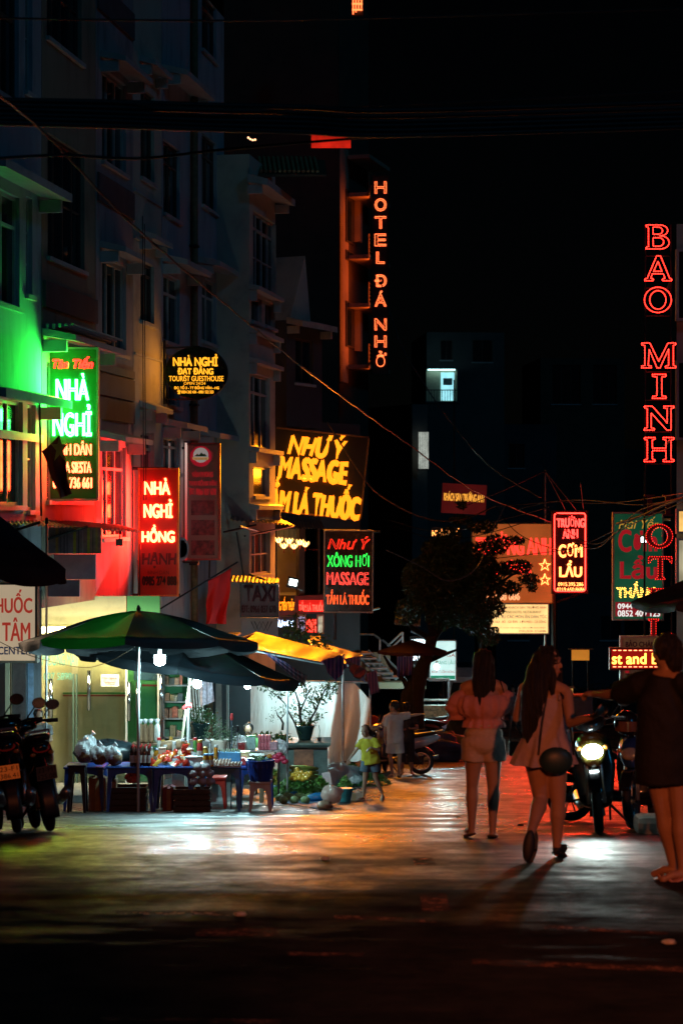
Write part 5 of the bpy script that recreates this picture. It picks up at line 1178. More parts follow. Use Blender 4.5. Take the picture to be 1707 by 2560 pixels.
T = thing('white_foam_box', 'white foam box on the ground behind the third table', 'box', G(447, 31.2)); MB().box((0, 0, .42), (.2, .2, .28), bev=.01).build('box_body', mat('foam_white', (.6, .62, .5), .6), T); MB().box((0, 0, .14), (.22, .22, .27), bev=.01).build('lower_box', M['wood'], T)
# ---- slanted bamboo pole with red rag, poles
T = thing('slanted_pole', 'pale slanted pole tied with a red rag beside the round bulb', 'pole', G(455, 31.8)); a = P(455, 1850, 31.8) - T.location; b = P(477, 1685, 31.8) - T.location
MB().tube([Vector((a.x - .04, 0, 0)), a, b], .022, 7).build('pole', mat('bamboo', (.5, .42, .28), .5, var=.2, scale=6), T, smooth=True); m_ = a.lerp(b, .5)
MB().tube([m_ + Vector((-.05, -.03, -.02)), m_ + Vector((0, -.03, .02)), m_ + Vector((.09, -.03, .03))], [.03, .035, .04], 7).build('red_rag', mat('rag_red', (.6, .05, .05), .5), T)
for k, (u, d, v, lb) in enumerate(((116, 31.5, 1310, 'tall thin grey pole left of the navy umbrella'), (718, 34, 1708, 'thin pale pole holding the second umbrella edge in front of the planter'), (578, 31, 1800, 'short stick with a red tip beside the potted shrub'), (592, 31, 1830, 'short bare stick right of the red tipped one'))):
    T = thing('upright_pole', lb, 'pole', G(u, d)); h = P(u, v, d).z - gz(d); MB().tube([(0, 0, 0), (.01, 0, h)], .018 if k < 2 else .01, 7).build('shaft', M['metal'] if k != 2 else M['cable_pale'], T)
    MB().lathe([(.02, h), (.028, h + .03), (.02, h + .1)], (.01, 0, 0), 7).build('tip', mat('rag_red', (.6, .05, .05), .5) if k == 2 else M['metal_dark'], T)
T = thing('hanging_cloth', 'patterned pale cloth hanging by the narrow doorway', 'cloth', P(513, 1725, 36)); q = MB(); q.grid(lambda s, t: (-.12 + .24 * s + .05 * t, .02 * math.sin(s * 14 + t * 3), .12 - .42 * t + .1 * s), 14, 8); q.build('cloth', cloth('print_cloth', (.5, .42, .5), rough=.8, var=.6, scale=16), T, smooth=True); MB().tube([(-.15, 0, .14), (.16, 0, .22)], .01, 5).build('hanger', M['metal'], T)
T = thing('leaning_tubes', 'bundle of grey tubes leaning in the doorway behind the round bulb', 'tubes', P(500, 1860, 36.5))
for k in range(5): MB().tube([(-.05 + k * .05, 0, -.5), (-.2 + k * .05, .1, 1.2)], .018, 6).build('tube', M['metal'], T)
# wide dark cloth bundle behind bags
o = crumple((0, 0, 0), (.55, .25, .2), 91, n=26, m=14, amp=.12).build('rolled_tarpaulin', mat('dark_tarp', (.02, .03, .035), .3, var=.4), None, at(268, 31.6, zt0 + .02), smooth=True); tag(o, 'dark rolled tarpaulin lying behind the knotted snack bags', 'tarpaulin')
# more goods: boxes, jars and strings that fill the stall
for k in range(16):
    u = (392, 398, 408, 414, 420, 428, 436, 444, 452, 458, 464, 472, 480, 488, 496, 540)[k]; d = 30.6 + (k % 3) * .12; hgt = .12 + .05 * ((k * 7) % 4)
    b_ = [HONEY, JELLY, mat('jar_red', (.5, .05, .03), .2), mat('jar_green', (.08, .25, .06), .2), mat('jar_brown', (.22, .1, .04), .2)][k % 5]
    bottle('spice_jar', '%s spice jar with a %s cap, %s in the back row behind the packets' % (('amber', 'clear', 'red', 'green', 'brown')[k % 5], ('white', 'red', 'gold')[k % 3], ('first', 'second', 'third', 'fourth', 'fifth', 'sixth', 'seventh', 'eighth', 'ninth', 'tenth', 'eleventh', 'twelfth', 'thirteenth', 'fourteenth', 'fifteenth', 'last')[k]),
           at(u, d, zt0), .032, hgt + .08, b_, (CAPW, CAPR, CAPY)[k % 3], 'spice jars in the back row', lab=k % 2 == 0)
for k, (u, d, w, h, c, lb) in enumerate(((600, 31.6, .2, .1, (.5, .06, .05), 'red lidded tray at the right end of the tables'), (630, 31.7, .22, .07, (.6, .58, .55), 'white foam tray on the deep blue table'), (655, 31.6, .16, .09, (.1, .3, .45), 'blue lidded tray on the deep blue table'), (612, 31.9, .14, .16, (.6, .45, .25), 'tan carton behind the red lidded tray'))):
    T = thing('food_tray', lb, 'tray', at(u, d, gz(31.6) + .665), 0, 'trays on the deep blue table'); MB().box((0, 0, h / 2), (w, .2, h), bev=.01).build('tray_body', mat('tray_%d' % k, c, .35, var=.3, scale=12), T); MB().box((0, 0, h + .008), (w + .015, .215, .014), bev=.004).build('lid', mat('tray_%d' % k, c, .35), T)
# ================================================================== tarpaulin, awnings, planter, vegetables
TARP = cloth('white_tarpaulin', (.66, .66, .62), back=.25, rough=.5, var=.2, scale=1.6, bump=1.0, bscale=4, stretch=(4, 4, .5))
T0 = P(583, 1914, 41)
tp = thing('white_tarpaulin', 'big creased white tarpaulin hung as a screen behind the bonsai and the seller', 'tarpaulin', T0)
rt = random.Random(5); fold = [(rt.uniform(10, 34), rt.uniform(0, 6), rt.uniform(.2, 1)) for _ in range(7)]
def tf(s, t):
    u = lerp(583 + 8 * math.sin(t * 5), 925 - 14 * t, s); vt = 1702 + 6 * s + (40 * max(0, s - .88) / .12 if s > .88 else 0); vb = 1925 + 10 * math.sin(s * 9)
    if s > .72: vb = 1925 - 40 * (s - .72) / .28
    v = lerp(vt, vb, t); amp = .015 + .05 * (s > .35) * min(1, (s - .35) * 5 if s > .35 else 0)
    yy = sum(w * math.sin(f * s + p + t * 1.6 * w) for f, p, w in fold) * amp * 1.25 * (.4 + .8 * t) * (1.6 if s > .6 else 1) + .05 * math.sin(t * 7 + s * 4)
    if t > .85: yy -= (t - .85) * 2.2 * (s > .6)
    q = P(u, v, 41); return (q.x - T0.x, yy, q.z - T0.z)
MB().grid(tf, 110, 36).build('sheet', TARP, tp, smooth=True)
MB().tube([(P(575, 1700, 41).x - T0.x, .02, P(0, 1700, 41).z - T0.z), (P(930, 1707, 41).x - T0.x, .02, P(0, 1707, 41).z - T0.z)], .02, 6).build('top_rope', M['metal'], tp)
for u in (580, 925): q = P(u, 1700, 41); MB().tube([(q.x - T0.x, .05, q.z - T0.z), (q.x - T0.x, .05, gz(41) - T0.z)], .025, 6).build('post', M['metal'], tp)
# loose tarpaulin heap at its right foot
o = crumple((0, 0, 0), (.42, .3, .22), 21, n=30, m=18, amp=.35).build('tarpaulin_heap', TARP, None, G(850, 38.5) + Vector((0, 0, .16)), smooth=True); tag(o, 'loose end of white tarpaulin crumpled on the ground right of the stone planter', 'tarpaulin')
# awnings ------------------------------------------------------------
AWN = cloth('awning_canvas', (.09, .07, .055), back=.15, rough=.4, var=.3, scale=2, bump=.5, bscale=6, stretch=(1, 8, 1))
STR = bpy.data.materials.new('striped_valance'); STR.use_nodes = True
nt = STR.node_tree; b = nt.nodes['Principled BSDF']; tc = nt.nodes.new('ShaderNodeTexCoord'); wv = nt.nodes.new('ShaderNodeTexWave'); wv.inputs['Scale'].default_value = 4.5; wv.inputs['Distortion'].default_value = .3; cr = nt.nodes.new('ShaderNodeValToRGB')
nt.links.new(tc.outputs['Object'], wv.inputs[0]); nt.links.new(wv.outputs[0], cr.inputs[0]); nt.links.new(cr.outputs[0], b.inputs['Base Color']); cr.color_ramp.interpolation = 'EASE'
cr.color_ramp.elements[0].color = (.03, .05, .16, 1); cr.color_ramp.elements[1].color = (.30, .17, .30, 1); cr.color_ramp.elements[0].position = .4; cr.color_ramp.elements[1].position = .6; b.inputs['Roughness'].default_value = .5
def quadsheet(name, label, cat, pts, m, nu=20, nv=10, sag=.06, th=.012, ripple=0, group=None, T=None):
    a, b_, c, d = [Vector(p) for p in pts]; o0 = Vector((0, 0, 0)) if T is not None else a
    def f(s, t):
        p = a.lerp(b_, s).lerp(d.lerp(c, s), t); p = p - o0; p.z -= sag * math.sin(math.pi * t) * (1 + .3 * math.sin(s * 20)) ; p.y += ripple * math.sin(s * 26) * t; return p
    ob = MB().slab(f, nu, nv, (0, 0, th)).build(name, m, T, None if T is not None else a)
    if T is None: tag(ob, label, cat, group)
    return ob
def awning(label, c4, m, val=None, group='canvas awnings of the middle stalls', legs=()):
    o0 = Vector(c4[0]); T = thing('stall_awning', label, 'awning', o0, 0, group); L4 = [Vector(p) - o0 for p in c4]
    quadsheet('canopy_sheet', '', '', L4, m, 30, 12, T=T)
    for i, j in ((0, 1), (1, 2), (2, 3), (3, 0)): MB().tube([L4[i] - Vector((0, 0, .03)), L4[j] - Vector((0, 0, .03))], .022, 6).build('frame_tube', M['metal'], T)
    if val:
        a, b_ = L4[0], L4[1]
        q = MB(); q.grid(lambda s, t: a.lerp(b_, s) + Vector((0, -.01 + .025 * math.sin(s * 40) * t, -val * t)), 60, 5); q.build('valance', STR, T, smooth=True)
    for i in legs: MB().tube([L4[i], Vector((L4[i].x, L4[i].y, gz(o0.y + L4[i].y) - o0.z))], .025, 6).build('leg', M['metal'], T)
    return T
awning('long orange-lit canvas awning sloping towards the street above the bonsai', (P(560, 1608, 35.5), P(806, 1655, 35.5), P(857, 1634, 39), P(640, 1579, 39)), AWN, None, legs=(2,))
awning('smaller red-lit canvas awning behind the long orange one', (P(812, 1652, 38.8), P(868, 1660, 38.8), P(905, 1636, 42.5), P(770, 1598, 42.5)), AWN, .0)
awning('dark awning running back to the left above the hidden seller', (P(380, 1625, 36.5), P(560, 1610, 36.5), P(600, 1580, 40), P(430, 1588, 40)), mat('dark_canvas', (.03, .035, .04), .5), None)
for k, (c4, lb) in enumerate((((P(802, 1652, 35.4), P(851, 1637, 36.4), P(868, 1668, 36.4), P(838, 1706, 35.4)), 'crumpled striped valance hanging at the right corner of the orange awning'),
     ((P(860, 1646, 38.6), P(900, 1640, 40), P(901, 1664, 40), P(866, 1662, 38.6)), 'short striped valance behind the crumpled one'),
     ((P(915, 1685, 39.5), P(940, 1674, 41), P(949, 1730, 41), P(925, 1738, 39.5)), 'long striped valance flap at the far right end of the white tarpaulin'),
     ((P(868, 1652, 38), P(915, 1672, 40), P(913, 1706, 40), P(880, 1690, 38)), 'dark blue sagging valance between the two striped ones'),
     ((P(991, 1641, 52), P(1031, 1641, 52), P(1028, 1688, 52), P(992, 1692, 52)), 'dark striped valance of the umbrella in front of the white hotel sign'),
     ((P(650, 1622, 34.5), P(712, 1654, 36), P(768, 1690, 38), P(760, 1716, 38)), 'slanting purple side flap hanging under the orange awning'))):
    a, b_, c, d = [Vector(p) for p in c4]; r9 = random.Random(k)
    def f(s, t):
        p = a.lerp(b_, s).lerp(d.lerp(c, s), t) - a; p.y += .05 * math.sin(s * 17 + k) * t + (.05 * math.sin(t * 9 + s * 6) if k in (0, 3) else 0); p.x += .02 * math.sin(t * 8 + s * 12) * (k in (0, 3)); return p
    o = MB().slab(f, 30, 14, (0, .006, 0)).build('striped_valance', STR if k not in (3,) else M['navy'], None, a, smooth=True); tag(o, lb, 'awning flap', 'cloth flaps hanging from the awnings')
# corrugated sheets over the shops -----------------------------------
def tin(name, label, c4, n=26, amp=.018, m=None, arms=()):
    a, b_, c, d = [Vector(p) for p in c4]; T = thing(name, label, 'roof sheet', a); nrm = Vector((0, 0, 1))
    k = n * 8
    q = MB(); q.slab(lambda s, t: a.lerp(b_, s).lerp(d.lerp(c, s), t) - a + Vector((0, 0, amp * math.sin(s * n * 2 * math.pi))), n * 6, 2, (0, 0, .006)); q.build('corrugated_sheet', m or M['roof_tin'], T, smooth=False)
    for p, r in arms: MB().tube([Vector(p) - a, Vector(r) - a], .025, 6).build('support_arm', M['metal_dark'], T)
    return T
tin('corrugated_awning', 'corrugated sheet awning under the red lit window, edge on, left of the red sign', (P(-60, 1304, 31.2), P(352, 1328, 37.2), P(300, 1313, 38.5), P(-60, 1283, 32.0)), 40, .02, arms=((P(10, 1335, 33), P(100, 1306, 32.6)), (P(112, 1350, 34.5), P(220, 1316, 34.6))))
tin('corrugated_awning', 'ragged corrugated awning glowing orange below the yellow massage letters', (P(575, 1300, 46.5), P(735, 1312, 50.5), P(690, 1292, 53), P(580, 1278, 49)), 16, .02, arms=((P(612, 1340, 48), P(735, 1315, 50.5)), (P(560, 1330, 47), P(640, 1312, 48)), (P(655, 1330, 49), P(600, 1316, 47))))
tin('corrugated_awning', 'low corrugated awning above the dark taxi board', (P(555, 1452, 45.2), P(696, 1458, 46.2), P(700, 1446, 47.5), P(560, 1436, 46.6)), 14, .015, arms=((P(622, 1436, 46), P(665, 1450, 46)),))
tin('corrugated_awning', 'dark corrugated awning over the lanterns of the massage entrance', (P(688, 1318, 55.2), P(812, 1322, 56.5), P(800, 1296, 58.5), P(690, 1290, 57)), 16, .02)
tin('corrugated_awning', 'dim corrugated awning behind the dark tree on the left side of the lane', (P(985, 1560, 66), P(1050, 1565, 66), P(1052, 1510, 69), P(995, 1500, 69)), 12, .03)
# stone planter bench with bonsais -----------------------------------
pl = thing('stone_planter_bench', 'dark stone bench with a heavy moulded top and a rust framed panel under the bonsai', 'bench', G(768, 37.5)); STN = mat('mossy_stone', (.07, .10, .09), .6, var=.4, scale=5, bump=.5); k_ = 37.5 / F
hz_ = gz(37.5)
def pz(v): return CZ + (CY - v) * k_ - hz_
MB().b2((-.52, -.35, .0), (.38, .35, pz(1870))).build('pedestal', STN, pl); MB().lathe([(.0, 0), (.62, 0), (.70, .05), (.70, .09), (0, .09)], (-.05, 0, pz(1862)), 4, axis=Euler((0, 0, R(45))).to_matrix(), sx=1.0, sy=1).build('top_slab', STN, pl)
MB().b2((-.24, -.37, pz(1912)), (.12, -.352, pz(1868))).build('panel', mat('rust_panel', (.22, .08, .04), .6, var=.5, scale=7), pl)
def pot(label, u, d, z, r, h, m, name='plant_pot', group='pots with small trees'):
    loc = at(u, d, z); T = thing(name, label, 'plant', loc, 0, group)
    MB().lathe([(r * .6, 0), (r * .68, h * .1), (r * .95, h * .75), (r * 1.08, h * .92), (r * 1.08, h), (r * .9, h), (r * .85, h * .85), (0, h * .82)], (0, 0, 0), 20, ripple=.01).build('pot', m, T, smooth=True); return T
def leaf_mesh(seed, spots, n, size, spread, flat=.35):
    rl = random.Random(seed); q = MB()
    for _ in range(n):
        c = Vector(rl.choice(spots)) + Vector([rl.gauss(0, s) for s in spread]); E = Euler((rl.uniform(-1, 1), rl.uniform(-1, 1), rl.uniform(0, 6.3))).to_matrix(); s = size * rl.uniform(.6, 1.3)
        q.add([c + E @ Vector(v) for v in ((-s, 0, 0), (-s * .2, -s * flat, s * .08), (s, 0, -s * .1), (-s * .2, s * flat, s * .08))], [(0, 1, 2), (0, 2, 3)])
    return q
LEAF = cloth('leaf_dark', (.03, .075, .02), back=.3, rough=.4, var=.5, scale=9); TWIG = mat('bark', (.03, .022, .017), .8, var=.4, scale=12, bump=.5)
zb_ = hz_ + pz(1862) + .09
GLZ = mat('glazed_green_pot', (.008, .025, .026), .2, var=.3, scale=7, bump=.3)
bo = pot('large glazed green pot with a spreading leafy tree before the glowing tarpaulin', 762, 37.5, zb_, .175, .28, GLZ)
O_ = at(762, 37.5, zb_)
def rel(u, v, d=37.5): return P(u, v, d) - O_
tips = []
for pts, rr9 in ((((755, 1822), (750, 1790), (748, 1760), (740, 1735), (728, 1718)), .03), (((768, 1822), (775, 1800), (790, 1775), (800, 1750), (812, 1725), (826, 1712)), .028), (((752, 1775), (765, 1745), (775, 1722)), .02), (((790, 1776), (778, 1750), (790, 1716)), .018), (((745, 1822), (722, 1780), (712, 1758), (690, 1738), (668, 1722)), .02), (((768, 1815), (786, 1800), (795, 1792)), .016)):
    P3 = [rel(u, v, 37.5 + .1 * math.sin(i * 2 + u)) for i, (u, v) in enumerate(pts)]
    MB().tube(P3, [rr9 * (1 - .75 * i / (len(P3) - 1)) for i in range(len(P3))], 6).build('branch', TWIG, bo, smooth=True)
spots = [rel(u, v) for u, v in ((670, 1720), (690, 1728), (700, 1738), (718, 1730), (735, 1722), (728, 1708), (750, 1715), (765, 1728), (790, 1725), (812, 1722), (828, 1715), (838, 1722), (790, 1745), (802, 1752), (775, 1750), (820, 1740), (740, 1765), (760, 1775), (742, 1790), (790, 1790), (785, 1770), (770, 1800), (660, 1712))]
o = leaf_mesh(1, spots, 900, .042, (.075, .09, .055)).build('leaves', LEAF, bo); o['kind'] = 'stuff'
for k in range(7):
    a = k * .9; q = MB(); q.grid(lambda s, t: (math.cos(a) * (.05 + .16 * t) + (s - .5) * .06 * math.sin(math.pi * (t * .9 + .05)), math.sin(a) * (.05 + .12 * t), .26 + .08 * math.sin(t * 2.6)), 2, 5); q.build('broad_leaf', LEAF, bo, smooth=True)
b2p = pot('smaller dark pot with a bare curving bonsai left of the large one', 707, 37.2, zb_ - .08, .13, .2, GLZ); O_ = at(707, 37.2, zb_ - .08)
P3 = [rel(u, v, 37.2) for u, v in ((706, 1825), (708, 1808), (702, 1797), (694, 1788), (690, 1776))]; MB().tube(P3, [.025, .022, .018, .012, .006], 6).build('branch', TWIG, b2p, smooth=True)
P3 = [rel(u, v, 37.2) for u, v in ((702, 1797), (712, 1785), (708, 1772))]; MB().tube(P3, [.012, .01, .005], 5).build('branch', TWIG, b2p)
o = leaf_mesh(2, [rel(u, v, 37.2) for u, v in ((690, 1774), (702, 1768), (712, 1782), (684, 1790), (698, 1785), (676, 1800), (715, 1775))], 170, .022, (.04, .05, .03)).build('leaves', LEAF, b2p); o['kind'] = 'stuff'
T = pot('low dark trough of dark ferns left of the small bonsai', 668, 37, zb_ - .1, .2, .13, GLZ); o = leaf_mesh(3, [(-.2, 0, .2), (0, 0, .22), (.2, 0, .19), (-.3, 0, .15), (.3, 0, .2)], 260, .05, (.1, .08, .04)).build('leaves', LEAF, T); o['kind'] = 'stuff'
T = pot('tiny black pot with a thin seedling on the right of the bench', 798, 37.3, zb_, .04, .07, M['black_plastic']); MB().tube([(0, 0, .06), (.01, 0, .2), (-.01, 0, .3)], .006, 4).build('branch', TWIG, T)
WP = mat('cream_pot', (.55, .45, .38), .5, var=.15)
for (u, d, v, r, h, n, lb) in ((548, 33, 1882, .14, .22, 420, 'cream pot with a grey-green shrub behind the egg trays'), (500, 34, 1850, .16, .3, 520, 'dark bushy shrub under the round bulb beside the doorway')):
    z = P(u, v, d).z; T = pot(lb, u, d, z, r, h, WP if u == 548 else GLZ); o = leaf_mesh(n, [(-.12, 0, h + .1), (.12, 0, h + .1), (0, 0, h + .18), (-.05, .05, h + .06), (.18, 0, h + .05)], n, .03, (.09, .09, .07)).build('leaves', cloth('leaf_grey', (.10, .15, .09), back=.3, rough=.5, var=.5, scale=9) if u == 548 else LEAF, T); o['kind'] = 'stuff'
    tb = thing('pot_stand', 'low %s stand hidden under the %s' % (('grey', 'cream pot') if u == 548 else ('dark', 'bushy shrub')), 'stand', G(u, d)); MB().b2((-.2, -.18, 0), (.2, .18, z - gz(d) - .003)).build('block', M['concrete'], tb)
# brown long counter, seller's table
T = thing('wooden_counter', 'low brown wooden counter behind the tables left of the vegetables', 'counter', G(590, 32.6)); MB().box((0, 0, P(0, 1886, 32.6).z - gz(32.6) - .1), (.95, .35, .2), bev=.01).build('counter_top', M['wood'], T)
for x in (-.42, .42): MB().b2((x - .03, -.15, 0), (x + .03, .15, P(0, 1886, 32.6).z - gz(32.6) - .203)).build('leg', M['wood'], T)
zs = P(0, 1873, 34).z
T = thing('seller_table', 'metal topped table with stacked goods in front of the seated seller', 'table', G(650, 34)); MB().box((0, 0, zs - gz(34) - .015), (.72, .4, .03), bev=.005).build('table_top', M['metal'], T)
for x in (-.32, .32):
    for y in (-.16, .16): MB().b2((x - .015, y - .015, 0), (x + .015, y + .015, zs - gz(34) - .035)).build('leg', M['metal_dark'], T)
CAN = mat('pink_can', (.6, .16, .2), .3, var=.5, scale=30)
c0 = None
for j in range(2):
    for i in range(4):
        for row in range(2):
            loc = at(649 + i * 8 + 0, 33.9 + row * .1, zs + .003 + j * .125)
            if c0 is None: c0 = MB().lathe([(.025, 0), (.028, .006), (.028, .11), (.024, .12)], (0, 0, 0), 10).build('drink_can', CAN, None, loc, smooth=True); o = c0
            else: o = c0.copy(); COL.objects.link(o); o.location = loc
            tag(o, 'pink drink can, %s of the %s layer, %s row of the stack before the seller' % (('leftmost', 'second', 'third', 'rightmost')[i], ('lower', 'upper')[j], ('front', 'back')[row]), 'can', 'pink cans stacked before the seller')
for k, (u, w, h, c, lb) in enumerate(((628, .15, .22, (.35, .5, .48), 'tall clear green-lidded tub in front of the seller'), (604, .12, .1, (.5, .05, .05), 'red tub left of the green-lidded one'), (612, .1, .12, (.55, .42, .38), 'small cream carton beside the red tub'), (684, .12, .12, (.55, .3, .35), 'pink and white pack at the right end of the metal table'))):
    T = thing('goods_tub', lb, 'box', at(u, 33.9, zs + .003), 0, 'goods on the metal table'); MB().box((0, 0, h / 2), (w, w * .8, h), bev=.012).build('tub', mat('tub_%d' % k, c, .3, var=.3, scale=12), T); MB().box((0, 0, h + .012), (w * 1.08, w * .9, .024), bev=.006).build('lid', mat('tub_lid_%d' % k, (.1, .45, .15) if k == 0 else c, .3), T)
o = crumple((0, 0, 0), (.14, .1, .11), 61, amp=.35).build('plastic_bag', BAGM, None, at(600, 34, zs + .12)); tag(o, 'crumpled white plastic bag on the left end of the metal table', 'bag', 'white plastic bags')
o = crumple((0, 0, 0), (.13, .1, .13), 62, amp=.35).build('plastic_bag', BAGM, None, at(700, 34, zs + .02)); tag(o, 'clear plastic bag slumped at the right end of the metal table', 'bag', 'white plastic bags')
o = crumple((0, 0, 0), (.17, .15, .15), 63, amp=.25, flat=.2).build('plastic_bag', cloth('bag_pinkish', (.75, .55, .46), back=.35, rough=.25, bump=.5, bscale=20), None, G(829, 31.7) + Vector((0, 0, .18)), smooth=True); tag(o, 'full pinkish plastic bag standing on the road before the vegetables', 'bag', 'white plastic bags')
o = crumple((0, 0, 0), (.12, .1, .07), 64, amp=.3).build('plastic_bag', cloth('bag_tan', (.45, .30, .2), back=.3, rough=.3), None, G(812, 30.9) + Vector((0, 0, .06)), smooth=True); tag(o, 'small tan bag lying at the front tip of the blue sheet', 'bag', 'white plastic bags')
# ground sheet and vegetables -----------------------------------------
def gq(u, v): q = gp(u, v); return Vector((q.x, q.y, gz(q.y)))
c4 = [gp(655, 2000), gp(790, 2022), gp(905, 1985), gp(700, 1940)]
q = MB()
q.grid(lambda s, t: (lambda p: (p.x, p.y, gz(p.y) + .012 + .012 * math.sin(s * 21) * math.sin(t * 17)))(c4[0].lerp(c4[1], s).lerp(c4[3].lerp(c4[2], s), t)), 24, 24); o = q.build('ground_sheet', mat('blue_sheet', (.03, .12, .22), .35, var=.4, scale=4), None); tag(o, 'wrinkled blue plastic sheet on the road under the vegetables', 'ground sheet')
c4b = [gp(440, 2010), gp(700, 2015), gp(640, 1965), gp(520, 1960)]
q = MB(); q.grid(lambda s, t: (lambda p: (p.x, p.y, gz(p.y) + .01 + .02 * abs(math.sin(s * 8)) * t))(c4b[0].lerp(c4b[1], s).lerp(c4b[3].lerp(c4b[2], s), t)), 24, 12); o = q.build('ground_sheet', mat('grey_sheet', (.13, .12, .12), .35, var=.4, scale=4, bump=.5), None); tag(o, 'grey plastic sheet spread on the road under the pale blue table', 'ground sheet')
def heap(label, u, v, rx, ry, h, n, c, size=.05, seed=0):
    p = gq(u, v); rl = random.Random(seed); q = MB()
    for _ in range(n):
        a = rl.uniform(0, 6.28); r = math.sqrt(rl.random()); x, y = math.cos(a) * r * rx, math.sin(a) * r * ry; z = h * (1 - r * r) * rl.uniform(.4, 1.05) + .02
        E = Euler((rl.uniform(-.9, .9), rl.uniform(-.9, .9), rl.uniform(0, 6.3))).to_matrix(); s = size * rl.uniform(.5, 1.4); cc = Vector((x, y, z))
        q.add([cc + E @ Vector(w) for w in ((-s, 0, 0), (-.1 * s, -s * .3, s * .2), (s, 0, 0), (-.1 * s, s * .3, s * .2))], [(0, 1, 2), (0, 2, 3)])
    o = q.build('heap_of_greens', mat('greens_%d' % int(c[1] * 1000), c, .45, var=.6, scale=14), None, p); tag(o, label, 'vegetables', 'heaps of vegetables on the ground', 'stuff'); return o
heap('heap of dark leafy greens at the front of the blue sheet', 745, 1992, .5, .6, .34, 2200, (.06, .17, .03), seed=1); heap('heap of pale green stalks left of the oranges', 668, 1960, .35, .8, .3, 1400, (.12, .28, .06), seed=2)
heap('big mound of feathery herbs right of the leaning card', 865, 1950, .5, .9, .32, 2200, (.06, .2, .03), .035, seed=3); heap('mixed heap of dark leaves in front of the counter', 700, 1935, .4, .7, .38, 1300, (.08, .16, .04), seed=4); heap('small green tuft in the teal bucket beside the pink bag', 862, 1985, .16, .16, .3, 300, (.1, .28, .06), seed=5)
FR = mat('yellow_fruit', (.62, .36, .03), .35, var=.2, scale=10); f0 = None
for k in range(16):
    u = 730 + (k % 5) * 9 + rq.uniform(-2, 2) + (k // 5) * 4; v = 1947 - (k // 5) * 7 + rq.uniform(-2, 2); d = 33.3 + (k // 5) * .1; p = P(u, v, d)
    if f0 is None: f0 = MB().ell((0, 0, 0), (.045, .045, .04), 10, 7).build('yellow_fruit', FR, None, p, smooth=True); o = f0
    else: o = f0.copy(); COL.objects.link(o); o.location = p
    tag(o, 'round yellow fruit, %s in the %s row of the pile by the bamboo shoots' % (('leftmost', 'second', 'middle', 'fourth', 'rightmost')[k % 5], ('front', 'second', 'third', 'top')[k // 5]), 'fruit', 'yellow fruit piled on the vegetables')
for k, (u, v) in enumerate(((688, 1893), (698, 1888), (706, 1896), (694, 1900), (712, 1903))):
    o = MB().ell((0, 0, 0), (.06, .05, .05), 9, 7, noise=.12, rnd=rq).build('dragon_fruit', mat('dragon_fruit', (.5, .03, .08), .4, var=.3, scale=20), None, P(u, v, 33.6), smooth=True); tag(o, 'bright pink dragon fruit, %s in the cluster beside the counter end' % ('left one', 'top one', 'middle one', 'low one', 'right one')[k], 'fruit', 'dragon fruit')
for k in range(6):
    a = P(660 + k * 7, 1890 + (k % 2) * 7, 33.7); o = MB().ell((0, 0, 0), (.045, .04, .035), 8, 6).build('orange_fruit', mat('orange_fruit', (.6, .22, .03), .4, var=.25), None, a, smooth=True); tag(o, 'orange coloured fruit, number %s from the counter end in its row' % ('one', 'two', 'three', 'four', 'five', 'six')[k], 'fruit', 'orange fruit')
for k in range(6):
    a, b_ = P(725 + (k % 3) * 6, 1918 + k * 5, 34), P(795 - (k % 2) * 9, 1922 + k * 5, 34.2); o = MB().tube([(0, 0, 0), (b_ - a) * .5 + Vector((0, 0, .01)), b_ - a], [.035, .038, .025], 8).build('bamboo_shoot', mat('cane_green', (.22, .26, .05), .45, var=.3, scale=8), None, a, smooth=True); tag(o, 'long yellow-green cane, %s of the stack beside the yellow fruit' % ('topmost', 'second from the top', 'third from the top', 'fourth from the top', 'fifth from the top', 'lowest')[k], 'vegetable', 'green canes stacked on the vegetables')
for k, (u, v, d, w, c, lb) in enumerate(((742, 1952, 32.6, .25, (.05, .22, .2), 'teal shallow basket of leaves under the yellow fruit'), (790, 1945, 32.4, .2, (.5, .25, .1), 'orange-tan tray of roots beside the teal basket'), (862, 2000, 31.8, .13, (.05, .3, .32), 'teal bucket beside the pinkish bag'))):
    p = gq(u, 0 or v + 6) if k < 2 else gq(862, 2005); T = thing('plastic_basket', lb, 'basket', Vector((p.x, p.y, p.z + (.16 if k < 2 else 0))), 0, 'small plastic baskets'); MB().lathe([(w * .6, 0), (w * .7, .02), (w, .14 if k < 2 else .2), (w * 1.05, .15 if k < 2 else .21), (w * .9, .13), (0, .12)], (0, 0, 0), 18).build('shell', mat('basket_%d' % k, c, .35), T)
    MB().lathe([(w * 1.03, .138 if k < 2 else .2), (w * 1.09, .15 if k < 2 else .215), (w * 1.03, .162 if k < 2 else .23)], (0, 0, 0), 18).build('rim', mat('basket_%d' % k, c, .35), T)
for k, (u, v, r9, lb) in enumerate(((712, 1983, (.3, .07, .06), 'long blue plastic bag rolled at the left edge of the vegetables'), (797, 2005, (.2, .09, .07), 'bright blue plastic bag at the front right of the vegetables'), (802, 1950, (.2, .12, .06), 'blue plastic bag behind the roots tray'), (735, 1998, (.08, .07, .05), 'small blue plastic bag end at the front left'))):
    o = crumple((0, 0, 0), r9, 70 + k, amp=.25).build('blue_plastic_bag', cloth('bag_blue', (.03, .2, .42), back=.25, rough=.22, var=.25), None, gq(u, v) + Vector((0, 0, .08)), rz=R((-25, 15, 5, 0)[k]), smooth=True); tag(o, lb, 'bag', 'blue plastic bags')
crate('open cardboard box of greens behind the teal bucket', 885, 33.4, .34, .3, .14, (.33, .26, .2), cat='box', name='cardboard_box', group='cardboard boxes')
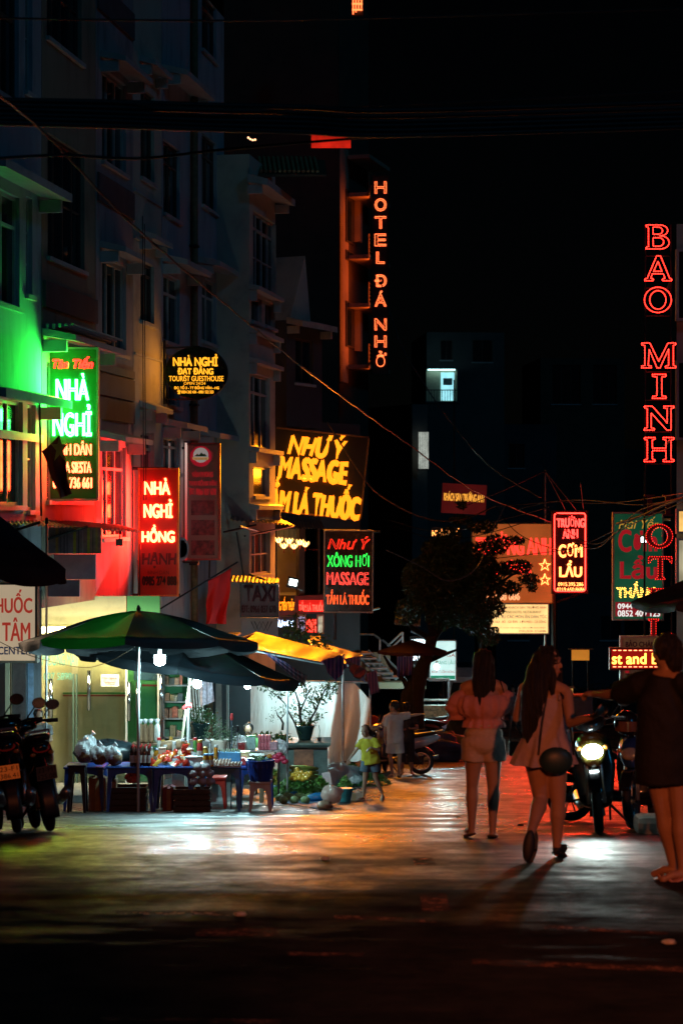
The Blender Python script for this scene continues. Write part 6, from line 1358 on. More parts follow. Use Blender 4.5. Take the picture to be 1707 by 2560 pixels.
heap('light green lettuce heap between the blue bag and the pinkish bag', 790, 1985, .28, .4, .3, 900, (.14, .34, .07), .055, seed=6); heap('dark bunches of herbs at the right end of the vegetables', 925, 1962, .4, .5, .26, 1100, (.04, .15, .03), .04, seed=7); heap('yellowish cabbage leaves in front of the canes', 720, 1962, .35, .4, .34, 900, (.25, .32, .08), .06, seed=8)
for k in range(9):
    o = crumple((0, 0, 0), (.075, .07, .065), 130 + k, n=14, m=10, amp=.1).build('cabbage', mat('cabbage_green', (.22, .34, .12), .5, var=.4, scale=16, bump=.6), None, gq(700 + k * 9, 2004 + 6 * math.sin(k * 2)) + Vector((0, 0, .06)), smooth=True); tag(o, 'pale green cabbage, %s of the front row on the blue sheet' % ('leftmost', 'second', 'third', 'fourth', 'middle', 'sixth', 'seventh', 'eighth', 'rightmost')[k], 'cabbage', 'cabbages in the front row')
o = MB().box((0, 0, .16), (.15, .012, .3), Euler((R(-14), R(-12), 0)).to_matrix()).build('leaning_card', mat('pale_card', (.5, .42, .45), .6), None, gq(818, 1972)); tag(o, 'pale upright card leaning against the mound of herbs', 'card')
# flags ----------------------------------------------------------------
FLG = cloth('flag_red', (.7, .02, .02), back=.35, rough=.7, var=.15, scale=3)
def flag(label, pole, pts, drop, star=None, m=FLG, seed=1):
    T = thing('flag', label, 'flag', pole[0]); A = [Vector(p) - Vector(pole[0]) for p in pole]; MB().tube(A, .018, 6).build('flagpole', M['metal_dark'], T)
    W = [Vector(p) - Vector(pole[0]) for p in pts]
    def f(s, t):
        p = W[0].lerp(W[1], s).lerp(W[3].lerp(W[2], s), t); p.y += .07 * math.sin(s * 9 + t * 3) * (.3 + t); p.x += .015 * math.sin(t * 9 + s * 4); return p
    MB().slab(f, 30, 30, (0, .003, 0)).build('cloth', m, T, smooth=True)
    if star:
        c, r9 = Vector(star[0]) - Vector(pole[0]), star[1]
        pts_ = [(c.x + math.cos(R(90 + 36 * i)) * (r9 if i % 2 == 0 else r9 * .4) * .6, c.z + math.sin(R(90 + 36 * i)) * (r9 if i % 2 == 0 else r9 * .4)) for i in range(10)]
        MB().prism(pts_, c.y - .01, c.y).build('star', mat('flag_yellow', (.6, .42, .05), .7), T)
    return T
flag('limp dark red flag with a yellow star hanging in front of the green sign', (P(104, 1290, 33.2), P(100, 1001, 33.2)), (P(105, 1128, 33.1), P(150, 1088, 33.1), P(181, 1235, 33.1), P(150, 1248, 33.1)), 0, (P(150, 1122, 32.9), .24), cloth('flag_dark', (.12, .012, .012), back=.3, rough=.75))
flag('bright red flag drooping from a slanting pole above the navy umbrella', (P(380, 1535, 40), P(594, 1405, 41.5)), (P(520, 1452, 41), P(580, 1420, 41.4), P(566, 1560, 41.2), P(514, 1560, 41)), 0)
f9 = thing('window_box', 'small dark outdoor lamp box under the red-lit window', 'lamp', P(299, 1356, 37)); MB().box((0, 0, 0), (.13, .08, .13)).build('housing', M['metal_dark'], f9); MB().tube([(0, 0, .06), (0, .2, .2)], .015, 5).build('bracket', M['metal_dark'], f9)
T = thing('round_wall_fan', 'red lit round air unit on the wall behind the red guesthouse sign', 'air unit', P(457, 1372, 44.6)); MB().lathe([(.0, 0), (.24, 0), (.26, .04), (.26, .2), (0, .2)], (0, 0, 0), 22, axis=Euler((R(90), 0, 0)).to_matrix(), sx=.6).build('housing', mat('unit_paint', (.4, .38, .38), .5), T); MB().lathe([(.05, -.01), (.2, -.005), (.2, 0)], (0, -.2, 0), 22, axis=Euler((R(90), 0, 0)).to_matrix(), sx=.6).build('fan_grille', M['metal_dark'], T)
MB().b2((-.3, 0, -.32), (.35, .3, -.28)).build('shelf_bracket', M['metal_dark'], T)
# metal stair and frame, far stalls ------------------------------------
T = thing('metal_staircase', 'white metal staircase rails rising behind the market awnings', 'staircase', P(960, 1700, 60)); A0 = T.location
def ln(name, u0, v0, u1, v1, d=60, r=.035, m='metal'): MB().tube([P(u0, v0, d) - A0, P(u1, v1, d) - A0], r, 6).build(name, M[m], T)
for a in ((893, 1586, 934, 1586), (934, 1586, 949, 1598), (949, 1598, 949, 1690), (968, 1615, 1006, 1580), (1006, 1580, 1006, 1625), (974, 1625, 1006, 1592), (1026, 1578, 1085, 1598), (955, 1600, 1000, 1635), (890, 1620, 960, 1690), (895, 1640, 945, 1690), (920, 1625, 990, 1700), (960, 1640, 1010, 1690), (893, 1586, 893, 1700), (1010, 1640, 1060, 1690)): ln('rail', *a)
for i in range(6): a = P(905 + i * 14, 1632 + i * 12, 60) - A0; MB().box(a, (.5, .9, .04)).build('tread', M['metal'], T)
MB().b2(P(890, 1705, 60.6) - A0, P(975, 1630, 60.7) - A0).build('side_panel', mat('tan_panel', (.4, .25, .15), .7), T)
MB().b2(P(928, 1722, 59.8) - A0, P(1062, 1702, 60.4) - A0).build('beam', M['cream'], T)
T = thing('far_stall_umbrella', 'red-tipped dark umbrella before the white hotel sign', 'umbrella', P(1030, 1625, 54)); MB().lathe([(.95, -.1), (.93, -.02), (.0, .28)], (0, 0, 0), 8).build('canopy', UM_R, T); MB().tube([(0, 0, .2), (0, 0, gz(54) - T.location.z)], .025, 6).build('pole', M['metal_dark'], T)
T = thing('glass_cabinet', 'small lit glass food cabinet behind the pointing boy', 'cabinet', G(1085, 62)); 
for x in (-.45, .45):
    for y in (-.25, .25): MB().b2((x - .02, y - .02, 0), (x + .02, y + .02, 2.0)).build('post', M['metal'], T)
for z in (.8, 1.35, 2.0): MB().b2((-.47, -.27, z), (.47, .27, z + .03)).build('shelf', M['trim'], T)
MB().b2((-.4, -.1, .84), (.4, .2, 1.2)).build('food', mat('food', (.5, .3, .15), .5, var=.7, scale=14), T); MB().b2((-.42, -.24, .1), (.42, .24, .79)).build('cabinet_base', mat('violet_panel', (.4, .3, .42), .4), T)
T = thing('white_van', 'white van parked nose on behind the bare tree, partly hidden by the pink dressed woman', 'van', G(1178, 72), R(0)); VW = mat('van_white', (.6, .58, .58), .3, var=.06, coat=.5)
q = MB(); q.prism([(-.95, .45), (.95, .45), (.98, 1.0), (.9, 1.15), (.76, 1.85), (.6, 1.98), (-.6, 1.98), (-.76, 1.85), (-.9, 1.15), (-.98, 1.0)], 0, 4.4); q.build('body', VW, T)
MB().prism([(-.8, 1.18), (.8, 1.18), (.68, 1.78), (-.68, 1.78)], -.03, -.005).build('windscreen', M['pane'], T); MB().prism([(-.62, .78), (.62, .78), (.72, 1.0), (-.72, 1.0)], -.04, -.005).build('grille', M['black_plastic'], T)
for s in (-1, 1):
    MB().prism([(s * .66, .82), (s * .93, .86), (s * .93, 1.02), (s * .72, 1.0)], -.05, -.005).build('headlight', mat('lamp_glass', (.5, .5, .45), .1, coat=1), T)
    w = MB().lathe([(.0, -.1), (.26, -.1), (.33, -.07), (.33, .07), (.26, .1), (0, .1)], (s * .8, .8, .33), 20, axis=Euler((0, R(90), 0)).to_matrix()).build('wheel', M['black_plastic'], T); MB().lathe([(0, s * .105), (.19, s * .105), (.19, s * .11)], (s * .8, .8, .33), 16, axis=Euler((0, R(90), 0)).to_matrix()).build('rim', M['metal'], w)
    w = MB().lathe([(.0, -.1), (.26, -.1), (.33, -.07), (.33, .07), (.26, .1), (0, .1)], (s * .8, 3.6, .33), 20, axis=Euler((0, R(90), 0)).to_matrix()).build('wheel', M['black_plastic'], T)
    MB().box((s * 1.08, .5, 1.2), (.14, .1, .2), bev=.03).build('wing_mirror', M['black_plastic'], T)
MB().b2((-.97, -.08, .35), (.97, .1, .62)).build('bumper', VW, T); MB().b2((-.6, -.1, .42), (.6, -.082, .52)).build('air_intake', M['black_plastic'], T)
# orange wall box and blue handcart on the right of the street end
T = thing('orange_notice_box', 'plain orange lit notice box on a post at the far end of the lane', 'notice box', P(1450, 1638, 66)); MB().b2((-.28, 0, -.17), (.29, .12, .17)).build('box', lit('orange_box', (.8, .28, .03), .6, .1), T); MB().b2((-.4, -.05, .18), (.42, .18, .22)).build('lid', M['wood'], T); MB().tube([(-.25, .06, -.18), (-.25, .06, gz(66) - T.location.z)], .03, 6).build('post', M['metal_dark'], T); MB().tube([(.25, .06, -.18), (.25, .06, gz(66) - T.location.z)], .03, 6).build('post', M['metal_dark'], T)
T = thing('blue_food_cart', 'dark blue food cart with an orange lit top behind the reaching arm', 'food cart', G(1452, 58)); MB().b2((-.28, -.3, .55), (.3, .3, 1.55)).build('cart_body', mat('cart_blue', (.03, .1, .2), .4), T); MB().b2((-.32, -.33, 1.56), (.34, .33, 1.6)).build('top', mat('cart_top', (.45, .2, .08), .5), T); MB().b2((-.26, -.28, .1), (.28, .28, .545)).build('lower_box', mat('cart_orange', (.5, .13, .04), .4), T)
for s in (-.2, .2): MB().lathe([(.0, -.03), (.14, -.03), (.14, .03), (0, .03)], (s, -.3, .14), 14, axis=Euler((R(90), 0, 0)).to_matrix()).build('wheel', M['black_plastic'], T)
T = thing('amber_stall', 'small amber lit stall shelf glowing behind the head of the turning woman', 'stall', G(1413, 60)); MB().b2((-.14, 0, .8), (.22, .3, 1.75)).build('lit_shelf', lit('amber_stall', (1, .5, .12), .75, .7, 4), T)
for z in (.78, 1.25, 1.76): MB().b2((-.2, -.08, z), (.28, .32, z + .03)).build('shelf_board', M['wood'], T)
MB().b2((-.3, -.2, 0), (.6, .3, .5)).build('pale_base', mat('lilac_plaster', (.33, .28, .34), .8), T)
# more produce spilling over the road edge
for k in range(14):
    u_ = 640 + k * 19; v_ = 1938 + (k * 37 % 50)
    o = crumple((0, 0, 0), (.10 + .02 * (k % 3), .08, .05 + .02 * (k % 2)), 400 + k, n=16, m=10, amp=.25).build('produce_bag', [cloth('bag_clear_green', (.25, .45, .15), back=.3, rough=.3, bump=.5, bscale=24), cloth('bag_clear_white', (.7, .7, .68), back=.3, rough=.25, bump=.5, bscale=24), cloth('bag_clear_orange', (.65, .3, .08), back=.3, rough=.3, bump=.5, bscale=24)][k % 3], None, gq(u_, v_) + Vector((0, 0, .14)), smooth=False)
    tag(o, 'small %s bag of produce, %s from the left among the ground vegetables' % (('green', 'white', 'orange')[k % 3], ('first', 'second', 'third', 'fourth', 'fifth', 'sixth', 'seventh', 'eighth', 'ninth', 'tenth', 'eleventh', 'twelfth', 'thirteenth', 'last')[k]), 'bag', 'bags of produce on the ground')
# ================================================================== motor scooters (forward = +X in their own frame)
def loftx(secs, n=14, p=2.6):
    """secs: (x, zc, half width, half height) super-ellipse sections"""
    q = MB(); vs = []; fs = []
    for x, zc, hw, hh in secs:
        for k in range(n):
            a = 2 * math.pi * k / n; c, s = math.cos(a), math.sin(a)
            vs.append((x, math.copysign(abs(c) ** (2 / p), c) * hw, zc + math.copysign(abs(s) ** (2 / p), s) * hh))
    for i in range(len(secs) - 1):
        for k in range(n): k2 = (k + 1) % n; fs.append((i * n + k, i * n + k2, (i + 1) * n + k2, (i + 1) * n + k))
    fs += [tuple(range(n)), tuple((len(secs) - 1) * n + k for k in range(n))]
    return q.add(vs, fs)
RUB = mat('tyre_rubber', (.012, .012, .012), .7, var=.3); SEAT = mat('seat_vinyl', (.014, .014, .015), .35, var=.2, coat=.2); GRIP = RUB
TLR = glow('tail_lamp_dull', (.25, .008, .006), .12); ORL = mat('turn_lens', (.5, .18, .03), .2, coat=.5)
def wheel_(T, x, r, w=.045):
    E = Euler((R(90), 0, 0)).to_matrix()
    W = thing('wheel', None, None, (x, 0, r)); W.parent = T
    q = MB(); n = 28; m_ = 8; vs = []; fs = []
    for i in range(n):
        a = 2 * math.pi * i / n
        for k in range(m_):
            b = 2 * math.pi * k / m_; rr = r - w + w * math.cos(b); vs.append((math.cos(a) * rr, math.sin(b) * w, math.sin(a) * rr))
    for i in range(n):
        for k in range(m_): i2, k2 = (i + 1) % n, (k + 1) % m_; fs.append((i * m_ + k, i * m_ + k2, i2 * m_ + k2, i2 * m_ + k))
    q.add(vs, fs); q.build('tyre', RUB, W, smooth=True)
    q = MB(); pr = r - 2 * w
    vs = []; fs = []
    for i in range(n):
        a = 2 * math.pi * i / n
        for rr, y in ((pr + .01, .03), (pr - .015, .03), (pr - .015, -.03), (pr + .01, -.03)): vs.append((math.cos(a) * rr, y, math.sin(a) * rr))
    for i in range(n):
        for k in range(4): i2, k2 = (i + 1) % n, (k + 1) % 4; fs.append((i * 4 + k, i * 4 + k2, i2 * 4 + k2, i2 * 4 + k))
    q.add(vs, fs)
    q.lathe([(.045, -.05), (.045, .05)], (0, 0, 0), 12, axis=E)
    for k in range(6):
        for s in (-1, 1):
            a = k * math.pi / 3 + s * .10; q.tube([(math.cos(a) * .035, 0, math.sin(a) * .035), (math.cos(a + s * .08) * (pr), 0, math.sin(a + s * .08) * pr)], .009, 4)
    q.build('rim', M['chrome'], W); return W
def scooter(label, loc, rz, paint, accent, plate=None, plate_lit=None, head_on=False, lean=0, rack=False):
    T = thing('motor_scooter', label, 'motor scooter', loc, rz, 'parked motor scooters'); T.rotation_euler = (lean, math.atan((depth(loc[1] + .6) - depth(loc[1] - .6)) / 1.2 * math.sin(rz)), rz)
    r = .28
    wheel_(T, 0, r); wheel_(T, 1.24, r)
    loftx([(-.42, .80, .05, .03), (-.36, .79, .10, .07), (-.1, .72, .14, .12), (.2, .66, .15, .15), (.42, .58, .13, .17), (.5, .42, .11, .1)], 16).build('tail_body', paint, T, smooth=True)
    loftx([(-.34, .90, .06, .02), (-.25, .89, .12, .04), (.1, .84, .14, .05), (.35, .80, .13, .05), (.52, .77, .10, .05), (.58, .74, .05, .03)], 16).build('seat', SEAT, T, smooth=True)
    loftx([(.38, .32, .13, .08), (.6, .30, .15, .07), (.85, .30, .15, .07), (.98, .36, .14, .1)], 14).build('floor_board', M['black_plastic'], T, smooth=True)
    # leg shield
    q = MB(); q.slab(lambda s, t: (lerp(.96, 1.10, s * 0) + .0 + .05 * math.cos((s - .5) * 3) + lerp(.06, -.06, t), (s - .5) * lerp(.40, .30, abs(t - .5) * 2), lerp(.30, .93, t)), 10, 8, (.03, 0, 0)); q.build('leg_shield', paint, T, smooth=True)
    loftx([(.95, .80, .10, .1), (1.05, .78, .15, .14), (1.16, .72, .10, .12), (1.22, .66, .04, .06)], 14).build('front_cowl', accent, T, smooth=True)
    loftx([(.82, 1.02, .08, .03), (.9, 1.03, .15, .06), (1.02, 1.0, .13, .07), (1.1, .96, .05, .04)], 14).build('handlebar_cowl', paint, T, smooth=True)
    q = MB(); q.slab(lambda s, t: (1.24 + math.cos(R(lerp(20, 150, s))) * (r + .03), (t - .5) * .12, r + math.sin(R(lerp(20, 150, s))) * (r + .03)), 12, 4, (0, 0, .008)); q.build('front_fender', paint, T, smooth=True)
    q = MB(); q.slab(lambda s, t: (math.cos(R(lerp(95, 205, s))) * (r + .05), (t - .5) * .15, r + math.sin(R(lerp(95, 205, s))) * (r + .05)), 12, 4, (0, 0, .008)); q.build('rear_fender', M['black_plastic'], T, smooth=True)
    for s in (-1, 1):
        MB().tube([(1.24, s * .07, r), (1.12, s * .06, .66), (1.0, s * .03, .95)], .02, 7).build('fork', M['metal'], T, smooth=True)
        hb = MB().tube([(.95, s * .1, 1.03), (.9, s * .22, 1.05), (.84, s * .33, 1.03)], .013, 6).build('handlebar', M['metal_dark'], T, smooth=True)
        MB().tube([(.865, s * .24, 1.04), (.84, s * .35, 1.03)], .02, 8).build('grip', GRIP, hb, smooth=True); MB().tube([(.91, s * .2, 1.06), (.93, s * .33, 1.04)], .007, 5).build('brake_lever', M['metal'], hb)
        mr = MB().tube([(.9, s * .2, 1.06), (.9, s * .26, 1.13), (.9, s * .29, 1.17)], .007, 5).build('mirror_stem', M['metal_dark'], T)
        E = Euler((0, R(80), R(s * 8))).to_matrix(); MB().lathe([(.0, -.02), (.04, -.015), (.055, .0), (.053, .004), (0, .004)], (.9, s * .33, 1.19), 14, axis=E, sx=1, sy=1.25).build('mirror', M['black_plastic'], mr, smooth=True)
        MB().lathe([(0, .0), (.048, .0), (.048, .002)], (.9 - .022, s * .33, 1.19), 14, axis=Euler((0, R(-100), 0)).to_matrix(), sx=1, sy=1.25).build('mirror_glass', M['chrome'], mr)
        MB().ell((1.12, s * .12, .78), (.04, .035, .025), 8, 6).build('turn_signal', ORL, T, smooth=True); MB().ell((-.38, s * .085, .74), (.03, .03, .02), 8, 6).build('turn_signal', ORL, T, smooth=True)
        MB().tube([(0, s * .1, r), (.15, s * .12, .5), (.24, s * .12, .62)], .022, 8).build('shock_absorber', M['metal'], T, smooth=True)
        MB().tube([(.55, s * .14, .32), (.52, s * .26, .30)], .013, 6).build('foot_peg', RUB, T)
    MB().tube([(.3, -.12, .3), (.1, -.15, .27), (-.38, -.17, .36)], [.03, .045, .05], 10).build('exhaust', M['metal'], T, smooth=True)
    MB().box((.15, .03, .32), (.42, .16, .2), bev=.03).build('engine', M['metal_dark'], T)
    MB().tube([(.45, .1, .28), (.40, .34, .0)], .013, 6).build('kickstand', M['metal_dark'], T)
    MB().lathe([(.0, -.03), (.05, -.02), (.085, .0), (.0, .02)], (-.40, 0, .79), 12, axis=Euler((0, R(-80), 0)).to_matrix(), sx=.5, sy=1).build('tail_light', TLR, T, smooth=True)
    MB().tube([(-.3, -.11, .93), (-.46, -.09, .95), (-.46, .09, .95), (-.3, .11, .93)], .013, 6).build('grab_rail', M['metal'], T)
    hl = MB().lathe([(.0, -.02), (.075, -.01), (.085, .01), (.06, .03), (.0, .035)], (1.20, 0, .74), 16, axis=Euler((0, R(75), 0)).to_matrix(), sx=.8, sy=1.1).build('headlight', glow('headlight_on', (.80, 1, 1), 90) if head_on else mat('lamp_glass', (.5, .5, .45), .1, coat=1), T, smooth=True)
    if plate:
        E = Euler((0, R(-24), 0)); pl_ = thing('license_plate', None, None, (-.50, 0, .56)); pl_.parent = T; pl_.rotation_euler = (R(24), 0, R(-90))
        MB().box((0, 0, 0), (.19, .006, .14), bev=.002).build('plate_sheet', plate_lit, pl_)
        lettering(plate[0], -.08, .012, .08, .058, INK_K, pl_, y=-.0052, thick=.001); lettering(plate[1], -.08, -.058, .08, -.010, INK_K, pl_, y=-.0052, thick=.001)
        MB().tube([(-.38, 0, .7), (-.48, 0, .60)], .02, 6).build('plate_bracket', M['black_plastic'], T)
    return T
PB = mat('paint_black', (.012, .013, .014), .22, var=.3, coat=.6); PG = mat('paint_grey', (.10, .11, .12), .25, var=.2, coat=.6); PR = mat('paint_red', (.3, .015, .015), .25, var=.2, coat=.6); PW = mat('paint_white', (.45, .47, .5), .25, var=.1, coat=.6); PBL = mat('paint_blue', (.02, .06, .25), .25, var=.2, coat=.6)
def on(u, d): return G(u, d) + Vector((0, 0, 0))
# left foreground pair, tails towards us
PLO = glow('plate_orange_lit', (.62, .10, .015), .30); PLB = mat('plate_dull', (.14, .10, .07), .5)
scooter('black scooter with an orange lit plate, nose away, at the left edge', G(45, 18.4), R(98), PB, PB, ('23-F1', '386.41'), PLO, lean=R(-7))
scooter('black scooter with a dull brown plate, second from the left edge', G(128, 18.9), R(105), PB, PG, ('23-M1', '125.08'), PLB, lean=R(-9))
scooter('dark scooter cut off at the left edge with a red tail light', G(-32, 17.6), R(95), PB, PR, None, lean=R(-7))
# right: headlight scooter facing us, spoked one behind it
hs = scooter('dark scooter facing the camera with a blazing headlight in front of the black dressed woman', G(1496, 18.4), R(-97), PB, mat('paint_olive', (.16, .13, .03), .25, coat=.5), None, head_on=True, lean=R(5))
hs.location = G(1496, 19.2)
sp_ = bpy.data.lights.new('headlight_beam', 'SPOT'); sp_.energy = 70; sp_.color = (.80, 1, .92); sp_.spot_size = R(50); sp_.spot_blend = 1; sp_.shadow_soft_size = .03
so = bpy.data.objects.new('headlight_beam', sp_); COL.objects.link(so); so.parent = hs; so.location = (1.30, 0, .74); so.rotation_euler = (0, R(-90 + 17), 0)
scooter('dark scooter with bright cast wheel seen from the side behind the headlight', G(1425, 23.5), R(-20), PB, PG, None, lean=R(-4))
scooter('large dark scooter behind the black dressed woman at the right edge', G(1640, 21), R(-110), PB, PBL, None, lean=R(4))
# behind the pointing boy
scooter('white and dark scooter standing sideways behind the pointing boy', G(1052, 43.2), R(178), PW, PB, None)
scooter('blue trimmed scooter with its front towards us left of the pointing boy', G(962, 44.5), R(-98), PBL, PW, None)
for k, (u, d, rz_, lb) in enumerate(((1062, 57, 20, 'dark scooter in the shadow under the tree, nearest of the row'), (1095, 60, 160, 'red scooter in the shadow under the tree with a lit mirror'), (1120, 64, 10, 'dark scooter parked beyond the red one in front of the cabinet'), (1145, 68, 170, 'dark scooter beside the bumper of the white van'))):
    scooter(lb, G(u, d), R(rz_), (PB, PR, PB, PG)[k], PB, None)
# helmet hanging on the right scooter
h = thing('helmet', 'glossy dark helmet with a brown visor resting on the scooter behind the headlight', 'helmet', P(1565, 1808, 20.2)); q = MB(); q.ell((0, 0, 0), (.13, .15, .13), 16, 10); q.build('shell', PB, h, smooth=True); q = MB(); q.grid(lambda s, t: (math.cos(R(lerp(-155, -25, s))) * .137, math.sin(R(lerp(-155, -25, s))) * .157, lerp(-.07, .03, t)), 14, 6); q.build('visor', mat('visor_brown', (.2, .1, .06), .15, coat=1), h, smooth=True)
# wicker lit basket at the far right edge
T = thing('woven_basket', 'pale glowing woven basket cut off by the right edge beside the walking woman', 'basket', G(1735, 16.5) + Vector((0, 0, .0))); T.location.z += .1
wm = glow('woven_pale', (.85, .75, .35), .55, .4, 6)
for k in range(7): zz_ = .05 + k * .085; rr_2 = .12 + .12 * math.sin(k / 6 * math.pi * .9 + .3); MB().tube([(math.cos(a * .4) * rr_2, math.sin(a * .4) * rr_2, zz_) for a in range(17)], .022, 5).build('hoop', wm, T)
for k in range(12):
    a = k * math.pi / 6; MB().tube([(math.cos(a) * (.12 + .12 * math.sin(j / 6 * math.pi * .9 + .3)), math.sin(a) * (.12 + .12 * math.sin(j / 6 * math.pi * .9 + .3)), .05 + j * .085) for j in range(7)], .012, 4).build('stave', wm, T)
o = MB().box((0, 0, .09), (.34, .3, .17), bev=.06).build('stone_block', mat('pale_stone', (.45, .38, .3), .7, var=.2), None, G(1632, 18.2)); tag(o, 'pale rounded stone block on the road behind the right leg of the walking woman', 'stone')
# ================================================================== people
def remesh(mb, name, m, parent, voxel, smooth=4, disp=None):
    me = bpy.data.meshes.new('tmp'); me.from_pydata(mb.v, [], mb.f); me.update()
    bm = bmesh.new(); bm.from_mesh(me); bmesh.ops.recalc_face_normals(bm, faces=bm.faces[:]); bm.to_mesh(me); bm.free()
    ob = bpy.data.objects.new('tmp', me); COL.objects.link(ob)
    md = ob.modifiers.new('r', 'REMESH'); md.mode = 'VOXEL'; md.voxel_size = voxel; md.use_smooth_shade = True
    s = ob.modifiers.new('s', 'SMOOTH'); s.iterations = smooth; s.factor = .5
    dg = bpy.context.evaluated_depsgraph_get(); ev = ob.evaluated_get(dg); new = bpy.data.meshes.new_from_object(ev)
    bpy.data.objects.remove(ob); bpy.data.meshes.remove(me)
    if disp:
        for v in new.vertices: v.co += Vector(disp(v.co, v.normal))
    new.shade_smooth(); new.materials.clear(); new.materials.append(m); new.name = name
    o = bpy.data.objects.new(name, new); COL.objects.link(o); o.parent = parent; return o
V = Vector
def caps(q, p0, p1, r0, r1, n=10, mid=None):
    p0, p1 = V(p0), V(p1); d = (p1 - p0)
    pts = [p0, p1] if mid is None else [p0, p0.lerp(p1, .35), p1]; rs = [r0, r1] if mid is None else [r0, mid, r1]
    q.tube(pts, rs, n); q.ell(p0, r0 * .99, n, 6); q.ell(p1, r1 * .99, n, 6)
def hand(q, w, d, nrm, side=1, curl=.5, s=1.0, fr=.0085):
    """w wrist, d pointing direction, nrm palm normal; palm, four fingers and a thumb"""
    w, d, nrm = V(w), V(d).normalized(), V(nrm).normalized(); lat = d.cross(nrm).normalized() * side
    M3 = Matrix((lat, d, nrm)).transposed()
    q.ell(w + d * .045 * s, (.038 * s, .05 * s, .016 * s), 10, 8, rot=M3)
    for i, (o, L) in enumerate(((-.030, .062), (-.010, .074), (.010, .070), (.029, .054))):
        b = w + d * .082 * s + lat * o * s; c = curl * (1 + .1 * i); p1 = b + (d * math.cos(c * .6) + nrm * math.sin(c * .6)) * L * .5 * s; p2 = p1 + (d * math.cos(c * 1.5) + nrm * math.sin(c * 1.5)) * L * .5 * s
        q.tube([b - d * .02, b, p1, p2], [fr * 1.1, fr * 1.05, fr, fr * .8], 6); q.ell(p2, fr * .8, 6, 4)
    tb = w + d * .025 * s - lat * .03 * s; t1 = tb - lat * .028 * s + d * .03 * s + nrm * .008; t2 = t1 + d * .03 * s - lat * .006 + nrm * .008; q.tube([w + d * .015, tb, t1, t2], [fr * 1.4, fr * 1.3, fr * 1.1, fr * .85], 6); q.ell(t2, fr * .85, 6, 4)
def head(q, c, f, up=(0, 0, 1), s=1.0):
    """c centre of skull, f the way the face looks"""
    f = V(f).normalized(); up = V(up); r = f.cross(up).normalized(); up = r.cross(f).normalized(); M3 = Matrix((r, f, up)).transposed()
    def w(x, y, z): return V(c) + (r * x + f * y + up * z) * s
    q.ell(w(0, -.012, .025), (.073 * s, .092 * s, .088 * s), 14, 10, rot=M3); q.ell(w(0, .03, -.045), (.052 * s, .055 * s, .068 * s), 12, 8, rot=M3); q.ell(w(0, .055, -.095), (.026 * s, .022 * s, .02 * s), 8, 6, rot=M3)
    q.tube([w(0, .080, .015), w(0, .100, -.025)], [.007 * s, .0125 * s], 6); q.ell(w(0, .098, -.028), .013 * s, 6, 5)
    for k in (-1, 1):
        q.ell(w(k * .074, -.005, -.012), (.012 * s, .02 * s, .03 * s), 8, 6, rot=M3); q.ell(w(k * .035, .062, -.03), (.022 * s, .02 * s, .022 * s), 8, 6, rot=M3); q.tube([w(k * .012, .083, .03), w(k * .05, .072, .032)], .008 * s, 5)
    q.ell(w(0, .080, -.062), (.022 * s, .011 * s, .006 * s), 8, 5, rot=M3); q.ell(w(0, .077, -.073), (.018 * s, .011 * s, .007 * s), 8, 5, rot=M3)
    return w, M3
EYEW = mat('eye_white', (.6, .58, .55), .2, var=.05); EYEK = mat('eye_dark', (.02, .012, .01), .1); LIP = mat('lips', (.35, .08, .07), .4); BROW = mat('brow_hair', (.015, .012, .01), .6)
def face(w, M3, parent, s=1.0):
    for k in (-1, 1):
        e = MB().ell(w(k * .032, .070, .008), (.0135 * s, .010 * s, .008 * s), 8, 6, rot=M3).build('eye', EYEW, parent, smooth=True)
        MB().ell(w(k * .032, .0785, .008), (.0065 * s, .004 * s, .0068 * s), 8, 5, rot=M3).build('iris', EYEK, e)
        MB().tube([w(k * .015, .083, .030), w(k * .034, .082, .034), w(k * .052, .07, .028)], .0035 * s, 5).build('eyebrow', BROW, parent)
    MB().ell(w(0, .088, -.067), (.021 * s, .006 * s, .007 * s), 8, 5, rot=M3).build('mouth', LIP, parent, smooth=True)
def skin(n, c): return mat('skin_' + n, c, .5, var=.08, scale=6, sss=.08, bump=.05)
SK1, SK2, SK3 = skin('warm', (.42, .24, .16)), skin('tan', (.36, .20, .13)), skin('pale', (.5, .3, .21))
HAIRM = mat('hair_black', (.012, .009, .008), .38, var=.5, scale=30, bump=.9, bscale=60, stretch=(4, 4, .25))
def leg(q, hip, knee, ankle, toe, k=1.0):
    hip, knee, ankle, toe = map(V, (hip, knee, ankle, toe))
    q.tube([hip, hip.lerp(knee, .4), knee], [.088 * k, .076 * k, .052 * k], 12); q.ell(hip, .088 * k, 12, 8); q.ell(knee, .053 * k, 10, 8)
    b = knee.lerp(ankle, .3) + (V((0, 0, 0))); q.tube([knee, b, knee.lerp(ankle, .7), ankle], [.05 * k, .056 * k, .038 * k, .031 * k], 12); q.ell(ankle, .033 * k, 8, 6)
    fd = (toe - ankle); q.ell(ankle + V((0, 0, -.035)) * k, (.032 * k,) * 3, 8, 6)
    q.tube([ankle + V((0, 0, -.03)) * k, ankle.lerp(toe, .55) + V((0, 0, .0)), toe], [.033 * k, .034 * k, .024 * k], 8, flat=.8); q.ell(toe, .026 * k, 8, 6)
def arm(q, sh, el, wr, k=1.0):
    q.tube([sh, V(sh).lerp(V(el), .4), el], [.047 * k, .043 * k, .035 * k], 10); q.ell(sh, .05 * k, 10, 8); q.ell(el, .036 * k, 8, 6); q.tube([el, V(el).lerp(V(wr), .3), wr], [.035 * k, .036 * k, .023 * k], 10); q.ell(wr, .024 * k, 8, 6)
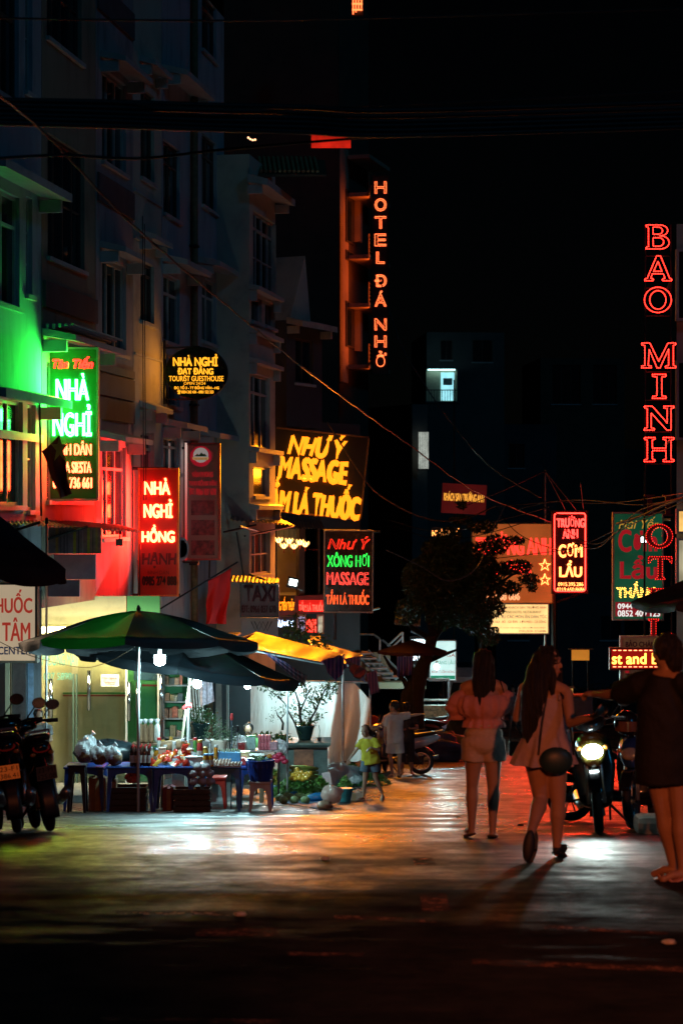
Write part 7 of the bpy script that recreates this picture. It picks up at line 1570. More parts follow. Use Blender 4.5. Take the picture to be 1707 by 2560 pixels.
def torso(q, pel, waist, chest, shL, shR, neck, skull, ax=None, k=1.0):
    """ax: unit vector across the shoulders"""
    pel, waist, chest, shL, shR, neck, skull = map(V, (pel, waist, chest, shL, shR, neck, skull)); a = (shR - shL).normalized(); z = V((0, 0, 1)); f = z.cross(a).normalized(); M3 = Matrix((a, f, z)).transposed()
    for c, r in ((pel, (.155, .11, .12)), (waist, (.12, .09, .12)), (chest, (.145, .10, .16)), (pel.lerp(waist, .5), (.14, .10, .1)), (waist.lerp(chest, .5), (.13, .093, .1))): q.ell(c, [x * k for x in r], 14, 10, rot=M3)
    q.tube([shL, shR], .05 * k, 10); q.tube([shL + z * .0, neck, shR], [.045 * k, .055 * k, .045 * k], 8); q.tube([neck - z * .05, neck + z * .02, skull + (neck - skull) * .35], [.055 * k, .045 * k, .046 * k], 10)
def sandal(parent, ankle, toe, m, heel=.02, name='sandal'):
    a, t = V(ankle), V(toe); d = (t - a); d = V((d.x, d.y, d.z)); dn = d.normalized(); z = V((0, 0, 1)); lat = dn.cross(z).normalized(); up = lat.cross(dn)
    c = a.lerp(t, .42) - up * .0; M3 = Matrix((lat, dn, up)).transposed(); base = c + V((0, 0, -.045)) if abs(dn.z) < .5 else c - up * .05
    o = MB().lathe([(.0, -.012), (.9, -.012), (1, 0), (.95, .012), (0, .012)], base, 18, axis=M3 @ Matrix.Diagonal((.048, .135, 1)).to_3x3() if False else None) if False else MB()
    o.ell(base, (.046, .135, .014), 14, 6, rot=M3); s = o.build(name, m, parent, smooth=True)
    q = MB(); q.tube([base + lat * .042 + dn * .02, base + up * .055 + dn * .05, base - lat * .042 + dn * .02], .010, 6); q.build('strap', m, s, smooth=True); return s
def pcloth(n, c, **k): return cloth('garment_' + n, c, back=.12, rough=.8, var=.12, bump=.5, bscale=k.pop('bs', 25), scale=k.pop('sc', 7), **k)
def ringloft(rings, n=40, flute=0, fn=9, seed=0):
    """rings: (centre, rx, ry, flute amount)"""
    q = MB(); vs = []; fs = []; rl = random.Random(seed); ph = [rl.uniform(0, 6) for _ in range(3)]
    for i, (c, rx, ry, fl) in enumerate(rings):
        for k in range(n):
            a = 2 * math.pi * k / n; m_ = 1 + fl * (math.sin(fn * a + ph[0] + i * .15) + .5 * math.sin((fn * 1.7) // 1 * a + ph[1]))
            vs.append((c[0] + math.cos(a) * rx * m_, c[1] + math.sin(a) * ry * m_, c[2]))
    for i in range(len(rings) - 1):
        for k in range(n): k2 = (k + 1) % n; fs.append((i * n + k, i * n + k2, (i + 1) * n + k2, (i + 1) * n + k))
    return q.add(vs, fs)
def wrinkle(a=.006, f=(30, 30, 18)):
    def d(c, n): 
        h = math.sin(c.x * f[0] + 2 * math.sin(c.z * 11)) * math.sin(c.z * f[2] + 1.5 * math.sin(c.x * 13)) + .6 * math.sin(c.y * f[1] + c.z * 23); return n * a * h
    return d
def strands(a=.006):
    def d(c, n): return n * a * (math.sin(c.x * 150 + 3 * math.sin(c.z * 6)) + .7 * math.sin(c.y * 130 + 2 * math.sin(c.z * 8)))
    return d

# ---- woman with pink off-shoulder top, seen from behind --------------------
W = thing('person', 'woman seen from behind in a pink off-shoulder ruffled top and white shorts', 'person', G(1208, 17.2)); q = MB()
leg(q, (-.075, 0, .80), (-.095, .02, .45), (-.10, .02, .09), (-.135, .17, .035)); leg(q, (.075, 0, .80), (.085, -.01, .44), (.075, -.03, .08), (.085, .12, .03))
torso(q, (0, 0, .87), (0, .01, 1.02), (0, .01, 1.18), (-.155, .01, 1.30), (.155, .01, 1.30), (0, .01, 1.35), (0, .0, 1.50))
arm(q, (-.16, .01, 1.29), (-.235, .04, 1.06), (-.12, .24, 1.10), .95); arm(q, (.16, .01, 1.29), (.235, .04, 1.06), (.12, .24, 1.10), .95)
hand(q, (-.12, .24, 1.10), (.6, .6, .3), (.5, -.3, .6), 1, .8, .95); hand(q, (.12, .24, 1.10), (-.6, .6, .3), (-.5, -.3, .6), -1, .8, .95)
w, M3 = head(q, (0, .01, 1.50), (-.1, 1, -.15)); remesh(q, 'body', SK1, W, .0085); face(w, M3, W)
q = MB(); q.ell((0, -.01, 1.52), (.092, .108, .108), 14, 10); q.tube([(0, -.06, 1.50), (-.01, -.10, 1.36), (-.01, -.105, 1.27)], [.085, .095, .075], 14, flat=.5); q.tube([(-.02, -.10, 1.35), (-.035, -.11, 1.20), (-.02, -.12, 1.10)], [.08, .05, .022], 12, flat=.6); q.tube([(.05, -.06, 1.45), (.075, -.05, 1.33), (.085, -.06, 1.26)], [.05, .035, .015], 10, flat=.6); q.tube([(-.06, -.05, 1.45), (-.08, -.05, 1.33)], [.045, .02], 10)
remesh(q, 'hair', HAIRM, W, .010, 3, strands())
PK = pcloth('coral', (.68, .30, .26)); q = ringloft([((0, .01, 1.235), .185, .125, .02), ((0, .01, 1.22), .225, .15, .03), ((0, .01, 1.15), .245, .165, .05), ((0, .01, 1.08), .225, .155, .05), ((0, .01, 1.04), .16, .12, .02), ((0, .01, 1.02), .145, .11, .02), ((0, .01, 1.0), .165, .128, .07), ((0, .01, .955), .175, .135, .09)], 96, fn=15); q.build('ruffled_top', PK, W, smooth=True)
for s in (-1, 1):
    q = MB(); q.tube([(s * .15, .01, 1.24), (s * .215, .02, 1.20), (s * .25, .035, 1.11), (s * .235, .05, 1.055)], [.055, .072, .078, .05], 24); remesh(q, 'ruffled_sleeve', PK, W, .011, 3, wrinkle(.007, (50, 50, 40)))
    MB().lathe([(.05, 0), (.06, -.015), (.07, -.045)], (s * .235, .05, 1.06), 20, ripple=.12, rn=7).build('sleeve_frill', PK, W, smooth=True)
WS = pcloth('ivory', (.62, .47, .36)); q = MB(); q.ell((0, 0, .90), (.165, .122, .09), 16, 10); q.ell((0, -.01, .82), (.18, .135, .11), 16, 10); q.tube([(-.08, 0, .84), (-.095, 0, .66)], [.11, .103], 16); q.tube([(.08, 0, .84), (.092, 0, .66)], [.11, .103], 16); q.tube([(0, 0, .93), (0, 0, .985)], [.145, .135], 16, flat=.75)
remesh(q, 'shorts', WS, W, .011, 3, wrinkle(.003)); MB().tube([(math.cos(R(a)) * .143, math.sin(R(a)) * .112, .975) for a in range(0, 361, 15)], .009, 5).build('waistband', WS, W)
SND = mat('sandal_tan', (.42, .28, .2), .5); sandal(W, (-.10, .02, .08), (-.135, .17, .035), SND); sandal(W, (.075, -.03, .075), (.085, .12, .03), SND)
bag = thing('shoulder_bag', 'small black shoulder bag hanging at the right hip of the pink dressed woman', 'bag', W.location + V((.30, -.02, .70)), 0, 'shoulder bags'); MB().box((0, 0, .07), (.17, .06, .13), bev=.02).build('bag_body', M['black_plastic'], bag); MB().tube([(-.07, 0, .13), (-.08, 0, .4), (-.16, -.02, .66), (-.2, .03, .62), (-.10, .09, .4), (.06, .02, .13)], .006, 5).build('strap', M['black_plastic'], bag)

# ---- woman turning round, hand in hand -------------------------------------
W = thing('person', 'long haired woman in a pale sleeveless dress turning her head, one foot lifted', 'person', G(1362, 14.9)); q = MB()
leg(q, (.075, 0, .78), (.095, -.01, .43), (.09, .03, .085), (.15, .15, .03), 1.08); leg(q, (-.075, .0, .78), (-.03, .02, .44), (-.135, -.30, .24), (-.165, -.33, .09), 1.08)
torso(q, (0, 0, .84), (0, .01, .99), (0, .01, 1.14), (-.14, .06, 1.27), (.145, -.05, 1.25), (0, .01, 1.31), (.02, .0, 1.46))
arm(q, (-.15, .07, 1.25), (-.20, .16, 1.03), (-.08, .28, 1.08), 1); arm(q, (.155, -.06, 1.23), (.16, -.24, 1.03), (.29, -.47, 1.10), 1)
hand(q, (.29, -.47, 1.10), (.55, -.75, .35), (-.3, .2, .9), 1, .9); hand(q, (-.08, .28, 1.08), (.8, .4, 0), (0, -.8, .5), 1, .7)
w, M3 = head(q, (.03, 0, 1.46), (.84, -.50, -.03)); remesh(q, 'body', SK1, W, .008); face(w, M3, W)
MB().tube([w(-.055, .075, .012), w(-.032, .093, .0), w(-.01, .093, .012), w(.012, .093, .012), w(.032, .093, .0), w(.055, .075, .012)], .003, 5).build('spectacles', M['metal_dark'], W)
q = MB(); q.ell((.015, .01, 1.485), (.098, .102, .10), 14, 10); q.ell((-.02, .02, 1.45), (.085, .095, .10), 14, 10); q.tube([(-.02, .0, 1.46), (-.09, -.05, 1.28), (-.135, -.07, 1.10), (-.14, -.07, .92), (-.13, -.07, .86)], [.09, .085, .062, .04, .018], 14, flat=.75); q.tube([(-.03, -.05, 1.44), (-.06, -.10, 1.25), (-.09, -.11, 1.05), (-.10, -.10, .95)], [.075, .07, .05, .02], 12, flat=.6); q.tube([(.06, .06, 1.50), (.10, .02, 1.34), (.09, .0, 1.18), (.085, .0, 1.07)], [.045, .035, .035, .015], 10); q.tube([(.01, -.05, 1.47), (.035, -.085, 1.34), (.05, -.1, 1.22)], [.05, .04, .015], 10)
# keep the face clear: hair stays behind the face plane
remesh(q, 'hair', HAIRM, W, .009, 3, strands())
DR = pcloth('dusty_pink', (.50, .36, .35)); q = ringloft([((0, .01, 1.20), .150, .115, .01), ((0, .01, 1.12), .168, .13, .02), ((0, .01, 1.0), .175, .135, .03), ((0, .01, .93), .155, .125, .02), ((0, .01, .90), .165, .13, .03), ((0, 0, .83), .20, .16, .05), ((-.01, 0, .76), .215, .18, .08), ((-.015, -.01, .70), .235, .195, .10)], 90, fn=9, seed=2); q.build('dress', DR, W, smooth=True)
for x, y in ((-.09, .03), (.095, -.03)): MB().tube([(x, y + .1, 1.19), (x, y + .03, 1.285), (x, y - .09, 1.19)], .010, 6).build('dress_strap', DR, W)
DSH = mat('shoe_black', (.012, .012, .014), .6); sandal(W, (.09, .03, .075), (.15, .15, .03), DSH, name='clog'); s_ = sandal(W, (-.135, -.30, .22), (-.165, -.36, .06), DSH, name='clog')
q = MB(); q.ell((.12, .09, .06), (.05, .12, .035), 12, 8, rot=Euler((0, 0, R(-24))).to_matrix()); q.build('clog_upper', DSH, W, smooth=True); q = MB(); q.ell((-.155, -.355, .15), (.046, .028, .118), 14, 8, rot=Euler((R(-6), R(8), 0)).to_matrix()); q.build('clog_sole', DSH, W, smooth=True)
bag = thing('shoulder_bag', 'rounded dark teal shoulder bag on the hip of the woman turning her head', 'bag', W.location + V((.06, -.19, .74)), 0, 'shoulder bags'); MB().ell((0, 0, 0.01), (.125, .05, .10), 16, 10).build('bag_body', mat('bag_teal', (.015, .045, .05), .45, var=.3), bag, smooth=True); MB().tube([(-.13, 0, .05), (-.10, 0, .3), (-.05, .1, .52), (.0, .19, .55), (.06, .08, .48), (.1, .0, .3), (.13, 0, .05)], .008, 6).build('strap', M['black_plastic'], bag)

# ---- woman in the black shirt dress at the right edge ----------------------
W = thing('person', 'woman with hair bun in a long black t-shirt reaching left, at the right edge', 'person', G(1664, 13.2)); q = MB()
leg(q, (-.065, .03, .80), (-.02, .02, .46), (.055, .05, .10), (-.06, .11, .03), 1.05); leg(q, (.075, -.03, .80), (.08, -.05, .45), (.10, -.06, .09), (-.035, -.09, .03), 1.05)
torso(q, (0, 0, .86), (0, 0, 1.01), (0, 0, 1.17), (-.13, .10, 1.31), (.13, -.10, 1.32), (0, 0, 1.37), (0, .0, 1.52))
arm(q, (-.14, .10, 1.30), (-.30, .32, 1.20), (-.40, .55, 1.185), 1.05); arm(q, (.14, -.10, 1.30), (.23, -.12, 1.06), (.20, .05, .86), 1)
hand(q, (-.40, .55, 1.185), (-.6, .75, .02), (.2, .1, -.9), 1, .9, 1.02); hand(q, (.20, .05, .86), (0, .5, -.8), (-1, 0, 0), 1, .6)
w, M3 = head(q, (0, .0, 1.52), (-.75, .6, -.08)); remesh(q, 'body', SK2, W, .008); face(w, M3, W)
q = MB(); q.ell((.01, -.01, 1.545), (.094, .10, .10), 14, 10); q.ell((.04, -.05, 1.50), (.07, .075, .075), 12, 8); q.ell((.05, -.08, 1.44), (.05, .05, .055), 12, 8); remesh(q, 'hair', HAIRM, W, .009, 3, strands(.004))
BK = pcloth('black', (.006, .006, .009)); q = MB(); q.tube([(0, 0, 1.36), (0, 0, 1.20), (0, 0, 1.0), (0, 0, .82), (0, 0, .64)], [.11, .185, .195, .205, .215], 20, flat=.72); q.tube([(-.06, .05, 1.34), (-.15, .11, 1.29), (-.27, .26, 1.215)], [.07, .10, .085], 14); q.tube([(.06, -.05, 1.34), (.16, -.11, 1.28), (.235, -.12, 1.10)], [.07, .10, .095], 14)
remesh(q, 'long_shirt', BK, W, .013, 4, wrinkle(.006))
SN3 = mat('sandal_pink', (.42, .2, .15), .5); sandal(W, (.055, .05, .085), (-.06, .11, .03), SN3); sandal(W, (.10, -.06, .08), (-.035, -.09, .03), SN3)

# ---- girl in yellow ----------------------------------------------------------
k = .80
W = thing('person', 'girl in a yellow t-shirt and denim shorts striding and reaching down to the left', 'person', G(924, 33.2)); W.scale = (k,) * 3; q = MB()
leg(q, (-.07, 0, .78), (-.10, -.02, .43), (-.13, .02, .08), (-.24, -.07, .03), .9); leg(q, (.07, .0, .78), (.13, .04, .44), (.27, .10, .12), (.25, -.03, .035), .9)
torso(q, (0, 0, .84), (-.01, 0, .98), (-.03, 0, 1.13), (-.16, .05, 1.24), (.11, -.05, 1.27), (-.03, 0, 1.31), (-.09, -.03, 1.45), k=.92)
arm(q, (-.16, .05, 1.23), (-.28, 0, 1.04), (-.43, -.04, .86), .85); arm(q, (.12, -.05, 1.25), (.20, -.12, 1.06), (.02, -.20, 1.13), .85)
hand(q, (-.43, -.04, .86), (-.35, 0, -.9), (0, -1, 0), 1, .5, .9, .01); hand(q, (.02, -.2, 1.13), (-.7, -.1, -.5), (0, .2, -1), 1, .8, .9, .01)
w, M3 = head(q, (-.10, -.04, 1.45), (-.55, -.75, -.45), s=1.04); remesh(q, 'body', SK2, W, .0105, 3); face(w, M3, W, 1.04)
q = MB(); q.ell((-.085, -.0, 1.49), (.094, .098, .092), 14, 10); q.tube([(-.03, .04, 1.46), (.03, .05, 1.40), (.05, .04, 1.30), (.045, .03, 1.25)], [.05, .045, .04, .015], 10); remesh(q, 'hair', HAIRM, W, .012, 3, strands(.004))
YL = pcloth('yellow', (.55, .48, .03), bs=14); q = MB(); q.tube([(-.03, 0, 1.29), (-.03, 0, 1.18), (0, 0, 1.0), (.03, 0, .76)], [.09, .16, .17, .20], 18, flat=.72); q.tube([(-.10, .03, 1.26), (-.17, .05, 1.21), (-.25, .02, 1.09)], [.06, .075, .07], 12); q.tube([(.05, -.03, 1.28), (.13, -.05, 1.23), (.18, -.1, 1.10)], [.06, .08, .075], 12); remesh(q, 't_shirt', YL, W, .014, 4, wrinkle(.008))
DN = pcloth('denim', (.10, .15, .20)); q = MB(); q.ell((.0, 0, .82), (.155, .125, .10), 14, 8); q.tube([(-.08, 0, .82), (-.105, -.01, .60)], [.10, .105], 14); q.tube([(.08, 0, .82), (.125, .02, .60)], [.10, .105], 14); remesh(q, 'denim_shorts', DN, W, .014, 3, wrinkle(.004))
sandal(W, (-.13, .02, .075), (-.24, -.07, .03), SND); sandal(W, (.27, .10, .11), (.25, -.03, .035), SND)

# ---- pointing boy in white --------------------------------------------------
k = .97
W = thing('person', 'boy in a white shirt and white shorts pointing to the right, seen from behind', 'person', G(987, 41.8)); W.scale = (k,) * 3; q = MB()
leg(q, (-.08, 0, .80), (-.10, .02, .45), (-.06, .0, .08), (-.14, -.10, .03), .95); leg(q, (.08, .0, .80), (.10, .02, .45), (.08, .05, .08), (.10, .17, .03), .95)
torso(q, (0, 0, .86), (0, 0, 1.01), (0, 0, 1.17), (-.17, 0, 1.32), (.17, 0, 1.32), (0, 0, 1.37), (-.02, 0, 1.52))
arm(q, (-.17, 0, 1.31), (-.22, -.03, 1.05), (-.21, -.02, .82), .95); arm(q, (.17, 0, 1.31), (.36, .02, 1.33), (.56, .03, 1.36), .95)
hand(q, (-.21, -.02, .82), (0, 0, -1), (1, 0, 0), 1, .6, 1, .011); hand(q, (.56, .03, 1.36), (1, 0, .05), (0, 0, -1), 1, .25, 1, .011)
w, M3 = head(q, (-.03, 0, 1.52), (-.9, .3, 0)); remesh(q, 'body', SK3, W, .011, 3); face(w, M3, W)
q = MB(); q.ell((.0, .0, 1.57), (.105, .10, .09), 14, 10); q.ell((.04, -.01, 1.52), (.075, .09, .08), 12, 8); remesh(q, 'hair', HAIRM, W, .012, 2, strands(.004))
WH = pcloth('white', (.72, .62, .56), bs=12); q = MB(); q.tube([(0, 0, 1.36), (0, 0, 1.22), (0, 0, 1.0), (0, 0, .74)], [.10, .185, .185, .19], 18, flat=.68); q.tube([(-.08, 0, 1.34), (-.18, 0, 1.28), (-.23, -.01, 1.10)], [.07, .09, .085], 12); q.tube([(.08, 0, 1.33), (.18, 0, 1.32), (.33, .02, 1.335)], [.07, .09, .08], 12); remesh(q, 'shirt', WH, W, .014, 4, wrinkle(.006))
q = MB(); q.ell((.0, 0, .80), (.16, .125, .09), 14, 8); q.tube([(-.08, 0, .80), (-.10, .0, .52)], [.10, .105], 14); q.tube([(.08, 0, .80), (.105, .0, .52)], [.10, .105], 14); remesh(q, 'shorts', WH, W, .014, 3, wrinkle(.004))
sandal(W, (-.06, 0, .07), (-.14, -.10, .03), SND); sandal(W, (.08, .05, .07), (.10, .17, .03), SND)

# ---- simple standing / seated builder for the smaller figures ---------------
def figure(label, loc, k, skin_, top, bottom, face_d, lean=0, seated=False, arms=None, cap=None, longhair=False, yaw=0, bun=False):
    W = thing('person', label, 'person', loc, yaw); W.scale = (k,) * 3; q = MB(); z0 = -.40 if seated else 0
    if seated: leg(q, (-.09, 0, .84 + z0), (-.12, -.36, .86 + z0), (-.12, -.36, .10), (-.12, -.5, .03)); leg(q, (.09, 0, .84 + z0), (.12, -.36, .86 + z0), (.12, -.36, .10), (.12, -.5, .03))
    else: leg(q, (-.08, 0, .80), (-.10, .0, .45), (-.10, .0, .08), (-.13, -.14, .03)); leg(q, (.08, 0, .80), (.10, -.02, .45), (.11, .03, .08), (.15, -.1, .03))
    torso(q, (0, 0, .86 + z0), (0, -lean * .3, 1.01 + z0), (0, -lean * .6, 1.17 + z0), (-.17, -lean, 1.31 + z0), (.17, -lean, 1.31 + z0), (0, -lean, 1.37 + z0), (0, -lean * 1.4, 1.52 + z0))
    arms = arms or (((-.24, -.05, 1.06), (-.10, -.28, 1.05)), ((.24, -.05, 1.06), (.10, -.28, 1.08)))
    for s, (e, wr) in zip((-1, 1), arms): arm(q, (s * .17, -lean, 1.30 + z0), (e[0], e[1] - lean, e[2] + z0), (wr[0], wr[1] - lean, wr[2] + z0)); hand(q, (wr[0], wr[1] - lean, wr[2] + z0), (-s * .3, -.8, 0), (0, 0, 1), 1, .6, 1, .011)
    w, M3 = head(q, (0, -lean * 1.5, 1.52 + z0), face_d); remesh(q, 'body', skin_, W, .013, 3); face(w, M3, W)
    q = MB(); f = V(face_d).normalized(); b = -V((f.x, f.y, 0)).normalized() * .022; c = V((0, -lean * 1.5, 1.56 + z0)); q.ell(c + b, (.098, .10, .092), 12, 8); q.ell(c + b * 2 - V((0, 0, .05)), (.075, .078, .08), 12, 8)
    if bun: q.ell(c + b * 4 + V((0, 0, .05)), .05, 10, 7)
    remesh(q, 'hair', HAIRM, W, .013, 2, strands(.004))
    if cap: MB().lathe([(.108, 0), (.108, .03), (.08, .09), (0, .105)], c + V((0, 0, .02)), 14).build('cap', cap, W, smooth=True); MB().ell(c + f * .12 + V((0, 0, .03)), (.07, .07, .01), 10, 5).build('cap_brim', cap, W)
    q = MB(); q.tube([(0, -lean, 1.355 + z0), (0, -lean * .7, 1.22 + z0), (0, -lean * .4, 1.0 + z0), (0, 0, .80 + z0)], [.10, .18, .175, .18], 16, flat=.7)
    for s, (e, wr) in zip((-1, 1), arms): q.tube([(s * .08, -lean, 1.33 + z0), (s * .18, -lean, 1.29 + z0), V((s * .17, -lean, 1.30 + z0)).lerp(V((e[0], e[1] - lean, e[2] + z0)), .65)], [.07, .085, .075], 12)
    remesh(q, 'shirt', top, W, .016, 3, wrinkle(.005))
    q = MB(); q.ell((0, 0, .80 + z0), (.16, .125, .1), 14, 8)
    if seated: q.tube([(-.09, 0, .82 + z0), (-.12, -.36, .86 + z0)], [.11, .09], 12); q.tube([(.09, 0, .82 + z0), (.12, -.36, .86 + z0)], [.11, .09], 12)
    else: q.tube([(-.08, 0, .80), (-.10, 0, .30)], [.1, .075], 12); q.tube([(.08, 0, .80), (.11, 0, .30)], [.1, .075], 12)
    remesh(q, 'trousers', bottom, W, .016, 2); return W
BKC = pcloth('dark', (.02, .02, .024)); GRN = pcloth('green', (.10, .28, .08)); NV = pcloth('navy', (.03, .04, .07)); KH = pcloth('khaki', (.4, .3, .22)); GY = pcloth('grey', (.25, .23, .22))
figure('person in dark clothes standing close behind the pointing boy', G(1016, 42.8), .95, SK2, BKC, BKC, (.3, .9, 0), cap=None)
figure('seated seller in a green top looking down behind the metal table', G(622, 35.2) + V((0, 0, .05)), .98, SK2, GRN, NV, (.0, -.8, -.6), lean=.12, seated=True, bun=True)
st9 = thing('low_stool', 'low dark stool under the seated seller', 'stool', G(622, 35.2) + V((0, 0, .05))); MB().b2((-.16, -.14, .30), (.16, .16, .335)).build('seat', M['wood'], st9)
for x in (-.13, .13):
    for y in (-.1, .12): MB().b2((x - .02, y - .02, -.05), (x + .02, y + .02, .297)).build('leg', M['wood'], st9)
zz = P(103, 1770, 32.8).z
figure('man bending over inside the pharmacy entrance', V((P(100, 0, 32.8).x, 32.8, gz(32.8) + .12)), .86, SK1, GY, NV, (.35, -.8, -.6), lean=.10)
figure('man in a black t-shirt and cap in the middle of the far lane', G(1282, 74), 1.0, SK3, BKC, KH, (-.2, -.9, -.4), cap=M['black_plastic'])
figure('person in dark clothes seen in red light right of the man with the cap', G(1316, 68), 1.02, SK2, BKC, NV, (-.9, -.3, 0))
# ================================================================== dark street tree
TL = cloth('tree_leaf', (.022, .045, .014), back=.2, rough=.5, var=.5, scale=5)
tree = thing('street_tree', 'dark spreading street tree with a leaning trunk in front of the orange restaurant board', 'tree', G(1030, 56)); tO = tree.location
def tp_(u, v, d=56): return P(u, v, d) - tO
MB().tube([(0, 0, 0), tp_(1028, 1800), tp_(1030, 1740), tp_(1048, 1690), tp_(1066, 1640), tp_(1082, 1590), tp_(1115, 1540), tp_(1150, 1490)], [.42, .36, .33, .22, .17, .15, .12, .08], 12).build('trunk', TWIG, tree, smooth=True)
limbs = [((1030, 1745), (1010, 1700), (975, 1665), (960, 1640)), ((1060, 1655), (1100, 1640), (1140, 1625)), ((1082, 1590), (1070, 1540), (1060, 1480), (1075, 1400)), ((1115, 1540), (1180, 1510), (1230, 1470), (1290, 1430)), ((1110, 1545), (1120, 1470), (1130, 1390), (1150, 1320)), ((1150, 1490), (1200, 1420), (1240, 1360)), ((1150, 1490), (1170, 1540), (1200, 1590)), ((1075, 1600), (1030, 1570), (1000, 1540))]
for i, l in enumerate(limbs):
    p3 = [tp_(u, v, 56 + .5 * math.sin(i * 2 + j)) for j, (u, v) in enumerate(l)]; MB().tube(p3, [.10 * (1 - .7 * j / (len(p3) - 1)) for j in range(len(p3))], 8).build('limb', TWIG, tree, smooth=True)
rl = random.Random(8); q = MB()
cl = [(1120, 1340, 30, 18), (1205, 1318, 34, 14), (1238, 1362, 30, 22), (1292, 1418, 34, 16), (1322, 1448, 24, 12), (1180, 1400, 55, 40), (1250, 1425, 28, 18), (1270, 1470, 30, 16), (1100, 1390, 40, 40), (1080, 1450, 30, 35), (1150, 1480, 60, 40), (1215, 1470, 40, 34), (1235, 1520, 24, 22), (1120, 1420, 60, 50), (1070, 1480, 34, 40), (1110, 1520, 50, 30), (1190, 1550, 35, 35), (1220, 1590, 28, 22), (1150, 1300, 26, 10), (1085, 1370, 30, 16), (1100, 1545, 35, 25), (1060, 1500, 26, 26), (1285, 1352, 22, 10), (1152, 1262, 12, 10), (1330, 1470, 12, 8), (1045, 1450, 38, 45), (1020, 1530, 30, 30), (1090, 1430, 50, 50), (1160, 1530, 45, 35), (1200, 1430, 40, 40)]
for u, v, ru, rv in cl:
    n = int(ru * rv * .62)
    for _ in range(n):
        a = rl.uniform(0, 6.28); r = rl.random() ** .55; d = 56 + rl.gauss(0, 1.2) ; c = tp_(u + math.cos(a) * r * ru * 1.1, v + math.sin(a) * r * rv * 1.15, d)
        E = Euler((rl.uniform(-1.2, 1.2), rl.uniform(-1.2, 1.2), rl.uniform(0, 6.3))).to_matrix(); s = rl.uniform(.05, .11)
        q.add([c + E @ V(w_) for w_ in ((-s, 0, 0), (-.1 * s, -s * .33, s * .12), (s, 0, -s * .1), (-.1 * s, s * .33, s * .12))], [(0, 1, 2), (0, 2, 3)])
o = q.build('crown', TL, tree); o['kind'] = 'stuff'
# low bushes / climbing plant over the awnings
q = leaf_mesh(9, [(0, 0, 0), (.15, 0, .12), (-.12, .1, .2), (.05, 0, .35), (.3, 0, -.1), (.45, 0, -.2), (-.2, 0, -.1)], 500, .06, (.12, .12, .1)); T = thing('climbing_plant', 'dark green climbing plant growing over the middle of the orange awning', 'plant', P(745, 1590, 40.5)); o = q.build('leaves', LEAF, T); o['kind'] = 'stuff'; MB().tube([(0, 0, -.3), (.05, 0, 0), (.02, 0, .35)], .015, 5).build('stem', TWIG, T)
bs = thing('dark_hedge', 'black bushy shrubs behind the far carts under the dish menu light box', 'shrub', G(1330, 92)); q = leaf_mesh(10, [(x * .6, 0, .5 + .5 * abs(math.sin(x * 1.3))) for x in range(-4, 7)], 1100, .16, (.3, .3, .3)); o = q.build('leaves', TL, bs); o['kind'] = 'stuff'; MB().tube([(0, 0, 0), (0, 0, .8)], .08, 6).build('stem', TWIG, bs)
# covered goods under the tree
for k, (u, d, r9, lb) in enumerate(((1068, 50, (1.0, .4, .45), 'dark tarpaulin covered heap on the ground behind the scooters under the tree'), (1120, 52, (.7, .4, .4), 'checked cloth bundle right of the dark covered heap'), (1150, 54, (.5, .35, .6), 'tall dark covered cart beside the pink dressed woman'))):
    o = crumple((0, 0, 0), r9, 200 + k, n=28, m=16, amp=.18, flat=.3).build('covered_heap', mat('heap_%d' % k, ((.02, .025, .05), (.07, .075, .08), (.03, .04, .05))[k], .6, var=.5, scale=5), None, G(u, d) + V((0, 0, r9[2] * .6)), smooth=True); tag(o, lb, 'covered goods', 'covered goods under the tree')
T = thing('red_child_figure', 'person in a red jacket half hidden behind the edge of the white tarpaulin', 'person', G(920, 43.5)) if False else None
figure('person in a red jacket half hidden behind the right edge of the white tarpaulin', G(922, 44.5), .9, SK2, pcloth('red', (.5, .03, .02)), BKC, (.2, -.9, -.2))
# ================================================================== cables
cb = {}
def cable(label, pts, r=.012, m='cable', wob=0, name='cable', group='cables over the street'):
    P3 = [P(*p) for p in pts]; o0 = P3[0].copy(); out = []
    n = len(P3)
    for i in range(n - 1):
        p0, p1, p2, p3 = P3[max(i - 1, 0)], P3[i], P3[i + 1], P3[min(i + 2, n - 1)]
        for k in range(10):
            t = k / 10; out.append(.5 * ((2 * p1) + (p2 - p0) * t + (2 * p0 - 5 * p1 + 4 * p2 - p3) * t * t + (3 * p1 - p0 - 3 * p2 + p3) * t ** 3) - o0)
    out.append(P3[-1] - o0)
    if wob: out = [p + V((0, 0, wob * math.sin(i * 1.9) + wob * .6 * math.sin(i * 4.3))) for i, p in enumerate(out)]
    o = MB().tube(out, r, 6).build(name, M[m], None, o0, smooth=True); tag(o, label, 'cable', group); return o
cable('dark upper half of the long cable sagging down from the upper left', [(-20, 225, 12), (120, 340, 14), (330, 560, 17), (545, 745, 22), (745, 910, 32)], .009, 'cable', .004)
cable('pale twisted lower half of the long cable reaching the red neon rice sign', [(745, 910, 32), (880, 1010, 39), (1020, 1110, 46), (1190, 1230, 56), (1378, 1306, 62)], .016, 'cable_pale', .009)  # same cable; light on this half is painted as a paler colour
cable('thinner pale twisted cable dropping from beside the orange vertical hotel sign', [(950, 700, 60), (1000, 858, 58), (1060, 960, 57), (1130, 1060, 56), (1230, 1170, 58), (1352, 1245, 60)], .018, 'cable_pale', .01)
cable('orange lit cable falling from the yellow massage sign and rising to the tree', [(818, 1055, 50), (905, 1190, 49), (960, 1245, 50), (1060, 1295, 52), (1150, 1300, 54), (1238, 1265, 56)], .018, 'rust')
cable('low drooping pale cable loop in front of the dark tree', [(965, 1375, 45), (1050, 1415, 45), (1120, 1452, 46), (1190, 1420, 47), (1230, 1330, 49), (1262, 1265, 50)], .013, 'cable_pale')
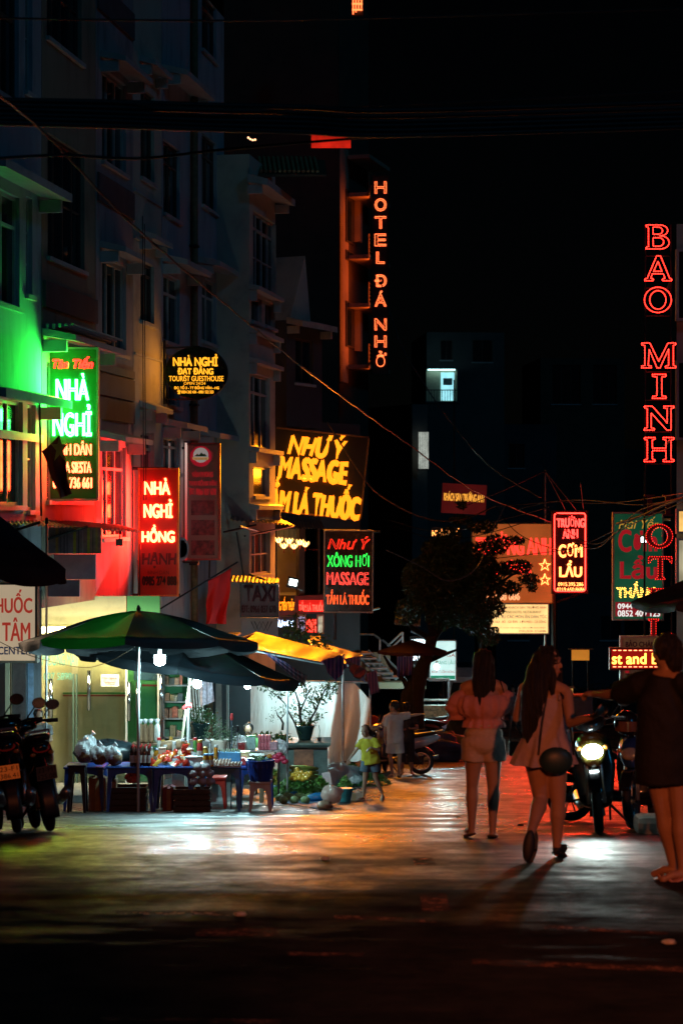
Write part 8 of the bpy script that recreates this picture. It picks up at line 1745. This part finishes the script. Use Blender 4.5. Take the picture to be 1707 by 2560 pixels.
for k, (a, b_, c, d) in enumerate(((250, 255, 262, 268), (262, 268, 275, 282), (272, 280, 290, 295), (285, 292, 300, 306), (296, 302, 312, 318), (306, 314, 322, 330))):
    cable('heavy black cable of the thick bundle crossing the top, %s from above' % ('first', 'second', 'third', 'fourth', 'fifth', 'sixth')[k], [(-40, a, 14), (250, b_, 14.5), (500, c, 15), (760, d, 15.5), (1000, d + 8, 16), (1750, d - 14, 17)], .022, 'cable')
cable('thin black cable crossing above the thick bundle', [(-40, 246, 14), (250, 255, 14.5), (560, 270, 15), (1000, 262, 16), (1750, 225, 17)], .006)
cable('black cable crossing just below the thick bundle', [(-40, 398, 14), (150, 388, 14.4), (350, 396, 15), (560, 374, 15.5), (900, 345, 16), (1750, 280, 17)], .012)
cable('thin black cable near the top edge of the picture', [(-40, 44, 14), (300, 50, 14.4), (800, 48, 15), (1750, 20, 17)], .008)
for k, pts in enumerate((((1238, 1266, 56), (1300, 1262, 52), (1450, 1250, 46), (1600, 1262, 42), (1730, 1238, 38)), ((1290, 1275, 56), (1380, 1255, 52), (1520, 1258, 45), (1730, 1230, 38)), ((1400, 1320, 55), (1480, 1360, 48), (1540, 1330, 44), (1600, 1275, 41), (1730, 1240, 38)),
        ((1395, 1335, 55), (1480, 1372, 48), (1560, 1320, 43), (1730, 1245, 38)), ((970, 1300, 60), (1100, 1330, 58), (1250, 1300, 56), (1380, 1265, 55)), ((985, 1315, 60), (1100, 1350, 58), (1230, 1330, 57), (1380, 1282, 55)), ((1055, 1415, 58), (1200, 1400, 57), (1330, 1385, 56), (1450, 1365, 50), (1600, 1290, 42)),
        ((1362, 1178, 60), (1395, 1240, 61), (1412, 1275, 62)), ((1362, 1178, 60), (1420, 1250, 61), (1440, 1276, 62)), ((1362, 1178, 60), (1260, 1225, 58), (1170, 1262, 57)), ((1362, 1178, 60), (1356, 1262, 60), (1440, 1300, 58)), ((1450, 1205, 60), (1458, 1275, 62)), ((1238, 1266, 56), (1290, 1330, 56), (1360, 1365, 58), (1430, 1385, 60)))):
    cable('thin tangled cable, %s' % ('upper one running to the right edge', 'second one running to the right edge', 'sagging one in front of the green sign', 'lower sagging one in front of the green sign', 'long one from the left over the tree top', 'lower long one over the tree top', 'long low one passing the two stars', 'left guy wire of the rice sign', 'right guy wire of the rice sign', 'one rising to the left from the mast', 'kinked one beside the mast', 'short upright one over the sign corner', 'short one sinking behind the rice sign')[k], pts, .012, 'cable_pale' if k in (7, 8, 4, 9, 11) else 'cable')
cable('thick black cable bundle sagging to the right edge over the green sign', [(1540, 1310, 44), (1600, 1290, 42), (1660, 1262, 40), (1730, 1238, 38)], .03)
cable('thin orange cable curving down from the cream medicine sign under the umbrella', [(-5, 1602, 30.2), (80, 1640, 30.2), (200, 1668, 30), (270, 1655, 29.6), (345, 1612, 29)], .006, 'rust')
for k, (u, u2, v0, v1, d) in enumerate(((357, 360, 540, 1250, 38.8), (362, 366, 560, 1250, 38.9), (345, 342, 1400, 1560, 39.5))):
    cable('thin wire hanging straight down the facade, %s' % ('left of the pair', 'right of the pair', 'below the red sign')[k], [(u, v0, d), (u + 1, (v0 + v1) / 2, d), (u2, v1, d)], .008)
mast = thing('cable_mast', 'thin cable mast standing on the roof behind the restaurant board', 'mast', P(1362, 1500, 66)); MB().tube([(0, 0, gz(66) - mast.location.z), (0, 0, (1500 - 1175) / F * 66)], .035, 6).build('shaft', M['metal'], mast)
q = thing('radio_mast', 'very thin tall mast rising from the maroon gold lettered board', 'mast', P(1135, 1210, 78)); MB().tube([(0, 0, gz(78) - q.location.z), (0, 0, (1210 - 950) / F * 78)], .03, 6).build('shaft', M['metal_dark'], q)
# small plastic litter on the road
for k, (u, v) in enumerate(((1144, 2045), (925, 2002), (1300, 2065), (812, 2150), (600, 2290), (1672, 2360))):
    p = gp(u, v); o = crumple((0, 0, 0), (.035, .03, .012), 300 + k, n=10, m=8, amp=.4).build('litter', PAPER, None, V((p.x, p.y, gz(p.y) + ripple(p.x, p.y) + .012))); tag(o, 'scrap of pale litter on the road, %s' % ('left of the feet of the pink dressed woman', 'at the feet of the girl in yellow', 'between the two walking women', 'alone in the middle of the wet lane', 'on the dark junction road at the left', 'on the dark junction road at the right')[k], 'litter')
